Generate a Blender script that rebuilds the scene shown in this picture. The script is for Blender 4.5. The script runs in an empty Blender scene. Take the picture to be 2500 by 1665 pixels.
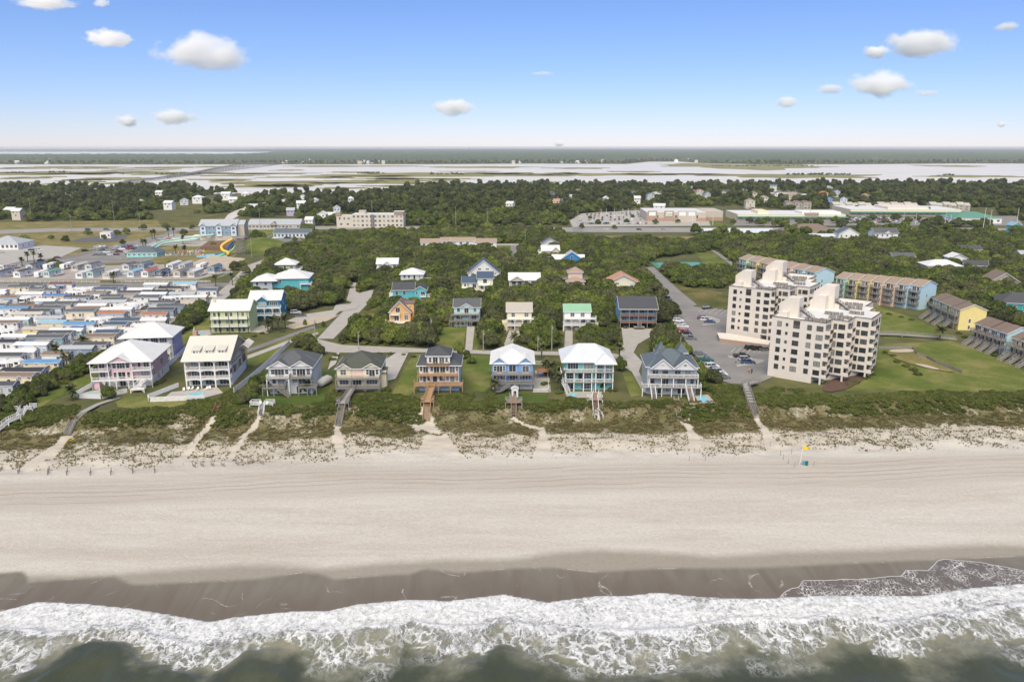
import bpy, bmesh, math, random
import numpy as np
from mathutils import Vector, Matrix, noise as mnoise
R = math.radians
rnd = random.Random(7)
scene = bpy.context.scene
col = scene.collection
# ------------------------------------------------------------------ camera, sky, sun, exposure
PITCH = 14.045; FPX = 1889.0; CAMZ = 70.0
cam = bpy.data.cameras.new('camera'); cam.sensor_width = 36.0; cam.lens = 36.0 * FPX / 2500.0
cam.clip_start = 1.0; cam.clip_end = 200000.0
camo = bpy.data.objects.new('camera', cam); col.objects.link(camo)
camo.location = (0, 0, CAMZ); camo.rotation_euler = (R(90 - PITCH), 0, 0)
scene.camera = camo
SUN_EL, SUN_AZ = 54.0, 192.0      # azimuth clockwise from +y: behind the camera, a little left
world = bpy.data.worlds.new('World'); scene.world = world; world.use_nodes = True
wn = world.node_tree; wn.nodes.clear()
sky = wn.nodes.new('ShaderNodeTexSky'); sky.sky_type = 'NISHITA'; sky.sun_disc = False
sky.sun_elevation = R(SUN_EL); sky.sun_rotation = R(SUN_AZ)
sky.altitude = 0; sky.air_density = 1.02; sky.dust_density = 0.0; sky.ozone_density = 10.0
bg = wn.nodes.new('ShaderNodeBackground'); bg.inputs['Strength'].default_value = 0.088
wo = wn.nodes.new('ShaderNodeOutputWorld')
tint = wn.nodes.new('ShaderNodeMix'); tint.data_type = 'RGBA'; tint.blend_type = 'MULTIPLY'; tint.inputs[0].default_value = 1.0; tint.inputs[7].default_value = (1.06, 0.97, 1.14, 1)
wn.links.new(sky.outputs[0], tint.inputs[6]); wn.links.new(tint.outputs[2], bg.inputs[0]); wn.links.new(bg.outputs[0], wo.inputs[0])
sl = bpy.data.lights.new('sun', 'SUN'); sl.energy = 3.7; sl.angle = R(60); sl.color = (1.0, 0.90, 0.67)
so = bpy.data.objects.new('sun', sl); col.objects.link(so); so.location = (0, 0, 300)
so.rotation_euler = (R(90 - SUN_EL), 0, R(180 - SUN_AZ))
scene.view_settings.view_transform = 'Standard'; scene.view_settings.look = 'None'
scene.view_settings.gamma = 1.0; scene.view_settings.use_curve_mapping = False
scene.view_settings.exposure = 0.45
scene.render.engine = 'CYCLES'
scene.cycles.use_denoising = True; scene.cycles.max_bounces = 40; scene.cycles.diffuse_bounces = 3
scene.cycles.glossy_bounces = 2; scene.cycles.transmission_bounces = 3; scene.cycles.volume_bounces = 40
scene.cycles.transparent_max_bounces = 8; scene.cycles.sample_clamp_indirect = 6
scene.cycles.volume_max_steps = 256

# ------------------------------------------------------------------ pixel -> world
CP, SP = math.cos(R(PITCH)), math.sin(R(PITCH))
def ray(px, py):
    u = (px - 1250.0) / FPX; v = (832.5 - py) / FPX
    return Vector((u, CP + v * SP, -SP + v * CP))
def W0(px, py, z=0.0):
    d = ray(px, py); t = (z - CAMZ) / d.z
    return Vector((d.x * t, d.y * t, z))
def WY(px, py, y):                      # the point at ground distance y
    d = ray(px, py); t = y / d.y
    return Vector((d.x * t, y, CAMZ + d.z * t))
def mpp(py):                            # metres for one photo pixel at ground row py
    p = W0(1250, py); return (p.y * CP + CAMZ * SP) / FPX
def lerp_poly(pts, x):
    return float(np.interp(x, [p[0] for p in pts], [p[1] for p in pts]))
DB = [(-260, 181), (-113, 191), (-43, 199.0), (20, 201.5), (65, 203), (115, 207), (220, 214)]
def Yb(x): return np.interp(x, [p[0] for p in DB], [p[1] for p in DB])
def shore_line(pts, z):
    w = [W0(a, b, z) for a, b in pts]
    w.sort(key=lambda p: p.x)
    return np.array([p.x for p in w]), np.array([p.y for p in w])
FRONT = [(0,1491),(92,1468),(210,1472),(317,1483),(420,1499),(512,1516),(573,1504),(707,1491),(800,1489),(876,1472),(991,1462),(1098,1464),(1232,1449),(1335,1468),(1450,1453),(1526,1453),(1602,1444),(1715,1455),(1829,1460),(1982,1453),(2097,1450),(2250,1453),(2364,1434),(2500,1422)]
REAR = [(0,1629),(76,1617),(134,1602),(183,1572),(237,1556),(317,1562),(355,1606),(459,1625),(516,1636),(611,1578),(726,1572),(764,1602),(850,1613),(953,1610),(991,1575),(1106,1598),(1182,1590),(1220,1560),(1297,1583),(1392,1617),(1545,1632),(1652,1613),(1745,1587),(1837,1579),(1982,1590),(2051,1556),(2104,1567),(2211,1610),(2300,1570),(2360,1556),(2441,1575),(2500,1564)]
WET1 = [(0,1395),(180,1394),(300,1390),(470,1378),(600,1370),(700,1372),(800,1378),(950,1365),(1100,1358),(1250,1357),(1350,1342),(1450,1335),(1600,1340),(1750,1350),(1900,1340),(2100,1335),(2400,1322),(2500,1325)]
WET2 = [(0,1395),(60,1391),(72,1415),(180,1408),(280,1402),(325,1421),(480,1414),(620,1408),(740,1392),(790,1398),(815,1408),(950,1397),(1000,1396),(1040,1383),(1120,1393),(1250,1382),(1350,1380),(1450,1390),(1600,1382),(1700,1381),(1850,1380),(2100,1368),(2500,1352)]
fx_, fy_ = shore_line(FRONT, -5.9); rx_, ry_ = shore_line(REAR, -5.9)
w1x, w1y = shore_line(WET1, -5.2); w2x, w2y = shore_line(WET2, -5.4)
def ext(x, ax, ay, slope=0.045):
    y = np.interp(x, ax, ay)
    return y + np.where(x < ax[0], (x - ax[0]) * slope, 0) + np.where(x > ax[-1], (x - ax[-1]) * slope, 0)
def Yw(x): return 121.0 + 0.045 * x
# smooth value noise on arrays
_ng = np.random.RandomState(3).rand(256, 256)
def vnoise(x, y):
    xi = np.floor(x).astype(int); yi = np.floor(y).astype(int); fx = x - xi; fy = y - yi
    fx = fx * fx * (3 - 2 * fx); fy = fy * fy * (3 - 2 * fy)
    a = _ng[xi % 256, yi % 256]; b = _ng[(xi + 1) % 256, yi % 256]; c = _ng[xi % 256, (yi + 1) % 256]; d = _ng[(xi + 1) % 256, (yi + 1) % 256]
    return (a * (1 - fx) + b * fx) * (1 - fy) + (c * (1 - fx) + d * fx) * fy
def fbm(x, y, o=4):
    s = 0; a = 0.5
    for i in range(o):
        s = s + a * vnoise(x * 2 ** i + 17.3 * i, y * 2 ** i + 5.1 * i); a *= 0.5
    return s
def G(x, y):                            # ground height
    x = np.asarray(x, float); y = np.asarray(y, float)
    s = y - Yb(x); yt = Yb(x) - 23.0; yw = Yw(x)
    beach = -6.0 + 2.1 * np.clip((y - yw) / (yt - yw), -0.9, 1) 
    toe = -3.9 + 0.5 * np.clip((s + 23) / 23, 0, 1)
    z = np.where(y < yt, beach, toe)
    k = np.clip((s + 0.5) / 6.5, 0, 1); k = k * k * (3 - 2 * k)
    z = z + k * 3.4
    hum = np.clip((s + 26) / 6, 0, 1) * np.clip((7 - s) / 3, 0, 1)
    z = z + hum * ((fbm(x * 0.22, y * 0.3) - 0.47) * 1.9 + (fbm(x * 0.05 + 9, y * 0.1) - 0.47) * 1.6)
    fl = np.clip((s - 6) / 3, 0, 1)
    z = z * (1 - fl)
    sh = np.clip((y - 1215) / 60, 0, 1)
    return z - 3.5 * sh
def W(px, py, lift=0.0):                # pixel -> point on the ground, by marching the ray
    d = ray(px, py)
    t = 60.0; dt = 4.0
    for i in range(1200):
        p = d * t
        if CAMZ + p.z <= float(G(p.x, p.y)): break
        t += dt
    lo, hi = t - dt, t
    for i in range(18):
        m = (lo + hi) / 2; p = d * m
        if CAMZ + p.z <= float(G(p.x, p.y)): hi = m
        else: lo = m
    p = d * hi
    return Vector((p.x, p.y, float(G(p.x, p.y)) + lift))

# ------------------------------------------------------------------ materials
MATS = {}
def nodes(name):
    m = bpy.data.materials.new(name); m.use_nodes = True
    nt = m.node_tree; nt.nodes.clear()
    out = nt.nodes.new('ShaderNodeOutputMaterial'); b = nt.nodes.new('ShaderNodeBsdfPrincipled')
    nt.links.new(b.outputs[0], out.inputs['Surface'])
    return m, nt, b, out
def nd(nt, t, **kw):
    n = nt.nodes.new(t)
    for k, v in kw.items():
        if k.startswith('i_'):
            n.inputs[k[2:]].default_value = v
        else: setattr(n, k, v)
    return n
def ramp(nt, fac, stops):
    r = nt.nodes.new('ShaderNodeValToRGB'); e = r.color_ramp.elements
    while len(e) < len(stops): e.new(0.5)
    for i, (p, c) in enumerate(stops):
        e[i].position = p; e[i].color = (c[0], c[1], c[2], 1) if not isinstance(c, (int, float)) else (c, c, c, 1)
    nt.links.new(fac, r.inputs[0]); return r
def mixc(nt, fac, a, b, mode='MIX'):
    n = nt.nodes.new('ShaderNodeMix'); n.data_type = 'RGBA'; n.blend_type = mode
    for s, v in ((0, fac), (6, a), (7, b)):
        if isinstance(v, (int, float)): n.inputs[s].default_value = v
        elif isinstance(v, tuple): n.inputs[s].default_value = (v[0], v[1], v[2], 1)
        else: nt.links.new(v, n.inputs[s])
    return n.outputs[2]
def mth(nt, op, a, b=None, clamp=False):
    n = nt.nodes.new('ShaderNodeMath'); n.operation = op; n.use_clamp = clamp
    for i, v in enumerate((a, b)):
        if v is None: continue
        if isinstance(v, (int, float)): n.inputs[i].default_value = v
        else: nt.links.new(v, n.inputs[i])
    return n.outputs[0]
def mapr(nt, v, a, b, c=0.0, d=1.0, smooth=True):
    n = nt.nodes.new('ShaderNodeMapRange'); n.interpolation_type = 'SMOOTHSTEP' if smooth else 'LINEAR'
    nt.links.new(v, n.inputs[0])
    for i, x in enumerate((a, b, c, d)): n.inputs[1 + i].default_value = x
    return n.outputs[0]
def M(key, c=None, rough=0.7, var=0.12, scale=0.7, bump=0.0, metal=0.0, dirt=0.0, spec=0.3, lines=0):
    """plain surface with uneven colour, a little grime and grain"""
    if key in MATS: return MATS[key]
    m, nt, b, out = nodes(key)
    geo = nd(nt, 'ShaderNodeNewGeometry'); oi = nd(nt, 'ShaderNodeObjectInfo')
    n1 = nd(nt, 'ShaderNodeTexNoise', i_Scale=scale, i_Detail=6.0, i_Roughness=0.65)
    nt.links.new(geo.outputs['Position'], n1.inputs['Vector'])
    f = mth(nt, 'ADD', mth(nt, 'MULTIPLY', mth(nt, 'SUBTRACT', n1.outputs[0], 0.5), 2.4 * var), 1.0)
    f = mth(nt, 'MULTIPLY', f, mth(nt, 'ADD', mth(nt, 'MULTIPLY', oi.outputs['Random'], 0.5 * var), 1 - 0.25 * var))
    base = mixc(nt, 1.0, tuple(c), f, 'MULTIPLY')
    if dirt:
        sc = nd(nt, 'ShaderNodeMapping'); sc.inputs['Scale'].default_value = (1.5, 1.5, 0.22)
        nt.links.new(geo.outputs['Position'], sc.inputs[0])
        n2 = nd(nt, 'ShaderNodeTexNoise', i_Scale=1.0, i_Detail=7.0, i_Roughness=0.7); nt.links.new(sc.outputs[0], n2.inputs['Vector'])
        base = mixc(nt, mth(nt, 'MULTIPLY', mapr(nt, n2.outputs[0], 0.5, 0.75), dirt), base, (0.16, 0.14, 0.11))
    nt.links.new(base, b.inputs['Base Color'])
    b.inputs['Roughness'].default_value = rough; b.inputs['Metallic'].default_value = metal
    b.inputs['Specular IOR Level'].default_value = spec
    h = None
    if bump:
        n3 = nd(nt, 'ShaderNodeTexNoise', i_Scale=6.0, i_Detail=5.0); nt.links.new(geo.outputs['Position'], n3.inputs['Vector']); h = n3.outputs[0]
    if lines:
        s = nd(nt, 'ShaderNodeSeparateXYZ'); nt.links.new(geo.outputs['Position'], s.inputs[0])
        w = mth(nt, 'FRACT', mth(nt, 'MULTIPLY', s.outputs[2], lines))
        h = w if h is None else mth(nt, 'ADD', h, w)
    if h is not None:
        bp = nd(nt, 'ShaderNodeBump', i_Strength=bump or 0.25, i_Distance=0.05); nt.links.new(h, bp.inputs['Height']); nt.links.new(bp.outputs[0], b.inputs['Normal'])
    MATS[key] = m
    return m
WALLS = dict(white=(.78,.77,.75), pink=(.72,.50,.53), purple=(.50,.42,.62), tan=(.40,.31,.24), brown=(.20,.13,.095), grey=(.50,.53,.56), pale_grey=(.62,.64,.66),
    cream=(.76,.67,.48), sky_blue=(.50,.65,.78), blue=(.19,.36,.66), teal=(.27,.62,.56), lime=(.58,.64,.30), deep_blue=(.025,.19,.32), turquoise=(.12,.46,.50),
    orange=(.72,.42,.17), aqua=(.50,.68,.66), pale_yellow=(.80,.76,.60), duplex_blue=(.20,.38,.50), bright_blue=(.03,.25,.58), blush=(.72,.55,.47), sage=(.48,.55,.38),
    mint=(.46,.74,.58), yellow=(.80,.66,.28), peach=(.80,.58,.46), light_blue=(.47,.65,.75), dark_teal=(.05,.36,.36), taupe=(.45,.41,.36), navy=(.06,.10,.17),
    beige=(.60,.54,.45), condo=(.70,.635,.56), brick=(.40,.27,.20), stone=(.52,.46,.38), pale_blue=(.60,.68,.76), dark_grey=(.16,.17,.18), aqua_green=(.30,.66,.60), slate_blue=(.24,.34,.44))
def wall(k): return M('siding_' + k, WALLS[k], rough=0.75, var=0.10, dirt=0.10, lines=(0 if k in ('condo', 'brick', 'stone') else 5.0))
ROOFS = dict(white=((.66,.66,.65), .38), cream_metal=((.66,.62,.54), .4), silver=((.60,.63,.66), .35), grey=((.10,.105,.11), .85), dark=((.075,.078,.085), .85), green_grey=((.085,.09,.072), .85),
    brown=((.20,.15,.12), .85), tan=((.33,.25,.19), .85), rust=((.36,.16,.09), .85), terracotta=((.46,.25,.17), .85), navy=((.06,.09,.14), .8), blue=((.12,.27,.46), .5), light_blue=((.26,.44,.54), .5),
    green=((.27,.47,.31), .5), forest=((.12,.27,.20), .6), maroon=((.16,.07,.07), .8), beige=((.46,.42,.36), .8), black=((.04,.042,.048), .8), royal=((.10,.18,.42), .6), red=((.40,.12,.08), .7), pale_grey=((.40,.42,.44), .6), flat_white=((.68,.67,.65), .6), slate=((.105,.13,.15), .8))
def roofm(k):
    c, r = ROOFS[k]; return M('roof_' + k, c, rough=r, var=0.22 if r > .7 else .08, scale=1.6 if r > .7 else .35, bump=0.25 if r > .7 else 0.0, dirt=0.08)
TRIM = dict(white=(.80,.79,.77), wood=(.41,.26,.145), weathered=(.26,.24,.22), black=(.025,.024,.023), grey_wood=(.34,.32,.30), bronze=(.07,.055,.045), red_wood=(.30,.14,.09), tread=(.30,.20,.15))
def trim(k): return M('paint_' + k, TRIM[k], rough=0.6 if k == 'white' else 0.8, var=0.14, scale=1.5, dirt=0.1)
def glassm(k='glass', c=(.045,.055,.062)):
    if k in MATS: return MATS[k]
    m, nt, b, out = nodes(k)
    oi = nd(nt, 'ShaderNodeObjectInfo')
    r = ramp(nt, oi.outputs['Random'], [(0, (c[0]*.6, c[1]*.6, c[2]*.6)), (.35, c), (.62, (.10,.11,.12)), (.84, (.30,.30,.28))])
    r.color_ramp.interpolation = 'CONSTANT'
    nt.links.new(r.outputs[0], b.inputs['Base Color'])
    b.inputs['Roughness'].default_value = 0.12; b.inputs['Specular IOR Level'].default_value = 0.55
    MATS[k] = m; return m
ASPHALT = lambda: M('asphalt', (.115,.112,.11), rough=.9, var=.3, scale=.12, bump=.1)
CONCRETE = lambda: M('concrete', (.40,.375,.34), rough=.9, var=.22, scale=.3, bump=.1, dirt=.15)

# ------------------------------------------------------------------ mesh helpers
class B:
    def __init__(s): s.v = []; s.f = []; s.m = []
    def add(s, vs, fs, m=0):
        o = len(s.v); s.v += [tuple(v) for v in vs]; s.f += [tuple(i + o for i in f) for f in fs]; s.m += [m] * len(fs); return s
    def box(s, x0, x1, y0, y1, z0, z1, m=0):
        return s.add([(x0,y0,z0),(x1,y0,z0),(x1,y1,z0),(x0,y1,z0),(x0,y0,z1),(x1,y0,z1),(x1,y1,z1),(x0,y1,z1)],
            [(0,3,2,1),(4,5,6,7),(0,1,5,4),(1,2,6,5),(2,3,7,6),(3,0,4,7)], m)
    def prism(s, pts, z0, z1, m=0):      # footprint extruded up (counter-clockwise seen from above)
        n = len(pts)
        return s.add([(p[0],p[1],z0) for p in pts] + [(p[0],p[1],z1) for p in pts],
            [tuple(range(n))[::-1], tuple(range(n, 2*n))] + [(i, (i+1) % n, n + (i+1) % n, n + i) for i in range(n)], m)
    def bar(s, a, b, w, h=None, m=0):    # square bar between two points
        a, b = Vector(a), Vector(b); h = h or w; d = (b - a)
        if d.length < 1e-6: return s
        d.normalize(); up = Vector((0,0,1)) if abs(d.z) < .95 else Vector((0,1,0))
        x = d.cross(up).normalized() * (w/2); y = x.cross(d).normalized() * (h/2)
        vs = [p + sx*x + sy*y for p in (a, b) for sx, sy in ((-1,-1),(1,-1),(1,1),(-1,1))]
        return s.add(vs, [(0,1,2,3),(7,6,5,4),(0,4,5,1),(1,5,6,2),(2,6,7,3),(3,7,4,0)], m)
    def tube(s, pts, rad, n=8, m=0, cap=True):
        rings = []; pts = [Vector(p) for p in pts]
        for i, p in enumerate(pts):
            d = (pts[min(i+1, len(pts)-1)] - pts[max(i-1, 0)]).normalized()
            up = Vector((0,0,1)) if abs(d.z) < .9 else Vector((1,0,0))
            x = d.cross(up).normalized(); y = x.cross(d).normalized(); r = rad[i] if isinstance(rad, (list, tuple)) else rad
            rings.append([p + x * math.cos(2*math.pi*k/n) * r + y * math.sin(2*math.pi*k/n) * r for k in range(n)])
        vs = [v for rg in rings for v in rg]; fs = []
        for i in range(len(pts)-1):
            for k in range(n): fs.append((i*n+k, i*n+(k+1) % n, (i+1)*n+(k+1) % n, (i+1)*n+k))
        if cap: fs += [tuple(range(n))[::-1], tuple(range((len(pts)-1)*n, len(pts)*n))]
        return s.add(vs, fs, m)
    def mesh(s, name, mats, smooth=False):
        me = bpy.data.meshes.new(name); me.from_pydata(s.v, [], s.f)
        for k in (mats if isinstance(mats, (list, tuple)) else [mats]): me.materials.append(k)
        if any(s.m): me.polygons.foreach_set('material_index', s.m)
        if smooth: me.polygons.foreach_set('use_smooth', [True] * len(me.polygons))
        me.update(); return me
    def obj(s, name, mats, parent=None, loc=(0,0,0), rz=0.0, smooth=False):
        return put(name, s.mesh(name, mats, smooth), parent, loc, rz)
def put(name, me, parent=None, loc=(0,0,0), rz=0.0, sc=None):
    o = bpy.data.objects.new(name, me); col.objects.link(o)
    if parent: o.parent = parent
    o.location = loc
    if rz: o.rotation_euler = (0, 0, rz)
    if sc: o.scale = sc
    return o
def tag(o, label=None, cat=None, group=None, kind=None):
    if label: o['label'] = label
    if cat: o['category'] = cat
    if group: o['group'] = group
    if kind: o['kind'] = kind
    return o
def thing(name, label, cat, loc=(0,0,0), rz=0.0, group=None):
    o = bpy.data.objects.new(name, None); col.objects.link(o); o.empty_display_size = 1.0
    o.location = loc; o.rotation_euler = (0, 0, rz)
    return tag(o, label, cat, group)
def dup(o, parent=None):
    c = o.copy(); col.objects.link(c)
    if parent: c.parent = parent
    for ch in o.children: dup(ch, c)
    return c
CACHE = {}
def cached(key, fn):
    if key not in CACHE: CACHE[key] = fn()
    return CACHE[key]
def sheet(name, pix, z, mat, label=None, smooth=0, world=False):
    pts = [Vector((p[0], p[1], 0)) for p in pix] if world else [W0(*p) for p in pix]
    for i in range(smooth):
        q = []
        for k in range(len(pts)):
            a, b_ = pts[k], pts[(k+1) % len(pts)]; q += [a*.75+b_*.25, a*.25+b_*.75]
        pts = q
    a = sum(pts[i].x*pts[(i+1) % len(pts)].y - pts[(i+1) % len(pts)].x*pts[i].y for i in range(len(pts)))
    if a < 0: pts.reverse()
    b = B(); b.add([(p.x, p.y, z) for p in pts], [tuple(range(len(pts)))])
    o = b.obj(name, mat)
    return tag(o, kind='structure')
def inpoly(x, y, poly):
    c = False; n = len(poly)
    for i in range(n):
        x1, y1 = poly[i][0], poly[i][1]; x2, y2 = poly[i-1][0], poly[i-1][1]
        if (y1 > y) != (y2 > y) and x < (x2 - x1) * (y - y1) / (y2 - y1) + x1: c = not c
    return c
def scatter(name, pts, sources, kind='stuff'):
    """one object: many small look-alikes set on points (x, y, z, size, turn, variant)"""
    me = bpy.data.meshes.new(name); me.from_pydata([p[:3] for p in pts], [], [])
    for nm, ty, ix in (('psize', 'FLOAT', 3), ('pturn', 'FLOAT', 4), ('pvar', 'INT', 5)):
        at = me.attributes.new(nm, ty, 'POINT'); at.data.foreach_set('value', [p[ix] for p in pts])
    o = put(name, me); o['kind'] = kind
    cc = bpy.data.collections.new(name + '_sources')
    for i, s_ in enumerate(sources):
        so_ = bpy.data.objects.new('%s_source_%02d' % (name, i), s_); cc.objects.link(so_)
    g = bpy.data.node_groups.new(name, 'GeometryNodeTree')
    g.interface.new_socket('Geometry', in_out='INPUT', socket_type='NodeSocketGeometry'); g.interface.new_socket('Geometry', in_out='OUTPUT', socket_type='NodeSocketGeometry')
    gi = g.nodes.new('NodeGroupInput'); go = g.nodes.new('NodeGroupOutput')
    ci = g.nodes.new('GeometryNodeCollectionInfo'); ci.inputs[0].default_value = cc; ci.inputs['Separate Children'].default_value = True; ci.inputs['Reset Children'].default_value = True
    ip = g.nodes.new('GeometryNodeInstanceOnPoints'); ip.inputs['Pick Instance'].default_value = True
    def attr(nm, ty):
        a = g.nodes.new('GeometryNodeInputNamedAttribute'); a.data_type = ty; a.inputs[0].default_value = nm
        return a.outputs[0]
    cx = g.nodes.new('ShaderNodeCombineXYZ'); g.links.new(attr('pturn', 'FLOAT'), cx.inputs[2])
    er = g.nodes.new('FunctionNodeEulerToRotation'); g.links.new(cx.outputs[0], er.inputs[0])
    g.links.new(gi.outputs[0], ip.inputs['Points']); g.links.new(ci.outputs[0], ip.inputs['Instance'])
    g.links.new(attr('pvar', 'INT'), ip.inputs['Instance Index']); g.links.new(er.outputs[0], ip.inputs['Rotation'])
    g.links.new(attr('psize', 'FLOAT'), ip.inputs['Scale'])
    g.links.new(ip.outputs[0], go.inputs[0])
    md = o.modifiers.new('scatter', 'NODES'); md.node_group = g
    return o
# ================================================================== ground, beach, sea, sound
def grid_mesh(name, xs, ys, zf):
    X, Y = np.meshgrid(xs, ys); Z = zf(X, Y)
    nx, ny = len(xs), len(ys)
    v = np.stack([X, Y, Z], -1).reshape(-1, 3)
    i = np.arange(nx * (ny - 1)).reshape(ny - 1, nx)[:, :-1].reshape(-1)
    f = np.stack([i, i + 1, i + nx + 1, i + nx], -1)
    me = bpy.data.meshes.new(name)
    me.vertices.add(len(v)); me.vertices.foreach_set('co', v.reshape(-1))
    me.loops.add(len(f) * 4); me.loops.foreach_set('vertex_index', f.reshape(-1))
    me.polygons.add(len(f)); me.polygons.foreach_set('loop_start', np.arange(len(f)) * 4); me.polygons.foreach_set('loop_total', np.full(len(f), 4))
    me.polygons.foreach_set('use_smooth', np.ones(len(f), bool))
    me.update(); me.validate()
    return me, X.reshape(-1), Y.reshape(-1)
def vattr(me, nm, arr):
    a = me.attributes.new(nm, 'FLOAT', 'POINT'); a.data.foreach_set('value', np.asarray(arr, np.float32).reshape(-1))

BARE = [[(830,1150),(815,1085),(815,1035),(828,1035),(838,1085),(850,1150)],      # trodden sand paths and blow-outs
    [(1000,1025),(1035,985),(1060,1030),(1075,1060),(1050,1056),(1012,1050)],
    [(1250,1018),(1262,1022),(1330,1045),(1352,1150),(1290,1150),(1320,1050)],
    [(1655,1022),(1690,1040),(1710,1075),(1712,1110),(1685,1110),(1675,1050)],
    [(1838,1015),(1855,1015),(1905,1090),(1935,1130),(1880,1130),(1862,1060)],
    [(150,1065),(175,1065),(140,1110),(60,1160),(20,1160),(110,1100)],
    [(520,1010),(533,1010),(500,1060),(430,1150),(400,1150),(480,1060)],
    [(630,1015),(640,1015),(610,1060),(560,1130),(545,1130),(600,1055)],
    [(1040,1060),(1090,1060),(1130,1120),(1010,1120)]]
BAREW = [[tuple(W(*p))[:2] for p in q] for q in BARE]
def veg_density(x, y):
    """0 bare sand .. 1 full cover, on and below the dune"""
    s = y - Yb(x)
    n = fbm(x * 0.16 + 3, y * 0.2); n2 = fbm(x * 0.5, y * 0.55 + 7)
    front = np.clip((s + 23 + (fbm(x * .07, 0 * y + 4) - .47) * 12) / 5, 0, 1)
    d = np.where(s < -9, 0.20 + 0.45 * n2, 0.80)
    d = np.where((s >= -9), np.clip(0.45 + (n - .30) * 1.8 + (s + 9) * 0.05, 0.12, 1), d)
    blow = np.clip((n - 0.36) / 0.10, 0, 1)
    d = d * np.where((s > 0) & (s < 5.5), 0.62 + 0.38 * blow, 1)
    d = d * front
    return np.where(s > 6, 1.0, d)
xs = np.concatenate([[-26000, -9000, -3000, -1200, -600], np.arange(-320, -170, 5.0), np.arange(-170, 170, 0.8), np.arange(170, 321, 5.0), [600, 1200, 3000, 9000, 26000]])
ys = np.concatenate([[-2000, -300, 20, 60], np.arange(80, 165, 1.6), np.arange(165, 222, 0.7), [224, 230, 245, 300, 500, 800, 1100, 1215, 1225, 1245, 1275, 1300]])
gme, GX, GY = grid_mesh('ground', xs, ys, G)
vd = veg_density(GX, GY)
near = (np.abs(GX) < 175) & (GY > 160) & (GY < 215)
for q in BAREW:
    x0, x1 = min(p[0] for p in q) - 1, max(p[0] for p in q) + 1; y0, y1 = min(p[1] for p in q) - 1, max(p[1] for p in q) + 1
    for i in np.nonzero(near & (GX > x0) & (GX < x1) & (GY > y0) & (GY < y1))[0]:
        if inpoly(GX[i], GY[i], q): vd[i] = 0.0
vattr(gme, 'veg', vd)
vattr(gme, 'wet1', ext(GX, w1x, w1y) - GY); vattr(gme, 'wet2', ext(GX, w2x, w2y) - GY)
vattr(gme, 'toe', GY - (Yb(GX) - 23)); vattr(gme, 'shore', GY - ext(GX, fx_, fy_))
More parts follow.
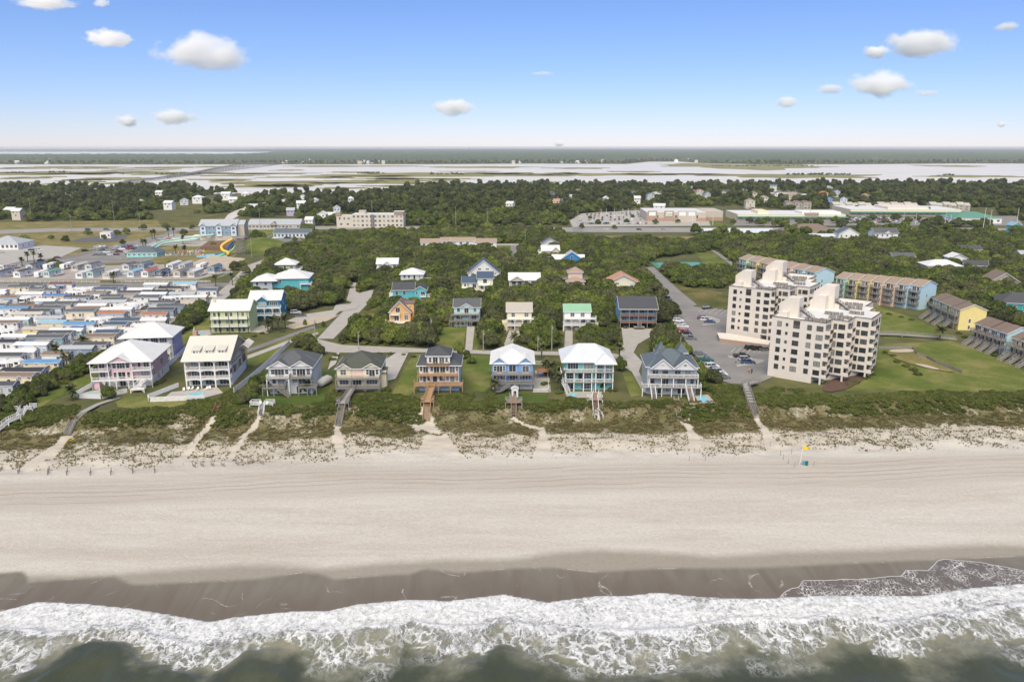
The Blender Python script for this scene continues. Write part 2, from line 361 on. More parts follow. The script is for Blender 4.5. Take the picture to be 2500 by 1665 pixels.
def ground_material():
    m, nt, b, out = nodes('sand_and_ground')
    geo = nd(nt, 'ShaderNodeNewGeometry'); P = geo.outputs['Position']
    A = lambda n: nd(nt, 'ShaderNodeAttribute', attribute_name=n).outputs['Fac']
    def noise(scale, detail=6, rough=.6, vec=None, dist=0.0):
        n = nd(nt, 'ShaderNodeTexNoise', i_Scale=scale, i_Detail=detail, i_Roughness=rough, i_Distortion=dist); nt.links.new(vec or P, n.inputs['Vector']); return n.outputs[0]
    mp = nd(nt, 'ShaderNodeMapping'); mp.inputs['Scale'].default_value = (.12, 1, 1); nt.links.new(P, mp.inputs[0])
    # dry sand: broad pale and pinkish drifts, shell grit, tyre lines
    broad = noise(.05, 6, .6, mp.outputs[0]); fine = noise(1.3, 8, .75); grit = noise(7.0, 3, .6)
    sand = ramp(nt, broad, [(.3, (.44,.395,.335)), (.5, (.55,.515,.455)), (.7, (.47,.42,.355))]).outputs[0]
    sand = mixc(nt, 1.0, sand, mapr(nt, fine, .25, .75, .86, 1.1), 'MULTIPLY')
    sand = mixc(nt, mapr(nt, noise(.35, 8, .8), .60, .74, 0, .35), sand, (.30,.25,.21))
    sand = mixc(nt, mapr(nt, grit, .66, .72, 0, .35), sand, (.25,.21,.18))
    toe = A('toe')
    st3 = nd(nt, 'ShaderNodeMapping'); st3.inputs['Scale'].default_value = (.05, .32, 1); nt.links.new(P, st3.inputs[0])
    drift = noise(1.0, 8, .65, st3.outputs[0], .6)
    sand = mixc(nt, mapr(nt, drift, .50, .68, 0, .5), sand, (.58,.55,.49)); sand = mixc(nt, mapr(nt, drift, .46, .34, 0, .4), sand, (.43,.375,.315))
    sand = mixc(nt, mth(nt, 'MULTIPLY', mapr(nt, toe, -21, -17), mapr(nt, toe, -2, -6, 0, .55)), sand, (.43,.375,.315))
    wob = mth(nt, 'ADD', toe, mth(nt, 'MULTIPLY', noise(.022, 4, .55), 9.0))
    st = mth(nt, 'SINE', mth(nt, 'MULTIPLY', wob, 6.5)); st2 = mth(nt, 'SINE', mth(nt, 'MULTIPLY', wob, 2.7))
    win = mth(nt, 'MULTIPLY', mapr(nt, toe, -19, -15), mapr(nt, toe, -4, -7))
    tr = mth(nt, 'MULTIPLY', mth(nt, 'MULTIPLY', mapr(nt, mth(nt, 'ADD', st, st2), .2, 1.5), win), mapr(nt, noise(.25, 4, .6, mp.outputs[0]), .30, .62, .05, .6))
    sand = mixc(nt, tr, sand, (.27,.225,.185))
    # damp and soaked sand
    jit = mth(nt, 'MULTIPLY', mth(nt, 'SUBTRACT', noise(.5, 5, .6), .5), 1.2)
    w1 = mapr(nt, mth(nt, 'ADD', A('wet1'), jit), -1.6, 2.2); w2 = mapr(nt, mth(nt, 'ADD', A('wet2'), mth(nt, 'MULTIPLY', jit, .4)), -.7, 1.1)
    sand = mixc(nt, w1, sand, mixc(nt, mapr(nt, fine, .3, .7), (.275,.245,.20), (.31,.28,.232)))
    stk = nd(nt, 'ShaderNodeMapping'); stk.inputs['Scale'].default_value = (.35, .06, 1); stk.inputs['Rotation'].default_value = (0, 0, .5); nt.links.new(P, stk.inputs[0])
    soak = ramp(nt, noise(.6, 6, .6, stk.outputs[0], 1.5), [(.3, (.155,.130,.095)), (.5, (.180,.160,.122)), (.7, (.205,.186,.146))]).outputs[0]
    soak = mixc(nt, mapr(nt, A('shore'), 9, 1, 0, .5), soak, (.12,.092,.068))
    sand = mixc(nt, w2, sand, soak)
    ln = mapr(nt, mth(nt, 'ABSOLUTE', mth(nt, 'ADD', A('wet2'), mth(nt, 'SUBTRACT', mth(nt, 'MULTIPLY', jit, .4), .12))), .16, .02)
    ln = mth(nt, 'MULTIPLY', ln, mapr(nt, noise(.16, 3, .5), .52, .60)); ln = mth(nt, 'MULTIPLY', ln, mapr(nt, noise(3.0, 4, .7), .42, .55))
    arc = mapr(nt, mth(nt, 'ABSOLUTE', mth(nt, 'SUBTRACT', noise(.075, 2, .4, None, .8), .52)), .006, .0)
    arc = mth(nt, 'MULTIPLY', mth(nt, 'MULTIPLY', arc, w2), mth(nt, 'MULTIPLY', mapr(nt, noise(.21, 3, .5), .52, .58), mapr(nt, noise(3.0, 4, .7), .40, .55)))
    sand = mixc(nt, mth(nt, 'MULTIPLY', mth(nt, 'MAXIMUM', ln, arc), .5), sand, (.66,.65,.62))
    # dune cover: dry litter, brown stems, green mats over sand
    v = A('veg'); vn = noise(1.1, 7, .7)
    mask = mapr(nt, mth(nt, 'ADD', v, mth(nt, 'MULTIPLY', mth(nt, 'SUBTRACT', vn, .5), 1.5)), .22, .80)
    mask = mth(nt, 'MULTIPLY', mth(nt, 'MULTIPLY', mask, mapr(nt, v, .02, .25)), mapr(nt, toe, 8, 17, .42, 1.0))
    vc = ramp(nt, noise(.35, 6, .65), [(.3, (.085,.092,.030)), (.45, (.125,.120,.048)), (.58, (.17,.14,.072)), (.72, (.25,.20,.12))]).outputs[0]
    inl = ramp(nt, noise(.09, 7, .65), [(.3, (.065,.078,.024)), (.5, (.10,.105,.035)), (.7, (.16,.14,.06))]).outputs[0]
    vc = mixc(nt, mapr(nt, toe, 29, 33), vc, inl)
    base = mixc(nt, mask, mixc(nt, mapr(nt, toe, 0, 10, 0, .5), sand, (.52,.455,.36)), vc)
    nt.links.new(base, b.inputs['Base Color'])
    rg = mth(nt, 'SUBTRACT', .92, mth(nt, 'MULTIPLY', w2, .50)); nt.links.new(rg, b.inputs['Roughness'])
    b.inputs['Specular IOR Level'].default_value = .25
    hh = mth(nt, 'ADD', mth(nt, 'MULTIPLY', fine, mth(nt, 'SUBTRACT', 1.0, w1)), mth(nt, 'MULTIPLY', mask, vn))
    hh = mth(nt, 'ADD', hh, mth(nt, 'MULTIPLY', noise(2.6, 4, .6), mth(nt, 'MULTIPLY', mth(nt, 'SUBTRACT', 1.0, w1), .5)))
    bp = nd(nt, 'ShaderNodeBump', i_Strength=.55, i_Distance=.28); nt.links.new(hh, bp.inputs['Height']); nt.links.new(bp.outputs[0], b.inputs['Normal'])
    return m
gme.materials.append(ground_material())
ground = tag(put('ground', gme), kind='structure')

# ---------------------------------------------------------------- the sea with its breakers
sx = np.concatenate([[-2000, -700, -350, -240], np.arange(-165, 165.1, 0.5), [240, 350, 700, 2000]]); sy = np.concatenate([[-3000, -700, -200, 0, 40, 60, 72], np.arange(80, 136, 0.42)])
def crest(X, Y):
    f = ext(X, fx_, fy_); r = ext(X, rx_, ry_)
    t = np.clip((f - Y) / np.maximum(f - r, 2), -1, 3)       # 0 at the front edge of the foam, 1 at its back
    return f, r, t
def tcrest(X, Y): return .56 + .75 * (fbm(X * .032 + 2, X * 0 + 3.3) - .47)
def seaz(X, Y):
    f, r, t = crest(X, Y)
    n = fbm(X * .12, Y * .2) - .47; n2 = fbm(X * .7, Y * .8) - .47; n3 = fbm(X * .05 + 20, Y * .02 + 3) - .47; n4 = fbm(X * 1.6, Y * 1.6) - .47
    u = t - tcrest(X, Y)
    hb = np.where(u < 0, np.exp(-(u / .075) ** 2), np.exp(-(u / .34) ** 2)) * np.clip(.75 + 2.6 * n3, .12, 1.5)
    hb2 = np.where(t < 1.22, np.exp(-((t - 1.22) / .09) ** 2), np.exp(-((t - 1.22) / .4) ** 2)) * np.clip(.35 - 3.0 * n3, 0, 1.2)
    z = -6.0 + 1.15 * hb + .85 * hb2 + .5 * n * np.clip(t * 3, 0, 1) + (.34 * n2 + .22 * n4) * np.clip(t * 6, 0, 1) * np.clip(1.5 - t, .22, 1)
    z = z + .7 * np.exp(-((t - 1.9 - 1.2 * n3) / .32) ** 2)
    z = np.where(t < 0, G(X, Y) - .35, np.maximum(z, G(X, Y) + .04 + .2 * np.clip(n2 + .2, 0, 1) * np.clip(t * 12, 0, 1)))
    e = np.clip(t / .05, 0, 1)
    return z + .16 * np.where(t >= 0, np.sqrt(e) * np.clip(1.2 - t, 0, 1), 0)
sme, SX, SY = grid_mesh('sea', sx, sy, seaz)
sf, sr, stt = crest(SX, SY)
n1 = fbm(SX * .09 + 5, SY * .16); n2 = fbm(SX * .3, SY * .4 + 2); uu = stt - tcrest(SX, SY); n3 = fbm(SX * .05 + 20, SY * .02 + 3) - .47
foam = np.clip(1.0 - .25 * np.clip(stt, 0, 1) + (n1 - .47) * 1.1 + (n2 - .47) * .5, 0, 1.1)
back = np.clip(uu / .12, 0, 1)                                   # behind the crest the foam thins to threads
foam = foam * (1 - .35 * back * np.clip(.5 + (n1 - .45) * 4, 0, 1))
foam = foam * np.clip((1.06 - stt + (n2 - .47) * .5 + (fbm(SX*.9, SY*.9)-.47) * .3) / .07, 0, 1)
foam = np.maximum(foam, 1.05 * np.exp(-((uu + .02) / .05) ** 2) * np.clip(.6 + 3 * n3, 0, 1))
foam = np.where((stt > 1.05), np.maximum(foam, np.clip(.30 - (stt - 1.0) * .8 + (n1 - .5) * 1.1, 0, 1) * (stt < 1.7)), foam)
foam = np.where(stt < 0, 0, foam)
vattr(sme, 'bk', np.clip((uu - .03) / .14, 0, 1)); vattr(sme, 'foam', foam); vattr(sme, 'tt', stt)
def sea_material():
    m, nt, b, out = nodes('sea_water')
    geo = nd(nt, 'ShaderNodeNewGeometry'); P = geo.outputs['Position']
    A = lambda n: nd(nt, 'ShaderNodeAttribute', attribute_name=n).outputs['Fac']
    def noise(scale, detail=6, rough=.6, vec=None, dist=0.0):
        n = nd(nt, 'ShaderNodeTexNoise', i_Scale=scale, i_Detail=detail, i_Roughness=rough, i_Distortion=dist); nt.links.new(vec or P, n.inputs['Vector']); return n
    wv = noise(.45, 5, .65)
    add = nd(nt, 'ShaderNodeVectorMath', operation='MULTIPLY_ADD'); nt.links.new(wv.outputs[1], add.inputs[0]); add.inputs[1].default_value = (3.2, 3.2, 0); nt.links.new(P, add.inputs[2])
    st = nd(nt, 'ShaderNodeMapping'); st.inputs['Scale'].default_value = (1.25, .62, .3); st.inputs['Rotation'].default_value = (0, 0, .3); nt.links.new(add.outputs[0], st.inputs[0])
    f = A('foam'); t = A('tt')
    web = lambda s_, w_: mapr(nt, mth(nt, 'ABSOLUTE', mth(nt, 'SUBTRACT', noise(s_, 4, .62, st.outputs[0], .5).outputs[0], .5)), w_, 0.0)
    vo = nd(nt, 'ShaderNodeTexVoronoi', feature='DISTANCE_TO_EDGE', i_Scale=.62); nt.links.new(st.outputs[0], vo.inputs['Vector'])
    lace = mth(nt, 'MAXIMUM', mth(nt, 'MAXIMUM', web(.42, .05), mth(nt, 'MULTIPLY', web(1.0, .055), .7)), mapr(nt, vo.outputs['Distance'], .17, .03, 0, 1))
    fn = noise(1.5, 10, .74, st.outputs[0], .4).outputs[0]; fine = noise(4.2, 8, .72).outputs[0]
    bkn = noise(.10, 4, .55).outputs[0]; bk = mth(nt, 'MULTIPLY', A('bk'), mapr(nt, bkn, .36, .58, .25, 1.35)); f2 = mth(nt, 'SUBTRACT', f, mth(nt, 'MULTIPLY', bk, .42))
    solid = mapr(nt, mth(nt, 'ADD', f2, mth(nt, 'ADD', mth(nt, 'MULTIPLY', mth(nt, 'SUBTRACT', fn, .5), 1.7), mth(nt, 'MULTIPLY', mth(nt, 'SUBTRACT', fine, .5), .8))), .30, .72)
    l1 = mth(nt, 'MULTIPLY', mth(nt, 'MULTIPLY', lace, mapr(nt, f, .05, .55)), mapr(nt, noise(.22, 5, .6, st.outputs[0]).outputs[0], .36, .54, .12, 1.0))
    foamm = mth(nt, 'MULTIPLY', mth(nt, 'MAXIMUM', l1, solid), mapr(nt, f, .02, .12))
    foamm = mth(nt, 'MULTIPLY', foamm, mapr(nt, fine, .2, .55, .75, 1.0))
    deep = ramp(nt, noise(.14, 7, .6, st.outputs[0]).outputs[0], [(.3, (.050,.058,.036)), (.55, (.062,.071,.044)), (.75, (.085,.092,.058))]).outputs[0]
    shal = ramp(nt, noise(.5, 6, .6, st.outputs[0]).outputs[0], [(.3, (.17,.17,.12)), (.7, (.27,.26,.19))]).outputs[0]
    water = mixc(nt, mapr(nt, mth(nt, 'ADD', t, mth(nt, 'MULTIPLY', mth(nt, 'SUBTRACT', noise(.16, 4).outputs[0], .5), 1.2)), 1.5, .85), deep, shal)
    base = mixc(nt, foamm, water, mixc(nt, mapr(nt, mth(nt, 'ADD', mth(nt, 'MULTIPLY', fn, .5), mth(nt, 'MULTIPLY', noise(1.1, 9, .75, None, .8).outputs[0], .5)), .40, .56), (.44,.46,.45), (.85,.85,.84)))
    nt.links.new(base, b.inputs['Base Color'])
    nt.links.new(mth(nt, 'ADD', mth(nt, 'MULTIPLY', foamm, .75), .16), b.inputs['Roughness'])
    b.inputs['Specular IOR Level'].default_value = .35; b.inputs['IOR'].default_value = 1.33
    hh = mth(nt, 'ADD', mth(nt, 'MULTIPLY', foamm, mth(nt, 'ADD', fn, .6)), mth(nt, 'MULTIPLY', noise(1.1, 5, .6, st.outputs[0]).outputs[0], .5))
    bp = nd(nt, 'ShaderNodeBump', i_Strength=.8, i_Distance=.30); nt.links.new(hh, bp.inputs['Height']); nt.links.new(bp.outputs[0], b.inputs['Normal'])
    return m
sme.materials.append(sea_material())
sea = tag(put('sea', sme), kind='structure')

def swash_material():
    m, nt, b, out = nodes('thin_foam_sheet')
    geo = nd(nt, 'ShaderNodeNewGeometry'); P = geo.outputs['Position']
    n = nd(nt, 'ShaderNodeTexNoise', i_Scale=.7, i_Detail=4.0); nt.links.new(P, n.inputs['Vector'])
    add = nd(nt, 'ShaderNodeVectorMath', operation='MULTIPLY_ADD'); nt.links.new(n.outputs[1], add.inputs[0]); add.inputs[1].default_value = (1.4, 1.4, 0); nt.links.new(P, add.inputs[2])
    st = nd(nt, 'ShaderNodeMapping'); st.inputs['Scale'].default_value = (1.5, .8, 0); st.inputs['Rotation'].default_value = (0, 0, .6); nt.links.new(add.outputs[0], st.inputs[0])
    vo = nd(nt, 'ShaderNodeTexVoronoi', feature='DISTANCE_TO_EDGE', i_Scale=1.3); nt.links.new(st.outputs[0], vo.inputs['Vector'])
    e = nd(nt, 'ShaderNodeAttribute', attribute_name='edge').outputs['Fac']
    n2 = nd(nt, 'ShaderNodeTexNoise', i_Scale=.35, i_Detail=5.0); nt.links.new(P, n2.inputs['Vector'])
    l = mth(nt, 'MULTIPLY', mapr(nt, vo.outputs['Distance'], .11, .01), mapr(nt, n2.outputs[0], .40, .6, .05, .75))
    l = mth(nt, 'MAXIMUM', l, mapr(nt, e, .72, .96, 0, .8))
    nt.links.new(mixc(nt, l, (.135,.115,.095), (.74,.74,.72)), b.inputs['Base Color'])
    nt.links.new(mth(nt, 'ADD', mth(nt, 'MULTIPLY', l, .6), .22), b.inputs['Roughness']); b.inputs['Specular IOR Level'].default_value = .3
    return m
def swash(pix, name='swash_sheet'):
    w = [W(p[0], p[1]) for p in pix]
    xs_ = np.array([p.x for p in w]); ys_ = np.array([p.y for p in w])
    gx = np.arange(xs_.min(), xs_.max(), .5); v = []; f = []; ed = []
    K = 24
    for x in gx:
        top = np.interp(x, xs_, ys_) + (fbm(np.array([x * .5]), np.array([2.0]))[0] - .47) * .8; bot = float(ext(np.array([x]), fx_, fy_)[0]) - 1.5
        top = max(top, bot + .05)
        for k in range(K + 1):
            q = 1 - (1 - k / K) ** 2.2
            y = bot + (top - bot) * q; v.append((x, y, float(G(x, y)) + .035)); ed.append(1 - min(1, (top - y) / .9))
    for i in range(len(gx) - 1):
        for k in range(K): a = i * (K + 1) + k; f.append((a, a + K + 1, a + K + 2, a + 1))
    me = bpy.data.meshes.new(name); me.from_pydata(v, [], f); vattr(me, 'edge', ed); me.materials.append(swash_material())
    me.polygons.foreach_set('use_smooth', [True] * len(me.polygons))
    return tag(put(name, me), kind='structure')
swash([(1905,1456),(1921,1441),(1951,1432),(1959,1417),(2032,1415),(2097,1415),(2200,1405),(2211,1391),(2265,1392),(2288,1369),(2315,1365),(2402,1374),(2460,1384),(2494,1392),(2600,1400)])

# ---------------------------------------------------------------- sound, marsh, far shore
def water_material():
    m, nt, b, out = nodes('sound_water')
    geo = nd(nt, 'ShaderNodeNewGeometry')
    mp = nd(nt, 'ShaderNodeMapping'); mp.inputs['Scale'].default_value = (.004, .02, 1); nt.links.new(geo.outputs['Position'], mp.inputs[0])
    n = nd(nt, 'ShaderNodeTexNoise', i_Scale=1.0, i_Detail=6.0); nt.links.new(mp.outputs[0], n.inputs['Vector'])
    nt.links.new(ramp(nt, n.outputs[0], [(.35, (.64,.585,.50)), (.65, (.74,.68,.59))]).outputs[0], b.inputs['Base Color'])  # pale base colour stands in for the bright overcast sky's reflection
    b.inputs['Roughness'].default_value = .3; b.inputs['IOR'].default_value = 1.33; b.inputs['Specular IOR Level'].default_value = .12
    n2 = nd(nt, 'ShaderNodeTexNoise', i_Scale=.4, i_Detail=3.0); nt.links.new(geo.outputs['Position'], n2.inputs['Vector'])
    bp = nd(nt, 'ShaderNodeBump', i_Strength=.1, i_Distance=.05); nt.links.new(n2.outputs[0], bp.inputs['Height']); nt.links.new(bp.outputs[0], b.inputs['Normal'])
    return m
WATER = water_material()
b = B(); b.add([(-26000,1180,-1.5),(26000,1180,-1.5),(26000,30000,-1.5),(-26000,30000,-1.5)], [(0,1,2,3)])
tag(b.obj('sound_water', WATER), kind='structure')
MARSH = M('marsh_grass', (.22,.205,.075), rough=.9, var=.45, scale=.02, bump=.0)
def marsh(px0, px1, pyt, pyb, seed):
    """low grassy islet; pixel extents give its ground outline"""
    r = random.Random(seed); n = 44; pts = []
    a = W0(px0, (pyt+pyb)/2, -1.5); c = W0(px1, (pyt+pyb)/2, -1.5); t = W0((px0+px1)/2, pyt, -1.5).y; bo = W0((px0+px1)/2, pyb, -1.5).y
    cx, cy, hx, hy = (a.x+c.x)/2, (t+bo)/2, (c.x-a.x)/2, (t-bo)/2
    ph = [r.uniform(0, 6.3) for _ in range(6)]
    for i in range(n):
        th = 2*math.pi*i/n; k = 1 + .16*math.sin(3*th+ph[0]) + .15*math.sin(5*th+ph[1]) + .12*math.sin(9*th+ph[2]) + .09*math.sin(14*th+ph[3])
        pts.append((cx + hx*k*math.copysign(abs(math.cos(th))**.8, math.cos(th)), cy + hy*k*math.sin(th)))
    bb = B(); bb.prism(pts, -1.9, -.75)
    return tag(bb.obj('marsh_islet', MARSH), kind='structure')
MI = [(-60,330,419,428),(330,520,421,427),(480,640,428,431),(0,110,434,438),(200,360,434,439),(-40,80,445,449),(520,760,423,426),(640,900,432,435),(530,890,444,450),(560,750,451,459),(760,1100,441,444),(800,1320,423,433),(1320,1600,424,430),(1500,1760,424,428),(1640,2000,401,413),(1740,2130,426,435),(1600,1800,425,428),(2260,2500,429,434),(2250,2390,404,408),(1000,1080,447,451),(880,1050,436,440),(700,1000,405,408),(1050,1300,407,411),(1340,1480,410,413),(240,450,410,413),(340,520,408,410),(620,760,452,458),(1700,1900,398,401),(0,180,409,413),(1130,1260,449,452),(850,1050,445,450),(1150,1420,455,457)]
mr = random.Random(31)
for i in range(52):
    x = mr.uniform(-60, 1500); y = mr.uniform(408, 462) if x > 560 else mr.uniform(406, 450); l = mr.uniform(40, 150) * (1.3 if y < 430 else 1); MI.append((x, x+l, y, y + mr.uniform(1.8, 4.6) * (.6 if y < 420 else 1)))
for i, q in enumerate(MI): marsh(*q, seed=i)
mb = [(-26000,3420),(-2600,3420),(-1500,3380),(-900,3400),(-300,3450),(100,3560),(500,3480),(700,4050),(860,4050),(900,3540),(1100,3400),(1500,3420),(2050,3600),(2400,3560),(2600,3850),(3000,3800),(26000,3800),(26000,29900),(-26000,29900)]
bb = B(); bb.prism(mb, -1.9, -.2)
FARG = M('far_ground', (.07,.085,.04), rough=.95, var=.3, scale=.004)
tag(bb.obj('mainland', FARG), kind='structure')
# inlet beyond the far woods, on the left
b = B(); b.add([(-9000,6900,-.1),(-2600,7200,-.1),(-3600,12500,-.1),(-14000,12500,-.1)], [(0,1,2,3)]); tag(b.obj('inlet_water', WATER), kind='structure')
# ================================================================== building kit (local metres: x along the front, y away from the sea, z up)
def wbox(root, x0, x1, y0, y1, z0, z1, mat, name='wall'):
    return B().box(x0, x1, y0, y1, z0, z1).obj(name, mat, root)
def seams(faces, sp=.85):
    """raised standing seams running up each roof slope"""
    b = B()
    for q in faces:
        q = [Vector(p) for p in q]; n = (q[1]-q[0]).cross(q[2]-q[1]).normalized()
        if n.z < 0: n = -n
        if n.z > .999: continue
        e = Vector((-n.y, n.x, 0)).normalized(); up = n.cross(e)
        if up.z < 0: up = -up
        us = [p.dot(e) for p in q]; u = min(us) + sp * .5
        while u < max(us):
            hit = []
            for i in range(len(q)):
                a, c = q[i], q[(i+1) % len(q)]; ua, uc = a.dot(e), c.dot(e)
                if (ua - u) * (uc - u) < 0: hit.append(a + (c - a) * ((u - ua) / (uc - ua)))
            if len(hit) == 2 and (hit[0]-hit[1]).length > .4:
                w = e * .035; h = n * .055
                a, c = hit; b.add([a-w, a+w, a+w+h, a-w+h, c-w, c+w, c+w+h, c-w+h], [(3,2,6,7),(0,3,7,4),(2,1,5,6),(0,1,2,3),(5,4,7,6)])
            u += sp
    return b
def roof(root, kind, x0, x1, y0, y1, z, h, o=.5, mat='grey', wallmat=None, t=.22, rib=None, name='roof', ridge=None):
    X0, X1, Y0, Y1 = x0-o, x1+o, y0-o, y1+o; cx, cy = (x0+x1)/2, (y0+y1)/2
    if kind == 'hip':
        hw = min(X1-X0, Y1-Y0)/2
        if ridge is not None: hw = hw if ridge is None else ridge
        if X1-X0 >= Y1-Y0: r = [(X0+hw, cy), (X1-hw, cy)]; F = [((X0,Y0),(X1,Y0),r[1],r[0]), ((X1,Y0),(X1,Y1),r[1]), ((X1,Y1),(X0,Y1),r[0],r[1]), ((X0,Y1),(X0,Y0),r[0])]
        else: r = [(cx, Y0+hw), (cx, Y1-hw)]; F = [((X0,Y0),(X1,Y0),r[0]), ((X1,Y0),(X1,Y1),r[1],r[0]), ((X1,Y1),(X0,Y1),r[1]), ((X0,Y1),(X0,Y0),r[0],r[1])]
    elif kind == 'gx': r = [(X0,cy),(X1,cy)]; F = [((X0,Y0),(X1,Y0),r[1],r[0]), ((X1,Y1),(X0,Y1),r[0],r[1])]
    elif kind == 'gy': r = [(cx,Y0),(cx,Y1)]; F = [((X1,Y0),(X1,Y1),r[1],r[0]), ((X0,Y1),(X0,Y0),r[0],r[1])]
    elif kind == 'shedf': r = [(X0,Y1),(X1,Y1)]; F = [((X0,Y0),(X1,Y0),r[1],r[0])]        # high side at the back
    else: r = []; F = [((X0,Y0),(X1,Y0),(X1,Y1),(X0,Y1))]
    zz = lambda p: z + (h if p in r else 0)
    b = B(); tops = []
    for q in F:
        top = [(p[0], p[1], zz(p)) for p in q]; n = len(top); tops.append(top)
        b.add(top + [(p[0], p[1], p[2]-t) for p in top], [tuple(range(n)), tuple(range(n, 2*n))[::-1]] + [(i, i+n, (i+1) % n + n, (i+1) % n) for i in range(n)])
    ro = b.obj(name, roofm(mat) if isinstance(mat, str) else mat, root)
    if rib or (rib is None and mat in ('white', 'cream_metal', 'silver', 'green', 'blue', 'light_blue')):
        sb = seams(tops)
        if sb.f: tag(sb.obj('seam_ribs', roofm(mat), ro), kind='stuff')
    if wallmat is not None:
        hh = h * ((y1-y0)/2) / ((y1-y0)/2 + o) if kind == 'gx' else h * ((x1-x0)/2) / ((x1-x0)/2 + o)
        e = .01; zl, zh, zt = z-.3, z + (h-hh) - t - .02, z+h-t-.02
        if kind == 'gx':
            for xa, xb in ((x0+e, x0+.2), (x1-.2, x1-e)):
                B().add([(xx,yy,q_) for xx in (xa,xb) for yy, q_ in ((y0,zl),(y1,zl),(y1,zh),(cy,zt),(y0,zh))], [(4,3,2,1,0),(5,6,7,8,9),(0,1,6,5),(1,2,7,6),(2,3,8,7),(3,4,9,8),(4,0,5,9)]).obj('gable', wallmat, root)
        elif kind == 'gy':
            for ya, yb in ((y0+e, y0+.2), (y1-.2, y1-e)):
                B().add([(xx,yy,q_) for yy in (ya,yb) for xx, q_ in ((x0,zl),(x1,zl),(x1,zh),(cx,zt),(x0,zh))], [(0,1,2,3,4),(9,8,7,6,5),(5,6,1,0),(6,7,2,1),(7,8,3,2),(8,9,4,3),(9,5,0,4)]).obj('gable', wallmat, root)
    # pale fascia along the rakes and eaves
    if t > .1 and kind in ('gx', 'gy', 'hip'):
        fb = B()
        for q in tops:
            for i in range(len(q)):
                a, c = q[i], q[(i+1) % len(q)]
                if a[:2] in r and c[:2] in r: continue
                if kind == 'hip' and (a[:2] in r or c[:2] in r): continue
                m_ = Vector(((a[0]+c[0])/2 - cx, (a[1]+c[1])/2 - cy, 0)).normalized() * .04
                a, c = Vector(a) + m_, Vector(c) + m_; d = Vector((0,0,-t*.62))
                fb.bar(a + d, c + d, .07, t * .95)
        fb.obj('fascia', trim('white'), ro)
    return ro
def win_mesh(w, h, tr, arch=False):
    def mk():
        b = B(); f = .10
        b.box(-w/2-f, w/2+f, -.07, .02, h/2, h/2+f); b.box(-w/2-f, w/2+f, -.07, .02, -h/2-f, -h/2); b.box(-w/2-f, -w/2, -.07, .02, -h/2, h/2); b.box(w/2, w/2+f, -.07, .02, -h/2, h/2)
        n = max(1, round(w / .85))
        for i in range(1, n): x = -w/2 + w*i/n; b.box(x-.035, x+.035, -.05, .0, -h/2, h/2)
        if h < 1.9: b.box(-w/2, w/2, -.049, .0, -.03, .03)
        return b.mesh('window', trim(tr))
    return cached(('win', round(w,2), round(h,2), tr), mk)
def pane_mesh(w, h): return cached(('pane', round(w,2), round(h,2)), lambda: B().box(-w/2, w/2, -.025, .015, -h/2, h/2).mesh('pane', glassm()))
def win(root, face, plane, items, tr='white', door=False):
    """items: (position along the face, centre height, width, height)"""
    for it in items:
        u, z, w, h = it[:4]
        if face == 'F': loc, rz = (u, plane, z), 0.0
        elif face == 'R': loc, rz = (plane, u, z), R(90)
        elif face == 'L': loc, rz = (plane, u, z), R(-90)
        else: loc, rz = (u, plane, z), R(180)
        o = put('glass_door' if h > 1.9 else 'window', win_mesh(w, h, tr), root, loc, rz)
        put('pane', pane_mesh(w, h), o)
def rail_mesh(segs, mat, h=1.0, sp=.32):
    b = B()
    for a, c in segs:
        a, c = Vector(a), Vector(c); d = c - a; L = d.length
        if L < .1: continue
        b.bar(a + Vector((0,0,h)), c + Vector((0,0,h)), .12, .08); b.bar(a + Vector((0,0,.12)), c + Vector((0,0,.12)), .06, .07)
        n = max(1, int(L / sp))
        for i in range(n + 1): p = a + d * (i / n); b.bar(p + Vector((0,0,.1)), p + Vector((0,0,h)), .055 if i % 5 else .11)
    return b
def deck(root, x0, x1, y0, y1, z, tr='white', floor=None, sides='FLR', posts=0, zb=0.0, post_tr=None, top=None, rail_h=1.0, name='deck', brace=True, ptop=None):
    d = B().box(x0, x1, y0, y1, z-.22, z).obj(name, trim(floor or tr), root)
    segs = []; e = .06
    if 'F' in sides: segs.append(((x0+e, y0+e, z), (x1-e, y0+e, z)))
    if 'L' in sides: segs.append(((x0+e, y0+e, z), (x0+e, y1-e, z)))
    if 'R' in sides: segs.append(((x1-e, y0+e, z), (x1-e, y1-e, z)))
    if 'B' in sides: segs.append(((x0+e, y1-e, z), (x1-e, y1-e, z)))
    if segs: rail_mesh(segs, tr, rail_h).obj('railing', trim(tr), d)
    for i in range(posts):
        x = x0 + .12 + (x1 - x0 - .24) * (i / (posts-1) if posts > 1 else .5)
        b = B().box(x-.11, x+.11, y0+.02, y0+.24, zb, ptop or (z - .2))
        if brace and i < posts-1 and not ptop: b.bar((x, y0+.13, z-1.0), (x+.7, y0+.13, z-.25), .1)
        if brace and i and not ptop: b.bar((x, y0+.13, z-1.0), (x-.7, y0+.13, z-.25), .1)
        b.obj('post', trim(post_tr or tr), root)
    return d
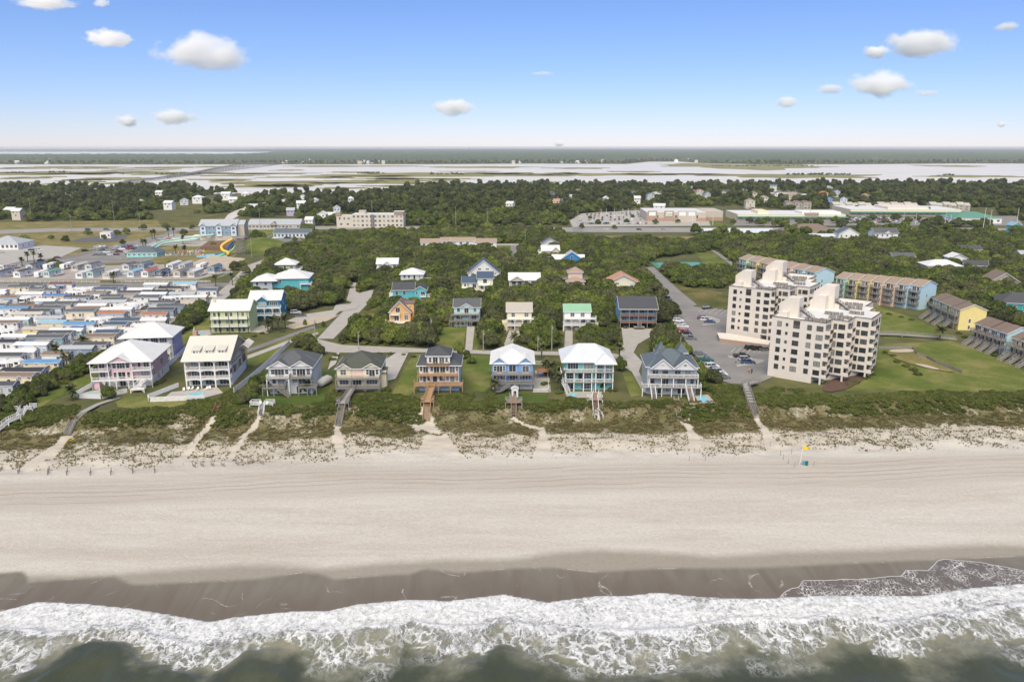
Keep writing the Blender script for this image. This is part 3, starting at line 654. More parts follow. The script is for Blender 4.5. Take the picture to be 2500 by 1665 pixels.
def stairs(root, a, c, w, tr='white', tread='weathered', rails=True, name='stairs'):
    """straight flight from a (top) down to c, with single treads"""
    a, c = Vector(a), Vector(c); d = c - a; hd = Vector((d.x, d.y, 0)); n = max(2, int(abs(d.z) / .19)); side = Vector((-hd.y, hd.x, 0)).normalized() * (w/2)
    b = B()
    for s_ in (-1, 1): b.bar(a + side*s_ - Vector((0,0,.15)), c + side*s_ - Vector((0,0,.05)), .08, .26)
    fl = b.obj(name, trim(tr), root)
    run = hd.length / n; ang = math.atan2(side.y, side.x)
    me = cached(('tread', round(w,2), round(run,2), tread), lambda: B().box(-w/2, w/2, -run*.46, run*.46, -.05, .0).mesh('tread', trim(tread)))
    for i in range(n):
        p = a + d * ((i + .5) / n); put('tread', me, fl, p, ang)
    if rails:
        rb = B()
        for s_ in (-1, 1):
            p0, p1 = a + side*s_, c + side*s_
            rb.bar(p0 + Vector((0,0,.95)), p1 + Vector((0,0,.95)), .1, .09); rb.bar(p0 + Vector((0,0,.5)), p1 + Vector((0,0,.5)), .05, .06)
            k = max(2, int(d.length / 1.2))
            for i in range(k + 1): q = p0 + (p1 - p0) * (i / k); rb.bar(q, q + Vector((0,0,.95)), .09)
        rb.obj('handrail', trim(tr), fl)
    return fl
def H(name, label, px, py, yaw, cat='house', group=None):
    return thing(name, label, cat, W(px, py), R(yaw), group)

# ================================================================== the houses on the dune
# --- pink house
h = H('beach_house', 'large pink beach house with white metal roof and corner balconies beside the trailer park', 226, 952, 8)
pk, wt = wall('pink'), wall('white')
wbox(h, 1.4, 16.6, 2.2, 19, 0, 2.75, wt); wbox(h, 1.4, 16.6, 2.2, 19, 2.75, 8.3, pk); wbox(h, 5.6, 11.2, 1.0, 2.2, 2.75, 8.3, pk, 'bay')
roof(h, 'hip', 0, 17.4, .2, 19.5, 8.3, 4.3, .5, 'white'); roof(h, 'gy', 5.3, 11.5, -.2, 7, 8.34, 1.9, .35, 'white', pk)
for x0, x1 in ((0, 5.2), (11.6, 17.2)):
    deck(h, x0, x1, -.2, 2.2, 5.55, sides='FLR', posts=2, zb=0, ptop=8.2)
deck(h, 0, 17.2, -.2, 1.0, 2.75, sides='FLR', posts=6)
win(h, 'F', 2.2, [(2.6,6.8,1.5,1.6),(4.5,6.7,.8,1.9),(13.2,6.7,.8,1.9),(15.2,6.8,1.5,1.6),(2.6,4.0,1.5,1.6),(4.5,3.9,.9,2.0),(14.6,4.0,2.2,1.6),(3,1.3,1.3,1.3),(8,1.2,1.6,2.0),(12,1.3,1.3,1.3)])
win(h, 'F', 1.0, [(6.5,7,1,1.7),(8.4,7,2.2,1.8),(10.3,7,1,1.7),(6.5,4,.8,1.7),(8.4,3.9,2,2.1),(10.3,4,.8,1.7)])
win(h, 'R', 16.6, [(4,4,.9,1.8),(8,7.3,.9,1.7),(12,5.0,2.2,1.8),(14,7,.5,.8),(12,1.6,.9,1.5),(8,1.6,.9,1.5)])
stairs(h, (14.8,-.3,2.6), (13.6,-3.2,1.1), 1.7, tread='white'); deck(h, 12.2, 16.2, -5, -3.2, 1.1, sides='FR', posts=2, zb=0)
wbox(h, .3, 2.0, .3, 2.0, .02, 2.4, pk, 'storage_room')
# --- lavender house behind it
h = H('beach_house', 'lavender three storey house with broad white hipped metal roof behind the pink house', 296, 885, 8)
pu = wall('purple')
wbox(h, .8, 16.4, 2.0, 14, 0, 8.3, pu); wbox(h, .8, 16.4, 1.8, 2.02, 0, 8.3, wt, 'front_wall')
roof(h, 'hip', .2, 16.8, .4, 14.5, 8.3, 3.7, .5, 'white')
deck(h, 0, 16.0, -.4, 1.8, 5.3, sides='FLR', posts=6, floor='weathered'); deck(h, 0, 16.0, -.4, 1.8, 2.7, sides='FLR')
win(h, 'F', 1.8, [(2.4,6.9,2.2,1.7),(5.2,6.9,2.2,1.7),(8.0,6.6,1.5,2.1),(10.8,6.9,2.2,1.7),(13.6,6.9,2.2,1.7),(3,4,1.6,1.6),(8,3.8,1.5,2.0),(13,4,1.6,1.6)])
win(h, 'R', 16.4, [(3.5,7.0,.8,1.6),(10,7.2,.5,.8),(8,4.2,.8,1.5),(3.6,4,.8,1.5),(12,4.5,.9,.8)])
# --- tan house with arched porches
h = H('beach_house', 'tan and brown house with arched white porches and three dormers on a cream roof', 455, 948, 6)
tn, br = wall('tan'), wall('brown')
wbox(h, .2, 12.9, 2.4, 21, 0, 2.7, wt); wbox(h, .2, 12.9, 2.4, 21, 2.7, 5.5, br); wbox(h, .2, 12.9, 2.4, 21, 5.5, 8.6, tn); wbox(h, .15, 13, 2.35, 21.05, 5.42, 5.62, wt, 'trim_band'); wbox(h, .15, 13, 2.35, 21.05, 2.6, 2.8, wt, 'trim_band')
roof(h, 'gx', 0, 13.1, -.2, 21.2, 8.6, 5.0, .55, 'cream_metal', tn)
for k, z in enumerate((0, 2.75, 5.55)):
    if z: deck(h, 0, 13.1, -.2, 2.4, z, sides='FLR', floor='white')
    for i in range(4):
        x = .25 + i * 4.2; wbox(h, x-.18, x+.18, -.15, .2, z, z+2.62, trim('white'), 'column')
        if i < 3:
            b = B(); N = 10
            for j in range(N):
                a0, a1 = j/N, (j+1)/N; f = lambda a: 2.0 + .55 * math.sin(math.pi * a) ** .6
                b.add([(x+4.2*a0, -.1, z+f(a0)), (x+4.2*a1, -.1, z+f(a1)), (x+4.2*a1, -.1, z+2.65), (x+4.2*a0, -.1, z+2.65), (x+4.2*a0, .1, z+f(a0)), (x+4.2*a1, .1, z+f(a1)), (x+4.2*a1, .1, z+2.65), (x+4.2*a0, .1, z+2.65)], [(0,1,2,3),(7,6,5,4),(0,4,5,1)])
            b.obj('arch', trim('white'), h)
    win(h, 'F', 2.4, [(2.4,z+1.3,2.4,2.0),(6.5,z+1.3,2.8,2.0),(10.6,z+1.3,2.6,2.0)])
win(h, 'R', 12.9, [(4.3,7,1.7,1.8),(8,7.2,.8,1.1),(10.5,7.2,.7,1.1),(12.8,7.2,.7,1.1),(15.4,7.2,.8,1.6),(10.5,10.2,1.4,1.8),(4,3.9,.8,1.8),(8.5,4.2,.9,1.9),(10.8,4.2,1.8,1.6),(15.5,4.2,.8,1.7)])
for x in (3.0, 6.7, 10.4):
    d = wbox(h, x-1.1, x+1.1, 2.4, 6.6, 9.4, 11.0, wt, 'dormer'); roof(h, 'shedf', x-1.1, x+1.1, 2.4, 6.8, 11.05, .75, .3, 'cream_metal', t=.12, name='dormer_roof'); win(h, 'F', 2.4, [(x-.45,10.5,.6,.6),(x+.45,10.5,.6,.6)])
wbox(h, .2, 1.4, 10.4, 12.0, 11.5, 15.0, wall('brick'), 'chimney')
roof(h, 'gy', 13.0, 15.5, 14, 21.3, 8.7, 1.1, .3, 'cream_metal', tn)
# --- grey duplex with two gables
h = H('beach_house', 'light grey duplex with two front gables, grey shingle roof and half weathered balconies', 660, 962, 3)
gy = wall('pale_grey')
wbox(h, 0, 12.4, 0, 14, 0, 8.0, gy)
roof(h, 'hip', 0, 12.4, 0, 14, 8.0, 3.6, .5, 'grey')
for x0, x1 in ((0.0, 6.2), (6.2, 12.4)): roof(h, 'gy', x0, x1, -.15, 6, 8.02, 2.15, .4, 'grey', wt)
deck(h, -.3, 6.2, -2.2, 0, 5.3, 'white', 'weathered', posts=2); deck(h, 6.3, 12.6, -2.2, 0, 5.35, 'weathered', posts=2)
deck(h, -1.6, 5.0, -2.6, 0, 2.6, 'weathered', posts=3); deck(h, 8.6, 14.0, -2.4, 0, 2.6, 'weathered', posts=3)
stairs(h, (3.0,-2.6,2.5), (6.4,-3.2,.1), 1.2, 'weathered')
win(h, 'F', 0, [(1.2,6.7,1,1.3),(3.1,6.4,2.6,2.1),(5.2,6.7,.9,1.3),(7.4,6.7,1.0,1.8),(9.3,6.4,2.4,2.1),(11.4,6.7,1,1.8),(1.4,3.9,1,1.4),(3.4,3.7,2,2.1),(9.4,3.7,2.0,2.1),(11.6,4,1,1.4),(5.4,4,.9,1.2),(7.4,4,1.4,1),(3.2,1.2,2.2,2.0),(8.4,1.2,1.4,2.0),(10.4,1.3,1.2,1.4),(3.1,8.4,2.4,.35),(9.3,8.4,2.4,.35)])
win(h, 'R', 12.4, [(2.5,6.6,.7,1.3),(5,6.8,.7,1.0),(7.5,6.8,.6,1.0),(11,6.6,.7,1.3)])
# --- cream duplex
h = H('beach_house', 'cream duplex with dark green grey shingle roof and weathered grey decks', 825, 955, 2)
cr = wall('cream')
wbox(h, 0, 12.6, 0, 13.5, 0, 7.0, cr); wbox(h, 4.0, 7.6, -.03, .02, 4.4, 7.0, wall('peach'), 'recessed_panel')
roof(h, 'hip', 0, 12.6, 0, 13.5, 7.0, 3.6, .5, 'green_grey')
for x0, x1 in ((0, 4.1), (7.7, 12.6)): roof(h, 'gy', x0, x1, -.25, 5.5, 7.02, 1.7, .4, 'green_grey', cr); wbox(h, x0+.02, x1-.02, -.22, .0, 2.2, 7.0, cr, 'bay')
deck(h, -.2, 12.8, -2.4, -.25, 4.35, 'weathered', posts=4); deck(h, -.2, 12.8, -2.4, -.25, 1.6, 'weathered', posts=4)
win(h, 'F', -.24, [(1.9,5.9,1.6,1.6),(9.0,5.9,.7,1.5),(10.3,5.5,1.6,2.0),(11.8,5.9,.7,1.5),(2.0,2.9,2.5,1.5),(10.2,2.9,3.2,1.5)])
win(h, 'F', 0, [(5.9,5.7,1.7,2.0),(5.8,2.8,2.4,2.0)])
wbox(h, 12.6, 14.0, 3, 6.5, 0, 5, cr, 'stair_wing'); roof(h, 'shedf', 12.5, 14.0, 3, 6.5, 4.6, .9, .25, 'green_grey', t=.15)
# --- blue house with orange decks
h = H('beach_house', 'pale blue house with three orange wooden deck tiers and dark slate roofs', 1013, 958, 1)
sb = wall('sky_blue')
wbox(h, 1.2, 13.0, 1.5, 12, 0, 8.0, sb); wbox(h, 3.6, 10.4, 1.5, 9.5, 8.0, 10.8, sb)
wbox(h, 1.25, 12.95, 1.44, 1.52, 2.6, 8.0, wt, 'front_panel'); wbox(h, 3.65, 10.35, 1.44, 1.52, 8.0, 10.7, wt, 'front_panel')
roof(h, 'hip', 1.0, 13.4, 1.1, 12.4, 8.0, 3.3, .4, 'dark'); roof(h, 'hip', 3.6, 10.4, 1.5, 9.8, 10.8, 1.9, .4, 'dark')
deck(h, -.2, 14.2, -1.4, 1.5, 2.55, 'wood', posts=5); deck(h, .8, 12.6, -.6, 1.5, 5.35, 'wood', posts=4, zb=2.5, post_tr='wood'); deck(h, 3.6, 10.0, .1, 1.5, 8.05, 'wood')
win(h, 'F', 1.44, [(1.9,6.8,.7,1.4),(3.2,6.5,1.4,2.0),(5,6.8,.7,1.4),(6.4,6.5,1.5,2.0),(8.2,6.5,1.4,2.0),(9.6,6.8,.7,1.4),(11,6.5,1.5,2.0),(12.4,6.8,.7,1.4),
  (4.6,9.5,.7,1.3),(6.1,9.3,1.4,2.0),(8.0,9.3,1.4,2.0),(9.4,9.5,.7,1.3),(1.8,3.9,.7,1.4),(2.8,3.8,.8,2.0),(4.0,3.9,.7,1.4),(5.9,3.8,1.2,2.0),(8,3.9,1.6,1.6),(9.6,3.9,.7,1.4),(11,3.8,1.2,2.0),(12.4,3.9,.7,1.4)])
win(h, 'R', 13.0, [(4,6.8,.7,1.4),(8,6.8,.7,1.4)])
# --- blue house with white metal roof
h = H('beach_house', 'cornflower blue house with white metal roof and weathered decks behind the small white shed', 1202, 950, 0)
bl = wall('blue')
wbox(h, 0, 12, 0, 13.5, 0, 8.1, bl); wbox(h, .05, 11.95, -.03, .02, 0, 2.6, wt, 'lower_wall')
roof(h, 'hip', -.2, 12.2, -.1, 13.6, 8.1, 3.5, .5, 'white', ridge=4.2)
for x0, x1 in ((0, 4.2), (7.8, 12)): wbox(h, x0+.02, x1-.02, -.25, .0, 5.3, 8.1, bl, 'bay'); roof(h, 'gy', x0, x1, -.35, 6, 8.12, 1.95, .35, 'white', bl)
deck(h, -.3, 12.2, -2.6, -.25, 5.2, 'weathered', posts=4); deck(h, -.3, 12.2, -2.6, -.25, 2.5, 'weathered', posts=4)
win(h, 'F', -.26, [(.9,6.5,.8,1.5),(2.2,6.3,1.6,2.0),(3.5,6.5,.7,1.5),(9.9,6.3,1.9,2.0)]); win(h, 'F', -.01, [(6.0,6.4,2.0,2.1)])
for x in (.75, 1.65, 2.75, 3.65, 8.4, 9.3, 10.2, 11.1): win(h, 'F', -.01, [(x,3.9,.7,1.5)])
win(h, 'F', -.01, [(6,3.7,1.6,2.0),(7.2,3.9,.5,1.3)])
stairs(h, (5.2,-2.7,2.4), (2.6,-4.2,.9), 1.3, 'weathered'); deck(h, 1.0, 2.8, -5, -3.4, .9, 'weathered', sides='FL')
# --- teal house with white porches
h = H('beach_house', 'mint teal house with white porch grid and silver metal roof above a blue pool', 1376, 957, 0)
tl = wall('teal')
wbox(h, .6, 14.2, 2.2, 14.5, 0, 9.0, tl)
roof(h, 'hip', -.2, 14.6, 1.2, 15, 9.0, 3.8, .5, 'silver', ridge=5.4); roof(h, 'hip', 9.4, 15.0, -.4, 6, 8.8, 2.3, .4, 'silver')
for z in (3.0, 6.0): deck(h, .2, 14.6, 0, 2.2, z, 'white', 'weathered', sides='FLR')
for x in (.4, 3.0, 5.8, 8.2, 9.4, 12.0, 14.4): wbox(h, x-.12, x+.12, .0, .24, 0, 8.9 if x > 9 else 5.9, trim('white'), 'post')
win(h, 'F', 2.2, [(2.8,7.4,3.0,2.0),(7.4,7.4,2.8,2.0),(10.8,7.5,1.4,1.6),(12.8,7.5,1.4,1.6),(2.2,4.3,2.2,1.7),(5.0,4.2,1.2,2.0),(7.2,4.3,2.4,1.7),(10.6,4.3,1.4,1.7),(12.8,4.3,1.4,1.7),(2,1.2,2,2.0),(7,1.2,3.2,1.6)])
stairs(h, (-.4,2.2,6.0), (.4,.2,3.0), 1.1, 'white'); stairs(h, (-.2,.6,3.0), (1.4,-1.2,.1), 1.1, 'white')
# --- grey house with twin gables and white railings
h = H('beach_house', 'grey house with twin arched gables, slate roof and white railed decks beside the parking lot', 1578, 962, -3)
g2 = wall('grey')
wbox(h, 0, 14.2, 0, 13, 0, 8.4, g2)
roof(h, 'hip', -.2, 14.4, 0, 13.2, 8.4, 3.8, .4, 'slate'); 
for x0, x1 in ((1.0, 7.2), (7.4, 13.6)): roof(h, 'gy', x0, x1, -1.9, 6, 8.42, 2.9, .4, 'slate', wall('pale_grey')); win(h, 'F', -1.9, [((x0+x1)/2, 9.4, 1.0, .5)]); wbox(h, x0+.02, x1-.02, -1.85, 0, 8.0, 8.4, trim('white'), 'beam')
roof(h, 'hip', 3.4, 6.6, 8.4, 12.4, 10.4, 3.0, .2, 'slate', name='turret_roof'); roof(h, 'hip', 9.6, 12.8, 8.4, 12.4, 10.4, 2.8, .2, 'slate', name='turret_roof')
deck(h, .2, 14.4, -2.4, 0, 5.7, 'white', 'weathered', posts=5, zb=2.9, brace=False); deck(h, -1.6, 15.4, -2.4, 0, 2.8, 'white', 'weathered', posts=7, brace=False)
for x in (1.9, 2.8, 4.7, 5.6, 8.3, 9.2, 11.2, 12.1): win(h, 'F', 0, [(x,7.1,.8,1.7)])
win(h, 'F', 0, [(1.6,4.2,1.2,1.8),(5,4.0,2.4,2.0),(10,4.2,2.6,1.6),(13,4.2,1,1.7),(4,1.2,1.6,2.0),(6,1.4,1,1.3),(10,1.3,2,2.0)])
stairs(h, (1.4,-2.5,2.7), (1.6,-5.6,.1), 1.3, 'white'); stairs(h, (11.6,-2.5,2.7), (12.0,-6.6,-.1), 1.5, 'white', 'tread')
# --- small white changing shed on the dune
h = H('shed', 'tiny white wooden shed with peaked roof standing above the dune stairs', 1249, 971, 0, 'shed')
wbox(h, 0, 1.9, 0, 1.8, 0, 2.6, wt); roof(h, 'gy', 0, 1.9, 0, 1.8, 2.6, .6, .2, 'white', wt, t=.1, rib=False); win(h, 'F', 0, [(.95,1.1,.8,1.95)])

# ================================================================== houses in the trees behind
def simple(name, label, px, py, yaw, w, d, hh, wk, rk, kind='gx', rh=2.6, o=.45, F=(), Rr=(), Ll=(), decks=(), tr='white', cat='house'):
    h = H(name, label, px, py, yaw, cat); wm = wall(wk)
    wbox(h, 0, w, 0, d, 0, hh, wm); roof(h, kind, 0, w, 0, d, hh, rh, o, rk, wm if kind in ('gx', 'gy') else None)
    win(h, 'F', 0, F, tr); win(h, 'R', w, Rr, tr); win(h, 'L', 0, Ll, tr)
    for dk in decks: deck(h, *dk[0], **dk[1])
    return h
def grid_w(xs_, zs, w, h): return [(x, z, w, h) for x in xs_ for z in zs]
K = dict
h = simple('vacation_house', 'lime green three storey house with dark posts, white railings and white metal roof', 518, 813, 4, 14.6, 12, 8.9, 'lime', 'white', 'gx', 3.2, .7, grid_w((1.5,3.2,6,7.8,10.5,12.2), (1.2,4.2,7.2), 1.0, 1.5), (), (), [((0,14.6,-2,0,2.9), K(sides='FLR')), ((0,14.6,-2,0,5.9), K(sides='FLR'))])
for i in range(5): wbox(h, .1+i*3.55, .3+i*3.55, -2, -1.8, 0, 8.8, trim('black'), 'post')
wbox(h, .1, .9, 4, 5, 9, 12.2, wall('cream'), 'chimney')
h = simple('vacation_house', 'deep blue three storey house with white balconies and white metal roof beside the lime house', 612, 785, 5, 12.6, 12, 9.0, 'deep_blue', 'white', 'gx', 3.0, .5, [(2,7.4,2.4,1.5),(9.8,7.4,3,1.5),(1.8,4.4,1.5,1.5),(4.4,4.8,1,.5),(6.2,4.8,1,.5),(8.6,4.3,1,1.6),(10.6,4.3,2,1.6),(8.2,1.3,1,1.5),(11.4,1.3,1,1.5)], [(5,7,.8,1.4),(9,4,.8,1.4)], (), [((-.2,12.8,-2,0,2.9), K(sides='FLR', posts=5)), ((-.2,12.8,-2,0,5.9), K(sides='FLR', posts=5, zb=3))])
roof(h, 'gy', 3.6, 7.4, -.8, 5, 9.0, 1.7, .3, 'white', wall('deep_blue')); wbox(h, 3.7, 7.3, -.6, 0, 6, 9.0, wall('deep_blue'), 'bay'); win(h, 'F', -.6, [(5.5,7.4,2.8,1.4)])
h = simple('vacation_house', 'sprawling white roofed house with turquoise and grey walls behind the deep blue house', 668, 722, 6, 17, 15, 8.4, 'turquoise', 'white', 'hip', 3.4, .6, [(1.6,6.8,1,1.5),(3.6,6.8,1,1.5)], [(4,6.8,1.6,1.6),(9,6.8,1,1.5)], (), [((13,18.5,-1.4,2,5.6), K(sides='FR', posts=2))])
wbox(h, -9, 0, -1.5, 12, 0, 7.6, wall('grey'), 'side_wing'); roof(h, 'hip', -9.2, 2, -1.8, 12, 7.6, 2.6, .6, 'white'); win(h, 'F', -1.5, [(-7,6.2,1.2,1.4),(-3,6.2,1.2,1.4)])
h = simple('vacation_house', 'small sage green house with white pyramid roof half buried in trees', 673, 675, 5, 11, 10, 6.6, 'sage', 'white', 'hip', 3.0, .7, [(1.6,5,1,1.5),(5.4,5,1,1.5),(9,5,1.4,1.5)], [(4,5,1,1.4)], (), [((-2.6,0,-1,8,3.6), K(sides='FLB')), ((11,14,-1,6,3.6), K(sides='FRB'))])
h = simple('cottage', 'white stilted cottage with white roof, small front gable and double stair', 921, 671, 2, 11.6, 9, 6.2, 'white', 'white', 'gx', 2.8, .5, [(1.8,4.9,1.6,1.4),(5.8,4.8,2.2,2.0),(9.8,4.9,1.6,1.4)], [(4,4.9,1,1.3)], (), [((-.1,11.7,-2,0,3.3), K(sides='FLR', posts=5))])
roof(h, 'gy', 3.7, 7.9, -1.6, 4, 6.0, 1.6, .3, 'white', wt); stairs(h, (5.8,-2,3.2), (5.8,-5,.5), 1.8)
h = simple('cottage', 'pale grey cottage with low white hipped roof in the thicket', 979, 702, 2, 11.4, 10, 6.8, 'pale_grey', 'white', 'hip', 2.6, .6, [(2,5.6,1,1.3),(4.2,5.6,1,1.3),(7,5.4,.9,2.0),(9.6,5.6,.8,1.3)], [(3,5.6,1,1.3)])
wbox(h, 11.4, 14.5, 1, 7, 0, 3.8, wall('pale_grey'), 'side_room'); roof(h, 'flat', 11.4, 15, .8, 7, 3.9, 0, .2, 'white', rib=False)
h = simple('vacation_house', 'turquoise house with dark shingle roof and white side stairs behind the orange house', 960, 750, 3, 9.6, 10, 7.8, 'turquoise', 'dark', 'gx', 2.8, .4, [(1.8,6.4,1.2,1.6),(5.2,6.4,1.2,1.6),(5.6,3.6,.8,1.3),(1.6,3.2,1.2,1.2)], [], (), [((-1.8,0,1,9,5.0), K(sides='FLB', posts=2)), ((-1.8,0,1,9,2.4), K(sides='FLB'))])
wbox(h, 9.6, 15.2, -1, 8, 0, 7.8, wall('turquoise'), 'wing'); roof(h, 'gy', 9.6, 15.2, -1, 8, 7.8, 1.9, .35, 'dark', wall('turquoise')); win(h, 'F', -1, [(10.8,6.6,.9,1.1),(13.6,6.2,1.7,1.9),(13.6,3.4,1.7,1.9)]); deck(h, 12.2, 15, -2.4, -1, 5, sides='FLR'); deck(h, 12.2, 15, -2.4, -1, 2.3, sides='FLR', posts=2)
wbox(h, 15.2, 18, 1, 6, 0, 4.4, wall('turquoise'), 'lean_to'); roof(h, 'gx', 15.2, 18.2, 1, 6, 4.4, 1.0, .25, 'white', wall('turquoise')); win(h, 'F', 1, [(16.2,3.2,.9,1.3),(17.4,3.2,.9,1.3)])
h = simple('vacation_house', 'bright orange house with steep brown roof and white tiered balconies', 952, 803, 1, 8.4, 9, 6.6, 'orange', 'brown', 'gy', 4.6, .4, [(3.4,7.6,1.6,2.0),(2.8,4.3,1.8,2.0),(6.6,4.6,1.4,1.8),(6.6,6.0,1.6,.45),(2.6,1.3,1.8,2.0),(6.4,1.3,1.6,1.8)], (), (), [((-1.4,8.2,-2.4,0,2.9), K(sides='FLR', posts=4, brace=False)), ((.2,4.2,-1.4,0,5.9), K(sides='FLR', posts=2, zb=2.9, brace=False)), ((-.2,8.2,-2.8,0,.35), K(sides='FLR'))])
wbox(h, 6, 9.4, 3, 9, 0, 9.6, wall('orange'), 'tower_block'); roof(h, 'flat', 4.4, 9.4, 3, 9, 9.8, 0, .2, 'brown'); win(h, 'F', 3, [(7.9,8.4,.7,.7)])
h = simple('vacation_house', 'pale aqua house with grey gabled roof over two weathered decks and a carport', 1109, 797, 1, 10.4, 9, 7.9, 'aqua', 'grey', 'gx', 2.8, .4, [(1.8,6.8,1.1,1.4),(5,6.4,1.6,2.0),(8.4,6.8,1.1,1.4),(2,3.8,2.2,1.8),(8,3.8,1.8,1.8),(1.4,1.3,.9,1.4),(3.6,1.3,.9,1.4)], [(4,6.6,.8,1.3)], (), [((-1.2,10.2,-2.2,0,5.2), K(tr='weathered', posts=4)), ((-2,10.2,-2.2,0,2.6), K(tr='weathered', posts=5))])
roof(h, 'gy', 2.6, 7.4, -.2, 4, 7.9, 1.8, .3, 'grey', wall('aqua')); wbox(h, 5.6, 10, -.03, .03, 0, 2.3, trim('black'), 'carport_shade_panel')  # black panel on the wall paints in the shade of an open carport
h = simple('vacation_house', 'cream house with weathered brown roof and a white outside stair tower', 1238, 807, 0, 9.6, 10, 7.6, 'cream', 'beige', 'gx', 2.8, .4, [(2.4,6.3,1.3,1.4),(7.6,6.3,1.5,1.4),(2.4,3.7,1.4,1.8),(7,3.6,1.6,1.8),(2.5,1.3,1,1.5),(8.2,1.3,.8,1.4)], (), (), [((-.2,12.4,-2.2,0,5.0), K(sides='FLR', posts=5)), ((-.2,12.4,-2.2,0,2.5), K(sides='FLR'))])
stairs(h, (12.6,-1,4.9), (10.4,-1,2.6), 1.1); stairs(h, (12.4,-1.8,2.4), (8.6,-3.2,.1), 1.2); wbox(h, -3, 0, 1, 7, 0, 3, wall('cream'), 'garage')
h = simple('vacation_house', 'white house with mint green metal roof, white decks and garage below', 1377, 806, 0, 10.4, 9, 7.4, 'white', 'green', 'gx', 2.4, .3, [(3.2,6.1,1.5,1.6),(7.2,6.1,1.5,1.6),(1.6,3.8,1.0,.7),(3.2,3.8,1.0,.7),(7.4,3.6,1.6,1.6),(9.4,3.7,.9,1)], (), (), [((-.4,12.4,-2.4,0,5.0), K(sides='FLR', posts=5)), ((-.6,13.2,-2.4,0,2.5), K(sides='FLR', posts=5))])
stairs(h, (11.2,-2.6,2.4), (8.4,-3.4,.1), 1.2); wbox(h, 1.2, 4.2, -.06, 0, 0, 2.2, trim('grey_wood'), 'garage_door')
h = H('vacation_house', 'blue duplex on wooden pilings with long black shingle roof and brown decks', 1511, 799, -1)
wbox(h, 0, 14.6, 0, 13, 2.4, 8.0, wall('duplex_blue')); roof(h, 'gx', -.2, 14.8, -2.4, 13.4, 8.0, 3.7, .3, 'dark', wall('duplex_blue'))
for z in (2.45, 5.2): deck(h, 0, 14.6, -2.4, 0, z, 'weathered', sides='FLR', floor='red_wood')
for i in range(5): wbox(h, .1+i*3.57, .35+i*3.57, -2.35, -2.1, 0, 7.9, trim('weathered'), 'piling'); wbox(h, .1+i*3.57, .35+i*3.57, 5, 5.25, 0, 2.4, trim('weathered'), 'piling')
win(h, 'F', 0, [(2,3.8,1.6,1.6),(4.8,3.6,1.6,2.0),(9.2,3.8,1.6,1.6),(12.2,3.8,1.6,1.6),(1.8,6.6,1.6,1.5),(5.4,6.4,1.6,2.0),(9,6.6,1.6,1.5),(12.4,6.6,1.6,1.5)]); wbox(h, 5.4, 9.6, -5, -2.5, .9, 1.1, trim('weathered'), 'landing'); stairs(h, (7.6,-2.5,2.4), (7.6,-4.8,1.1), 1.4, 'weathered')
h = simple('cottage', 'cream house with navy blue shingle roofs and white arched porch', 1128, 724, 1, 8, 9, 6.6, 'pale_yellow', 'navy', 'gx', 2.6, .3, [(1.6,5.6,.9,1.3),(3.0,5.6,.9,1.3),(6,5.2,1.6,2.0)], (), (), [((-.2,3.4,-2,0,3.6), K(sides='FLR', posts=2))])
wbox(h, 7.6, 15, -2, 8, 0, 9.2, wall('pale_yellow'), 'tower_wing'); roof(h, 'gx', 7.4, 15.2, -2.2, 8, 9.2, 2.6, .3, 'navy', wall('pale_yellow')); win(h, 'F', -2, [(11.2,7.8,1.7,1.9),(10,4.6,1.4,1.6),(13,4.6,1.4,1.6)]); deck(h, 7.8, 13.6, -3.8, -2, 6.1, posts=3); deck(h, 7.8, 13.6, -3.8, -2, 3.2, sides='FLR')
h = simple('cottage', 'tall white A-frame house with steep navy roof and arched windows', 1143, 694, 2, 16.5, 10, 5.6, 'white', 'navy', 'gy', 7.2, .5, [(6.0,8.0,1.6,.8),(10.2,8.0,1.6,.8),(2.4,5.6,1.6,.7),(14.0,5.6,1.6,.7),(6.2,5.4,1.6,1.8),(10.2,5.4,1.6,1.8)])
h = simple('cottage', 'long white cottage with white metal roof and one low front gable', 1243, 708, 1, 15.6, 9, 5.0, 'white', 'white', 'gx', 3.2, .4, [(8.6,3.8,1.7,1.4),(12,3.4,1.6,2.0),(2.4,3.6,1.8,1.5),(5.4,3.6,1.8,1.5)], (), (), [((.4,7.4,-2,0,2.0), K(tr='weathered', posts=3)), ((9,14.4,-1.6,0,2.0), K(tr='weathered', posts=3))])
roof(h, 'gy', .6, 7.4, -1.6, 5, 5.0, 2.2, .3, 'white', wall('beige'))
h = simple('cottage', 'narrow pink house with stacked brown hipped roofs and side balconies', 1383, 716, 0, 8.8, 9, 6.0, 'blush', 'tan', 'hip', 2.6, .5, [(1.6,4.6,1.4,1.6),(4.4,4.6,1.4,1.6),(7,4.6,1.2,1.6)], (), (), [((-2,0,0,6,3.0), K(tr='weathered', posts=2)), ((-1,9.6,-1.6,0,3.0), K(tr='weathered', posts=4))])
wbox(h, 1, 8, 3, 9.5, 6, 10, wall('blush'), 'upper_storey'); roof(h, 'hip', 1, 8, 3, 9.5, 10, 2.2, .5, 'tan'); deck(h, 8, 10.6, 3, 7, 6.6, 'weathered', sides='FRB'); deck(h, -1.8, 1, 3, 7, 6.6, 'weathered', sides='FLB')
h = simple('cottage', 'cream house with wide terracotta roof, arched window and timber deck', 1481, 719, -1, 16, 12, 5.4, 'pale_yellow', 'terracotta', 'gy', 4.4, .7, [(5,5.4,1.7,.8),(10,3.6,1.3,1.5),(12.2,3.6,1.6,2.0),(14.2,3.6,1.0,1.5),(12.2,5.2,1.6,.4),(3.6,3.3,3.4,1.6)], (), (), [((.4,16.2,-2.4,0,2.2), K(tr='weathered', posts=5))])
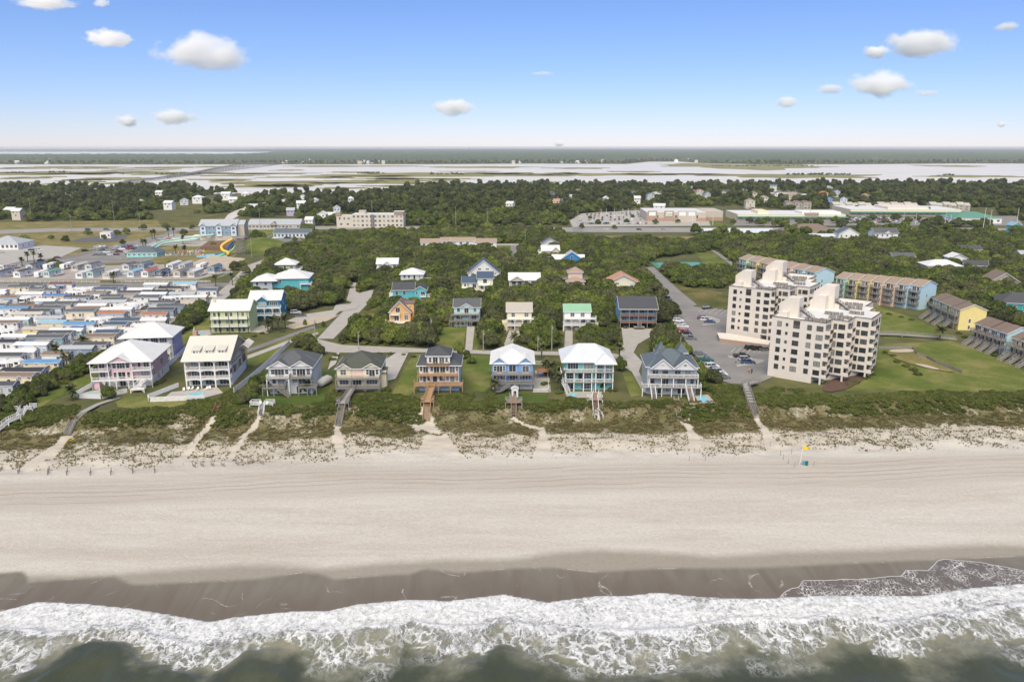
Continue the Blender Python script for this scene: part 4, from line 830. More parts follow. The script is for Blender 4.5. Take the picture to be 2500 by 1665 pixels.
h = simple('cottage', 'pale pink house with white roof and stacked end balconies', 1323, 637, 2, 11, 10, 6.4, 'blush', 'white', 'gx', 3.0, .5, [(2,4.8,1,1.4)], (), (), [((-2.2,0,-1,6,5.2), K(sides='FLB', posts=2)), ((-2.2,0,-1,6,2.6), K(sides='FLB'))]); wbox(h, 6.4, 11, -1.6, 6, 0, 6.4, wall('blush'), 'gable_wing'); roof(h, 'gy', 6.4, 11, -1.6, 6, 6.4, 2.4, .4, 'white', wall('blush')); win(h, 'F', -1.6, [(8.8,5.0,1.6,1.8)])
h = simple('cottage', 'vivid blue gabled house with grey rake roof and white side wing', 1370, 652, -1, 12.6, 10, 4.6, 'bright_blue', 'pale_grey', 'gy', 4.6, .5, [(6.3,5.6,1.1,1.8)]); wbox(h, -5, 0, 1, 8, 0, 4.2, wall('turquoise'), 'side_wing'); roof(h, 'gx', -5.4, 14, 1, 9, 4.6, 2.4, .3, 'white')
h = simple('cottage', 'grey shingled house half hidden behind the pale pink house', 1322, 612, 0, 12, 9, 5.0, 'pale_grey', 'grey', 'gy', 3.6, .5, [(6,5,1.2,1.4)])
# white townhouses
h = H('townhouse_row', 'long white townhouse row with brown roofs at the end of the street', 1027, 612, 2, 'townhouse')
for i, (x0, x1, z, y0) in enumerate(((0,14,5.6,0),(14,21,6.4,2.5),(21,38,6.4,1.5),(38,53,5.6,0))):
    wbox(h, x0, x1, y0, 10, 0, z, wt); roof(h, 'gx', x0, x1, y0, 10, z, 2.3, .3, 'tan', wt)
    for x in np.arange(x0+2.5, x1-1, 4.6): win(h, 'F', y0, [(x, z-1.5, 1.8, 1.4)]); win(h, 'F', y0, [(x, 1.6, 1.8, 1.6)])
# houses in the woods on the right
R1 = [('cottage','large white hipped roof house wrapped by trees on the east side',2262,668,-6,19,13,4.6,'white','white','hip',2.8),
 ('cottage','white metal gabled house standing above the trees',2318,650,-6,9.5,9,5.0,'white','white','gy',2.6),
 ('cottage','grey house with dark roof tucked behind the white metal gable',2345,626,-4,13,9,4.6,'grey','dark','gx',2.4),
 ('cottage','grey weathered house with steep brown roof among dark trees',2416,708,-10,13,12,4.4,'taupe','brown','gy',4.6),
 ('cottage','sea green two storey house with charcoal hipped roof by the town houses',2438,776,-12,20,13,6.6,'dark_teal','dark','hip',3.6),
 ('cottage','grey roofed house peeping through the canopy',2180,642,-4,13,9,3.8,'beige','grey','gx',2.2),
 ('cottage','small slate roofed house below the white hipped roof',2352,664,-20,12,8,4.0,'pale_grey','dark','gx',2.6),
 ('cottage','pale stucco house at the edge of the woods',2490,640,-4,9,8,5.0,'white','pale_grey','gx',2.0),
 ('stilt_house','white house on dark stilts with grey roof and wide deck',2133,597,-2,17,12,8.4,'white','grey','gx',3.4),
 ('cottage','white gabled house with steep slate side roof near the highway',2046,592,-4,15,12,6.6,'white','slate','gy',4.6),
 ('low_building','low pale blue building with flat metal roof near the highway',1980,590,-2,22,10,4.0,'pale_blue','silver','gx',1.6)]
for nm, lb, px, py, yw, w, d, z, wk, rk, kd, rh in R1:
    F = [(x, z-1.7, 1.2, 1.4) for x in np.arange(2, w-1, 3.6)]
    if z > 6: F += [(x, z-4.4, 1.2, 1.4) for x in np.arange(2, w-1, 3.6)]
    h = simple(nm, lb, px, py, yw, w, d, z, wk, rk, kd, rh, .5, F, [(3, z-1.6, 1, 1.3)], [(3, z-1.6, 1, 1.3)])
    if nm == 'stilt_house': deck(h, 2, 18, -2.6, 0, 4.6, 'weathered', posts=5); roof(h, 'gy', 7, 11.5, -.5, 5, 8.4, 2.0, .3, 'grey', wt)

# ================================================================== apartment towers
FP = [(0,0),(16.2,0),(16.2,6.5),(20.8,6.5),(20.8,14.5),(25.5,14.5),(25.5,27),(22,27),(22,34),(19,34),(19,44),(8,44),(8,36),(4,36),(4,10),(0,10)]
def tower(label, L, ang):
    h = thing('apartment_tower', label, 'building', L, ang); cw = wall('condo'); FH, Z0, ZT = 2.73, 2.1, 18.5
    # ground storey set back under the balcony bays, upper storeys above
    B().prism(FP, Z0, ZT).obj('wall', cw, h)
    inner = [(0,0),(13.4,0),(13.4,3.4),(16.2,6.5),(18.0,8.6),(20.8,14.5),(22.4,16.5),(22.4,27),(22,27),(22,34),(19,34),(19,44),(8,44),(8,36),(4,36),(4,10),(0,10)]
    B().prism(inner, -1.0, Z0 - .005).obj('ground_storey', cw, h)
    for (x, y) in ((16.0,.15),(16.0,3.2),(20.6,6.7),(20.6,10),(25.3,14.7),(25.3,19),(25.3,23)): B().box(x-.25, x+.25, y-.15, y+.35, -1.0, Z0-.01).obj('column', cw, h)
    # roof deck and parapet
    ins = []
    n = len(FP)
    for i in range(n):
        p, q, r_ = Vector(FP[i-1]), Vector(FP[i]), Vector(FP[(i+1) % n]); d1 = (q-p).normalized(); d2 = (r_-q).normalized()
        nn = Vector((-d1.y, d1.x)) + Vector((-d2.y, d2.x)); ins.append((q.x + nn.x*.28, q.y + nn.y*.28))
    b = B()
    for i in range(n):
        j = (i+1) % n; a, c, d, e = FP[i], FP[j], ins[j], ins[i]
        b.add([(*a,ZT+.002),(*c,ZT+.002),(*d,ZT+.002),(*e,ZT+.002),(*a,ZT+.75),(*c,ZT+.75),(*d,ZT+.75),(*e,ZT+.75)], [(4,5,6,7),(0,1,5,4),(2,3,7,6)])
    b.obj('parapet', cw, h)
    b = B(); b2 = B()
    for i in range(n):
        j = (i+1) % n; b2.bar((*FP[i],ZT+.80), (*FP[j],ZT+.80), .34, .09)
    b2.obj('coping', trim('bronze'), h)
    b.prism([(p[0], p[1]) for p in ins], ZT+.004, ZT+.06).obj('roof', roofm('flat_white'), h)
    # windows of the seaward end
    for k in range(6):
        z = Z0 + 1.45 + k * FH
        win(h, 'F', 0, [(2.5,z,1.15,1.4),(4.8,z,.55,.75),(7.7,z,1.75,1.4),(11.6,z,1.15,1.4)], 'bronze')
        for (x0, y0) in ((14.4,0),(18.9,6.5),(23.6,14.5)):
            if y0: win(h, 'F', y0, [(x0-1.65,z,.85,1.5)], 'bronze')
            win(h, 'F', y0, [(x0+.25,z+.05,1.75,1.35)], 'black')
        # corner balconies that hang off the sawtooth sides
        for (xc, y0) in ((16.2,0),(20.8,6.5),(25.5,14.5)):
            zb = Z0 + .1 + k * FH
            d = B().box(xc, xc+1.5, y0+.02, y0+3.6, zb-.2, zb).obj('balcony', cw, h)
            B().box(xc, xc+1.5, y0+.0, y0+.18, zb+.01, zb+1.0).obj('balcony_wall', cw, d)
            rb = B(); 
            for i in range(15): rb.box(xc+1.40, xc+1.46, y0+.2+i*.235, y0+.3+i*.235, zb, zb+1.0)
            rb.box(xc+1.36, xc+1.5, y0+.18, y0+3.6, zb+1.0, zb+1.08); rb.obj('railing', trim('bronze'), d)
            win(h, 'R', xc, [(y0+1.9, zb+1.2, 2.4, 2.05)], 'black'); win(h, 'R', xc, [(y0+4.6, zb+1.35, 1.1, 1.4)], 'bronze')
        win(h, 'R', 25.5, [(21.5, Z0+1.4+k*FH, 1.6, 1.5), (25, Z0+1.4+k*FH, 1.2, 1.4)], 'bronze')
        win(h, 'R', 22, [(31, Z0+1.4+k*FH, 1.4, 1.4)], 'bronze'); win(h, 'R', 19, [(39, Z0+1.4+k*FH, 1.4, 1.4)], 'bronze')
    b = B().box(6.7, 8.7, -.03, .01, ZT-1.0, ZT+.3).obj('vent_panel', trim('bronze'), h)
    # slant topped stair towers on the landward side
    def slant(x0, x1, y0, y1, zt, cut, nm='stair_tower'):
        g = B(); g.add([(x0,y0,ZT),(x1,y0,ZT),(x1,y0,zt),(x0+cut,y0,zt),(x0,y0,zt-cut*.8),(x0,y1,ZT),(x1,y1,ZT),(x1,y1,zt),(x0+cut,y1,zt),(x0,y1,zt-cut*.8)], [(0,1,2,3,4),(9,8,7,6,5),(1,6,7,2),(2,7,8,3),(3,8,9,4),(4,9,5,0)])
        return g.obj(nm, cw, h)
    slant(.3, 6.4, 5.0, 9.4, ZT+6.2, 2.6); slant(4.3, 11.0, 26, 31, ZT+7.6, 3.0); slant(4.25, 9.2, 23, 25.95, ZT+4.6, 2.2); slant(.35, 3.6, 2.8, 4.9, ZT+2.0, 1.4, 'vent_house')
    B().box(6.4, 12.5, 26.8, 32, ZT+.06, ZT+1.6).obj('lift_house', cw, h)
    for (x, y) in ((6.6,6.5),(11.2,28)):
        stairs(h, (x,y,ZT+2.5), (x+4.4,y-1.2,ZT+.1), .9, 'bronze', 'bronze', name='roof_stairs')
    r = random.Random(5)
    me = cached('ac', lambda: B().box(-.45,.45,-.45,.45,0,.95).box(-.38,.38,-.38,.38,.951,1.05).mesh('condenser', trim('weathered')))
    for (cx, cy, m_) in ((9.5,3.2,4),(13.5,4.4,3),(14.5,10.5,4),(16.5,12.5,4),(11.5,16,5),(17.5,22,4),(15,30,4),(12.5,36,5)):
        for i in range(m_): put('condenser', me, h, (cx + i*1.15 + r.uniform(-.1,.1), cy + r.uniform(-.4,.4), ZT+.06))
    return h
aa = math.atan2(-.61, .79)
tower('cream apartment tower with sawtooth balconies rising beside the dune stairs', W0(1873, 917), aa)
t2 = tower('cream apartment tower with white roof standing behind its seaward twin', W0(1772, 818), aa)
# podium wall in front of the far tower
h = H('retaining_wall', 'low brick faced podium wall curving at the foot of the far apartment tower', 1745, 818, 0, 'wall')
b = B(); pts = [W0(*p) - h.location for p in ((1750,822),(1756,836),(1876,852),(1880,842),(1778,824))]
b.prism([(p.x, p.y) for p in pts], 0, 1.5).obj('wall', wall('brick'), h); B().prism([(p.x, p.y) for p in pts], 1.502, 1.62).obj('cap', wall('condo'), h)

# ================================================================== pastel town houses
def terrace(label, pn, pf, n, hts, cols, roofk, depth, step, wfloors, group=None, stair=False):
    """row from the near end pn to the far end pf; facade looks left"""
    a, c = W0(*pn), W0(*pf); d = c - a; off = step * (n - 1); L = math.sqrt(d.length ** 2 - off ** 2); rz = math.atan2(d.y, d.x) - math.atan2(off, L)
    h = thing('town_houses', label, 'townhouse', a, rz, group)          # local x runs away along the row, facade on +y side
    u = L / n
    for i in range(n):
        wm = wall(cols[i]); y1 = step * i; x0, x1 = i*u, (i+1)*u - .03
        wbox(h, x0, x1, y1-depth, y1, 0, hts, wm)
        roof(h, 'gx', x0, x1, y1-depth, y1, hts, 2.3, .3, roofk, wm)
        for k in range(wfloors):
            z = hts - 1.5 - k * 2.75
            win(h, 'B', y1, [(x0+u*.30, z, 1.0, 1.5), (x0+u*.66, z-.1, 1.7, 2.0)])
            if hts - 2.65 - k*2.75 > .5: deck(h, x0+.3, x1-.1, y1, y1+1.8, hts-2.65-k*2.75, 'weathered', sides='BLR', brace=False)
        win(h, 'L', x0, [(y1-depth*.4, hts-4.4, .8, 1.4), (y1-depth*.4, hts-7.0, .8, 1.4)]) if i == 0 else None
        for xx in (x0+.4, x1-.2): wbox(h, xx-.1, xx+.1, y1+1.6, y1+1.8, 0, hts-2.8, trim('weathered'), 'post')
        if stair: stairs(h, (x0+u*.5, y1+1.8, hts-5.3), (x0+u*.5-1.0, y1+6.0, .05), 1.3, 'grey_wood', 'grey_wood')
    return h
terrace('row of mint, yellow, peach and blue town houses with stepped brown gables', (2243,757), (2036,731), 7, 10.6, ['light_blue','light_blue','peach','peach','yellow','yellow','mint'], 'tan', 11, 2.0, 3)
terrace('row of pastel gabled town houses hidden behind the far apartment tower', (1985,712), (1802,672), 7, 9.6, ['light_blue','light_blue','peach','peach','yellow','yellow','mint'], 'tan', 11, 2.0, 3)
terrace('yellow ended block of weathered deck town houses beside the palm', (2338,806), (2272,774), 4, 8.2, ['yellow','yellow','mint','mint'], 'brown', 10, 0, 2, stair=True)
terrace('pink and blue block of town houses with wooden stairs at the lawn edge', (2452,866), (2374,838), 4, 7.6, ['light_blue','light_blue','peach','peach'], 'brown', 10, 0, 2, stair=True)
terrace('yellow block of town houses with a cream party wall at the lawn edge', (2580,918), (2462,874), 5, 7.4, ['mint','mint','yellow','yellow','yellow'], 'brown', 10, 0, 2, stair=True)
# ================================================================== lawns, streets, drives, lots
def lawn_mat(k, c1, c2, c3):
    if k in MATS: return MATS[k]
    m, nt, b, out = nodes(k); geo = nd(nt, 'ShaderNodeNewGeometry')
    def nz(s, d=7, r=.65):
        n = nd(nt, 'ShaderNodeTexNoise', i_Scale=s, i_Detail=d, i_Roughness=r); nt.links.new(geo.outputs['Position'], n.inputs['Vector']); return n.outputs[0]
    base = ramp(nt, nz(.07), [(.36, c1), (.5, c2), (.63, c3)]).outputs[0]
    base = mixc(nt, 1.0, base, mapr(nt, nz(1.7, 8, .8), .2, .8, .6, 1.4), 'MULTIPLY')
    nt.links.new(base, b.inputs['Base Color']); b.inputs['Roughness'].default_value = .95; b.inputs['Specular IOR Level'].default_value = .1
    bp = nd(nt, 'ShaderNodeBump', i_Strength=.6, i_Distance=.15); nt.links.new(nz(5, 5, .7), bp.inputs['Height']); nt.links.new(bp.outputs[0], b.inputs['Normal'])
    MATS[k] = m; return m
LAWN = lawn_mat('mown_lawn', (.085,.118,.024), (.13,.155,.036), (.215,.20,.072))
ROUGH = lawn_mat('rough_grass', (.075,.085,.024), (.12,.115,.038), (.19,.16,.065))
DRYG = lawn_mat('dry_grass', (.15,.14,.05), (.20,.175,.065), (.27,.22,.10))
DARKL = lawn_mat('dark_green_lawn', (.05,.085,.018), (.07,.105,.022), (.10,.125,.030))  # deeper green grass than the mown lawn
GRAVEL = M('gravel_yard', (.33,.30,.265), rough=.95, var=.45, scale=.15, bump=.2)
SANDY = M('sandy_ground', (.46,.39,.30), rough=.95, var=.3, scale=.2, bump=.2)
PAVE = M('worn_pavement', (.22,.21,.20), rough=.95, var=.35, scale=.1, bump=.1)
MULCH = M('mulch', (.10,.06,.045), rough=.95, var=.4, scale=2, bump=.3)
POOLW = M('pool_water', (.22,.55,.66), rough=.08, var=.08, scale=1.0, spec=.5)
Z = [.02]
def sh(name, mat, pix, smooth=0, dz=.004):
    Z[0] += dz; return sheet(name, pix, Z[0], mat, smooth=smooth)
# lawns
sh('lawn', LAWN, [(2060,705),(2152,752),(2217,772),(2282,801),(2330,826),(2160,826),(2130,800)]); sh('lawn', LAWN, [(2120,842),(2290,834),(2335,832),(2420,868),(2540,925),(2540,960),(2300,955),(2080,952),(2000,960),(2120,900),(2145,870)], 1)
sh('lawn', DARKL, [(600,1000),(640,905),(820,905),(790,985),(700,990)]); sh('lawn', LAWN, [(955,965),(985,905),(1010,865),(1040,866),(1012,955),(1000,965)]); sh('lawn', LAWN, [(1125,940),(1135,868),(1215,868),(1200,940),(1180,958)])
sh('lawn', LAWN, [(420,800),(470,760),(520,740),(520,815),(440,845)]); sh('lawn', LAWN, [(604,905),(606,868),(700,838),(702,850)]); sh('lawn', LAWN, [(605,860),(700,822),(765,805),(800,800),(770,822),(690,840)])
sh('lawn', LAWN, [(1080,800),(1138,798),(1130,860),(1050,862)]); sh('lawn', LAWN, [(1157,800),(1170,800),(1165,860),(1155,860)]); sh('lawn', ROUGH, [(860,770),(940,745),(960,750),(900,790)])
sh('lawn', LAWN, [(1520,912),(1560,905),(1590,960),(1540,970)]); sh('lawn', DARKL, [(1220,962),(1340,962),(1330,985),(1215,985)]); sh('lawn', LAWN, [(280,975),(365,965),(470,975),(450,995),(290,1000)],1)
sh('lawn', LAWN, [(60,990),(130,950),(225,915),(225,935),(130,975),(90,1000)]); sh('lawn', ROUGH, [(1650,705),(1690,700),(1785,720),(1780,760),(1690,745),(1660,725)],1); sh('lawn', LAWN, [(1700,620),(1745,622),(1800,660),(1795,672),(1730,665)])
sh('lawn', LAWN, [(1185,598),(1245,598),(1242,620),(1200,618)]); sh('lawn', LAWN, [(1262,600),(1275,600),(1268,640),(1258,640)]); sh('field', DRYG, [(1390,576),(1700,578),(1700,600),(1400,590)]); sh('field', ROUGH, [(590,560),(700,560),(760,600),(640,625),(600,615)])
# west fields
sh('field', DRYG, [(-100,545),(560,535),(600,600),(560,640),(-100,660)]); sh('field', LAWN, [(600,540),(640,535),(720,600),(690,612),(620,625),(590,600)]); sh('field', ROUGH, [(-80,655),(480,640),(560,690),(-80,695)]); sh('field', ROUGH, [(380,535),(560,520),(600,535),(600,556),(400,560)])
sh('field', LAWN, [(1680,540),(1740,540),(1790,552),(1690,554)]); sh('field', ROUGH, [(400,500),(600,470),(640,478),(560,500),(430,530)])
# highway and streets
sh('highway', M('highway_concrete', (.30,.28,.255), rough=.9, var=.2, scale=.1), [(-400,575),(130,558),(520,556),(900,552),(1300,556),(1500,556),(2600,558),(2600,566),(1500,568),(1300,566),(900,560),(520,563),(130,566),(-400,588)])
sh('street', CONCRETE(), [(774,828),(814,828),(930,709),(906,709),(880,716)]); sh('street', CONCRETE(), [(774,828),(836,843),(1040,852),(1210,857),(1480,861),(1520,868),(1520,880),(1480,870),(1210,866),(1040,861),(820,862),(780,858)])
sh('street', PAVE, [(604,853),(768,795),(776,800),(604,862)]); sh('footpath', CONCRETE(), [(604,869),(701,833),(776,812),(778,816),(704,840),(604,878)])
sh('street', PAVE, [(1561,653),(1596,653),(1660,711),(1702,745),(1640,765),(1610,705)]); sh('street', PAVE, [(1736,612),(1745,612),(1800,648),(1790,652)]); sh('street', PAVE, [(1246,598),(1262,598),(1262,640),(1290,668),(1270,668),(1248,640)]); sh('street', CONCRETE(), [(1200,596),(1300,596),(1300,600),(1200,600)])
sh('street', CONCRETE(), [(560,690),(600,650),(650,632),(660,634),(640,650),(620,672),(520,755),(500,745)]); sh('street', CONCRETE(), [(846,735),(858,692),(870,690),(868,712),(890,722),(872,742)])
sh('street', PAVE, [(-60,645),(170,626),(330,588),(400,572),(420,560),(440,560),(420,578),(360,600),(180,640),(-60,662)]); sh('street', PAVE, [(1390,538),(1410,538),(1425,566),(1400,566)])
# parking lots
sh('parking_lot', PAVE, [(1640,707),(1676,736),(1684,748),(1776,758),(1900,762),(1900,915),(1846,940),(1785,938),(1747,926),(1720,893),(1696,866),(1676,836),(1655,808),(1640,765)])
sh('parking_lot', PAVE, [(150,640),(310,590),(400,590),(370,640),(200,645)]); sh('parking_lot', CONCRETE(), [(-100,610),(60,604),(110,600),(200,606),(150,628),(-100,655)]); sh('parking_lot', CONCRETE(), [(355,600),(420,572),(500,578),(570,596),(480,602)]); sh('parking_lot', ASPHALT(), [(165,592),(200,582),(320,573),(300,585),(270,592)])
sh('parking_lot', CONCRETE(), [(1400,555),(1390,540),(1420,522),(1560,514),(1585,540),(1730,540),(1735,552)]); sh('parking_lot', PAVE, [(1790,552),(1800,538),(2480,528),(2500,552)]); sh('parking_lot', PAVE, [(636,600),(660,582),(735,584),(735,602)])
sh('yard', GRAVEL, [(-150,700),(540,695),(515,725),(440,790),(320,845),(225,868),(60,948),(-60,1000),(-150,1000)]); sh('yard', GRAVEL, [(-100,686),(-80,655),(480,645),(545,668),(480,684)]); sh('street', PAVE, [(-150,692),(560,692),(600,660),(620,664),(545,702),(-150,702)]); sh('yard', SANDY, [(440,652),(520,624),(600,632),(560,662)])
# drives
for q in ([(968,862),(997,863),(966,926),(944,932),(941,879)], [(1140,797),(1159,797),(1153,858),(1136,856)], [(1244,806),(1290,806),(1254,829),(1250,860),(1230,860),(1231,842)], [(1380,806),(1398,806),(1398,842),(1377,862)], [(1517,801),(1619,806),(1557,842),(1547,862),(1568,885),(1556,918),(1517,893),(1512,866),(1522,842)], [(700,785),(735,770),(835,755),(815,775),(740,792)], [(600,812),(640,795),(660,800),(655,815)], [(820,745),(880,742),(870,755),(810,765)], [(1540,905),(1556,900),(1585,965),(1570,960)], [(812,868),(830,860),(820,890),(800,905)]): sh('driveway', CONCRETE(), q)
sh('planting_bed', SANDY, [(690,800),(760,778),(830,770),(800,785),(720,805)]); sh('planting_bed', MULCH, [(2010,940),(2080,900),(2130,885),(2145,900),(2080,950),(2010,962)],1); sh('sand_pit', DRYG, [(2155,858),(2230,852),(2246,870),(2340,911),(2300,908),(2200,885)],1); sh('sand_pit', SANDY, [(2165,856),(2228,853),(2234,861),(2180,862)],1); sh('sand_pit', SANDY, [(2225,888),(2262,892),(2300,905),(2270,902)],1)
# stall lines
LINE = M('road_paint', (.70,.69,.66), rough=.8, var=.15)
for i in range(7):
    a, c = W0(1724+i*13.5, 751+i*1.5), W0(1704+i*13.5, 764+i*1.5); b = B().bar((a.x,a.y,Z[0]+.03), (c.x,c.y,Z[0]+.03), .14, .012); tag(b.obj('stall_line', LINE), kind='structure')
for i in range(6):
    a, c = W0(1796+i*14, 851), W0(1783+i*14, 863); tag(B().bar((a.x,a.y,Z[0]+.03), (c.x,c.y,Z[0]+.03), .14, .012).obj('stall_line', LINE), kind='structure')
for q in ([(1700,772),(1735,774),(1757,781),(1758,787),(1748,792),(1716,796),(1714,793),(1740,789),(1745,783),(1730,777)], [(1776,870),(1790,871),(1865,880),(1864,884),(1850,889),(1800,896),(1798,892),(1845,886),(1780,874)]):
    pts = [W0(*p) for p in q]; pts.reverse()
    tag(B().prism([(p.x,p.y) for p in pts], .0, .22).obj('kerb_island', CONCRETE()), kind='structure')
# tennis court
h = H('tennis_court', 'green tennis court with two faded blue playing areas behind wire fencing', 1607, 657, 0, 'tennis court')
P = lambda px, py, hh=h: (W0(px, py) - hh.location)
def flat(root, name, mat, pix, z): 
    pts = [W0(*p) - root.location for p in pix]; b = B(); b.add([(p.x,p.y,z) for p in pts], [tuple(range(len(pts)))]); return b.obj(name, mat, root)
flat(h, 'court_surface', M('court_green', (.10,.34,.22), var=.2), [(1607,658),(1740,658),(1706,641),(1588,642)], .15); 
for q in ([(1615,653),(1660,653),(1645,645),(1603,645)], [(1675,653),(1722,653),(1700,645),(1660,645)]): flat(h, 'playing_area', M('court_blue', (.16,.28,.42), var=.2), q, .16)
for a, c in (((1607,658),(1588,642)),((1607,658),(1740,658)),((1706,641),(1740,658)),((1588,642),(1706,641))):
    a, c = P(*a), P(*c); n = 7; fb = B()
    for i in range(n+1): q = a + (c-a)*(i/n); fb.bar(q, q + Vector((0,0,3)), .08)
    for z in np.arange(.3, 3.01, .3): fb.bar(a + Vector((0,0,z)), c + Vector((0,0,z)), .025)
    fb.obj('fence_panel', M('fence_green', (.03,.12,.08)), h)

h = H('pergola', 'small terrace pergola with rust red roof beside the cornflower blue house', 1313, 925, 0, 'pergola')
for x in (0, 3): 
    for y in (0, 3): wbox(h, x, x+.16, y, y+.16, 0, 2.4, trim('wood'), 'post')
roof(h, 'gx', 0, 3.2, 0, 3.2, 2.4, .5, .3, 'rust', t=.1); flat(h, 'terrace', CONCRETE(), [(1306,905),(1340,905),(1345,958),(1300,958)], .12)
for a_, c_ in (((1302,958),(1340,958)), ((1340,958),(1338,930)), ((1306,890),(1340,890))):
    a_, c_ = W0(*a_) - h.location, W0(*c_) - h.location; rail_mesh([(a_, c_)], 'white', 1.1, .3).obj('fence_panel', trim('white'), h)
# ================================================================== pools
def pool(label, pix, deckpix, fence=None, fr='white'):
    c = W0(sum(p[0] for p in pix)/len(pix), sum(p[1] for p in pix)/len(pix)); h = thing('swimming_pool', label, 'pool', c)
    flat(h, 'pool_deck', CONCRETE(), deckpix, .14); flat(h, 'water', POOLW, pix, .16)
    if fence:
        for i in range(len(fence)-1):
            a, c2 = W0(*fence[i]) - h.location, W0(*fence[i+1]) - h.location; L = (c2-a).length; b = B(); n = max(2, int(L/.32))
            for k in range(n+1): q = a + (c2-a)*(k/n); b.bar(q + Vector((0,0,.1)), q + Vector((0,0,1.5)), .24, .04)
            b.bar(a + Vector((0,0,1.45)), c2 + Vector((0,0,1.45)), .1, .12); b.bar(a + Vector((0,0,.3)), c2 + Vector((0,0,.3)), .1, .12); b.obj('fence_panel', trim(fr), h)
    return h
pool('turquoise pool in a white fenced brick terrace below the tan house', [(462,962),(500,958),(495,966),(455,970)], [(418,958),(530,946),(545,960),(500,972),(400,974)], [(436,946),(362,975),(365,982),(498,977)])
pool('blue pool behind a painted white fence before the pink house', [(215,960),(245,962),(240,967),(210,966)], [(200,960),(262,948),(300,962),(270,970),(190,972)], [(225,946),(189,966),(192,973),(248,975),(310,960)])
pool('kidney shaped blue pool on the grey deck of the mint teal house', [(1390,962),(1405,961),(1413,965),(1400,969),(1392,967)], [(1378,957),(1470,957),(1465,972),(1385,972)])
pool('long blue pool with a pale deck beside the twin gabled house', [(1702,969),(1720,969),(1733,983),(1714,982)], [(1694,966),(1728,964),(1746,984),(1708,986)])
pool('small round pool on the white terrace of the lime house', [(487,812),(500,812),(500,815),(488,815)], [(474,808),(520,806),(516,822),(474,820)], [(475,808),(472,820)])

# ================================================================== dune walkways and stairs
def walkway(label, pts, w, tr, tread, steps, platform=None, benches=True, name='dune_walkover', rails=True):
    """pts: (px, py, height above ground); boards between points, treads where steps[i]"""
    P3 = [W(p[0], p[1]) + Vector((0,0,p[2])) for p in pts]; h = thing(name, label, 'walkway', W(pts[0][0], pts[0][1])); o = h.location
    P3 = [p - o for p in P3]
    for i in range(len(P3)-1):
        a, c = P3[i], P3[i+1]
        if steps[i]: stairs(h, a, c, w, tr, tread)
        else:
            d = c - a; n = max(2, int(d.length/.45)); s_ = Vector((-d.y, d.x, 0)).normalized() * (w/2); fl = B().bar(a + s_*.9 - Vector((0,0,.12)), c + s_*.9 - Vector((0,0,.12)), .1, .2).bar(a - s_*.9 - Vector((0,0,.12)), c - s_*.9 - Vector((0,0,.12)), .1, .2).obj('walk_frame', trim(tr), h)
            me = cached(('plank', w, tread, round(d.length/n, 2)), lambda: B().box(-w/2, w/2, -d.length/n*.47, d.length/n*.47, -.05, 0).mesh('plank', trim(tread)))
            for k in range(n): put('plank', me, fl, a + d*((k+.5)/n), math.atan2(s_.y, s_.x))
            if rails: rail_mesh([(a + s_, c + s_), (a - s_, c - s_)], tr, 1.0, .5).obj('railing', trim(tr), h)
        for q in (a, c):
            for s2 in (-1, 1):
                d = P3[min(i+1, len(P3)-1)] - P3[i]; sv = Vector((-d.y, d.x, 0)).normalized() * (w/2) * s2; g = float(G(q.x+o.x, q.y+o.y)) - o.z - .4
                if q.z - g > .7: B().bar(q + sv - Vector((0,0,.05)), Vector((q.x+sv.x, q.y+sv.y, g)), .16).obj('post', trim(tr), h)
    if platform:
        k, pw, pd = platform; c = P3[k]; B().box(-pw/2, pw/2, -pd/2, pd/2, -.14, -.03).obj('platform', trim(tread), h, c)
        e = w/2
        segs = [((-pw/2,-pd/2,0),(-e,-pd/2,0)), ((e,-pd/2,0),(pw/2,-pd/2,0)), ((-pw/2,-pd/2,0),(-pw/2,pd/2,0)), ((pw/2,-pd/2,0),(pw/2,pd/2,0)), ((-pw/2,pd/2,0),(-e,pd/2,0)), ((e,pd/2,0),(pw/2,pd/2,0))]
        rail_mesh(segs, tr, .95, .22).obj('railing', trim(tr), h, c)
        for sx in (-1, 1):
            if benches: B().box(sx*pw/2 - (.6 if sx > 0 else 0), sx*pw/2 + (.6 if sx < 0 else 0), -pd/2+.1, pd/2-.1, .38, .45).obj('bench_seat', trim(tread), h, c)
            for sy in (-1, 1): g = float(G(c.x+o.x, c.y+o.y)) - o.z - .6; B().bar((c.x+sx*pw/2, c.y+sy*pd/2, c.z), (c.x+sx*pw/2, c.y+sy*pd/2, g), .16).obj('post', trim(tr), h)
    return h
walkway('weathered grey walkover with brown treads in front of the cream duplex', [(868,950,1.6),(845,985,1.3),(838,992,1.3),(826,1041,.1)], 1.7, 'weathered', 'grey_wood', [0,0,1], (2,3.6,2.2))
walkway('new orange timber walkover in front of the pale blue house', [(1060,950,2.3),(1047,980,1.6),(1044,990,1.5),(1040,1030,.4)], 1.9, 'wood', 'wood', [0,0,1], (2,3.6,2.4))
walkway('weathered lookout deck and stairs below the tiny white shed', [(1250,975,1.1),(1254,990,1.2),(1254,1008,.9),(1254,1020,.8)], 1.4, 'grey_wood', 'tread', [0,1,0], (1,4.6,2.2))
walkway('white railed stairs with brown treads below the mint teal house', [(1455,966,.9),(1452,982,1.0),(1455,1014,.9),(1464,1020,.8),(1469,1026,.1)], 1.6, 'white', 'tread', [0,1,0,1], (1,4.2,1.8))
walkway('narrow grey dune stairs without a deck below the twin gabled house', [(1650,976,.4),(1657,1020,.1)], 1.3, 'grey_wood', 'grey_wood', [1])
walkway('long public walkover zigzagging down beside the apartment tower', [(1848,940,1.2),(1818,950,1.4),(1822,960,1.4),(1833,990,.9),(1848,1022,.1)], 1.9, 'weathered', 'grey_wood', [0,0,1,1])
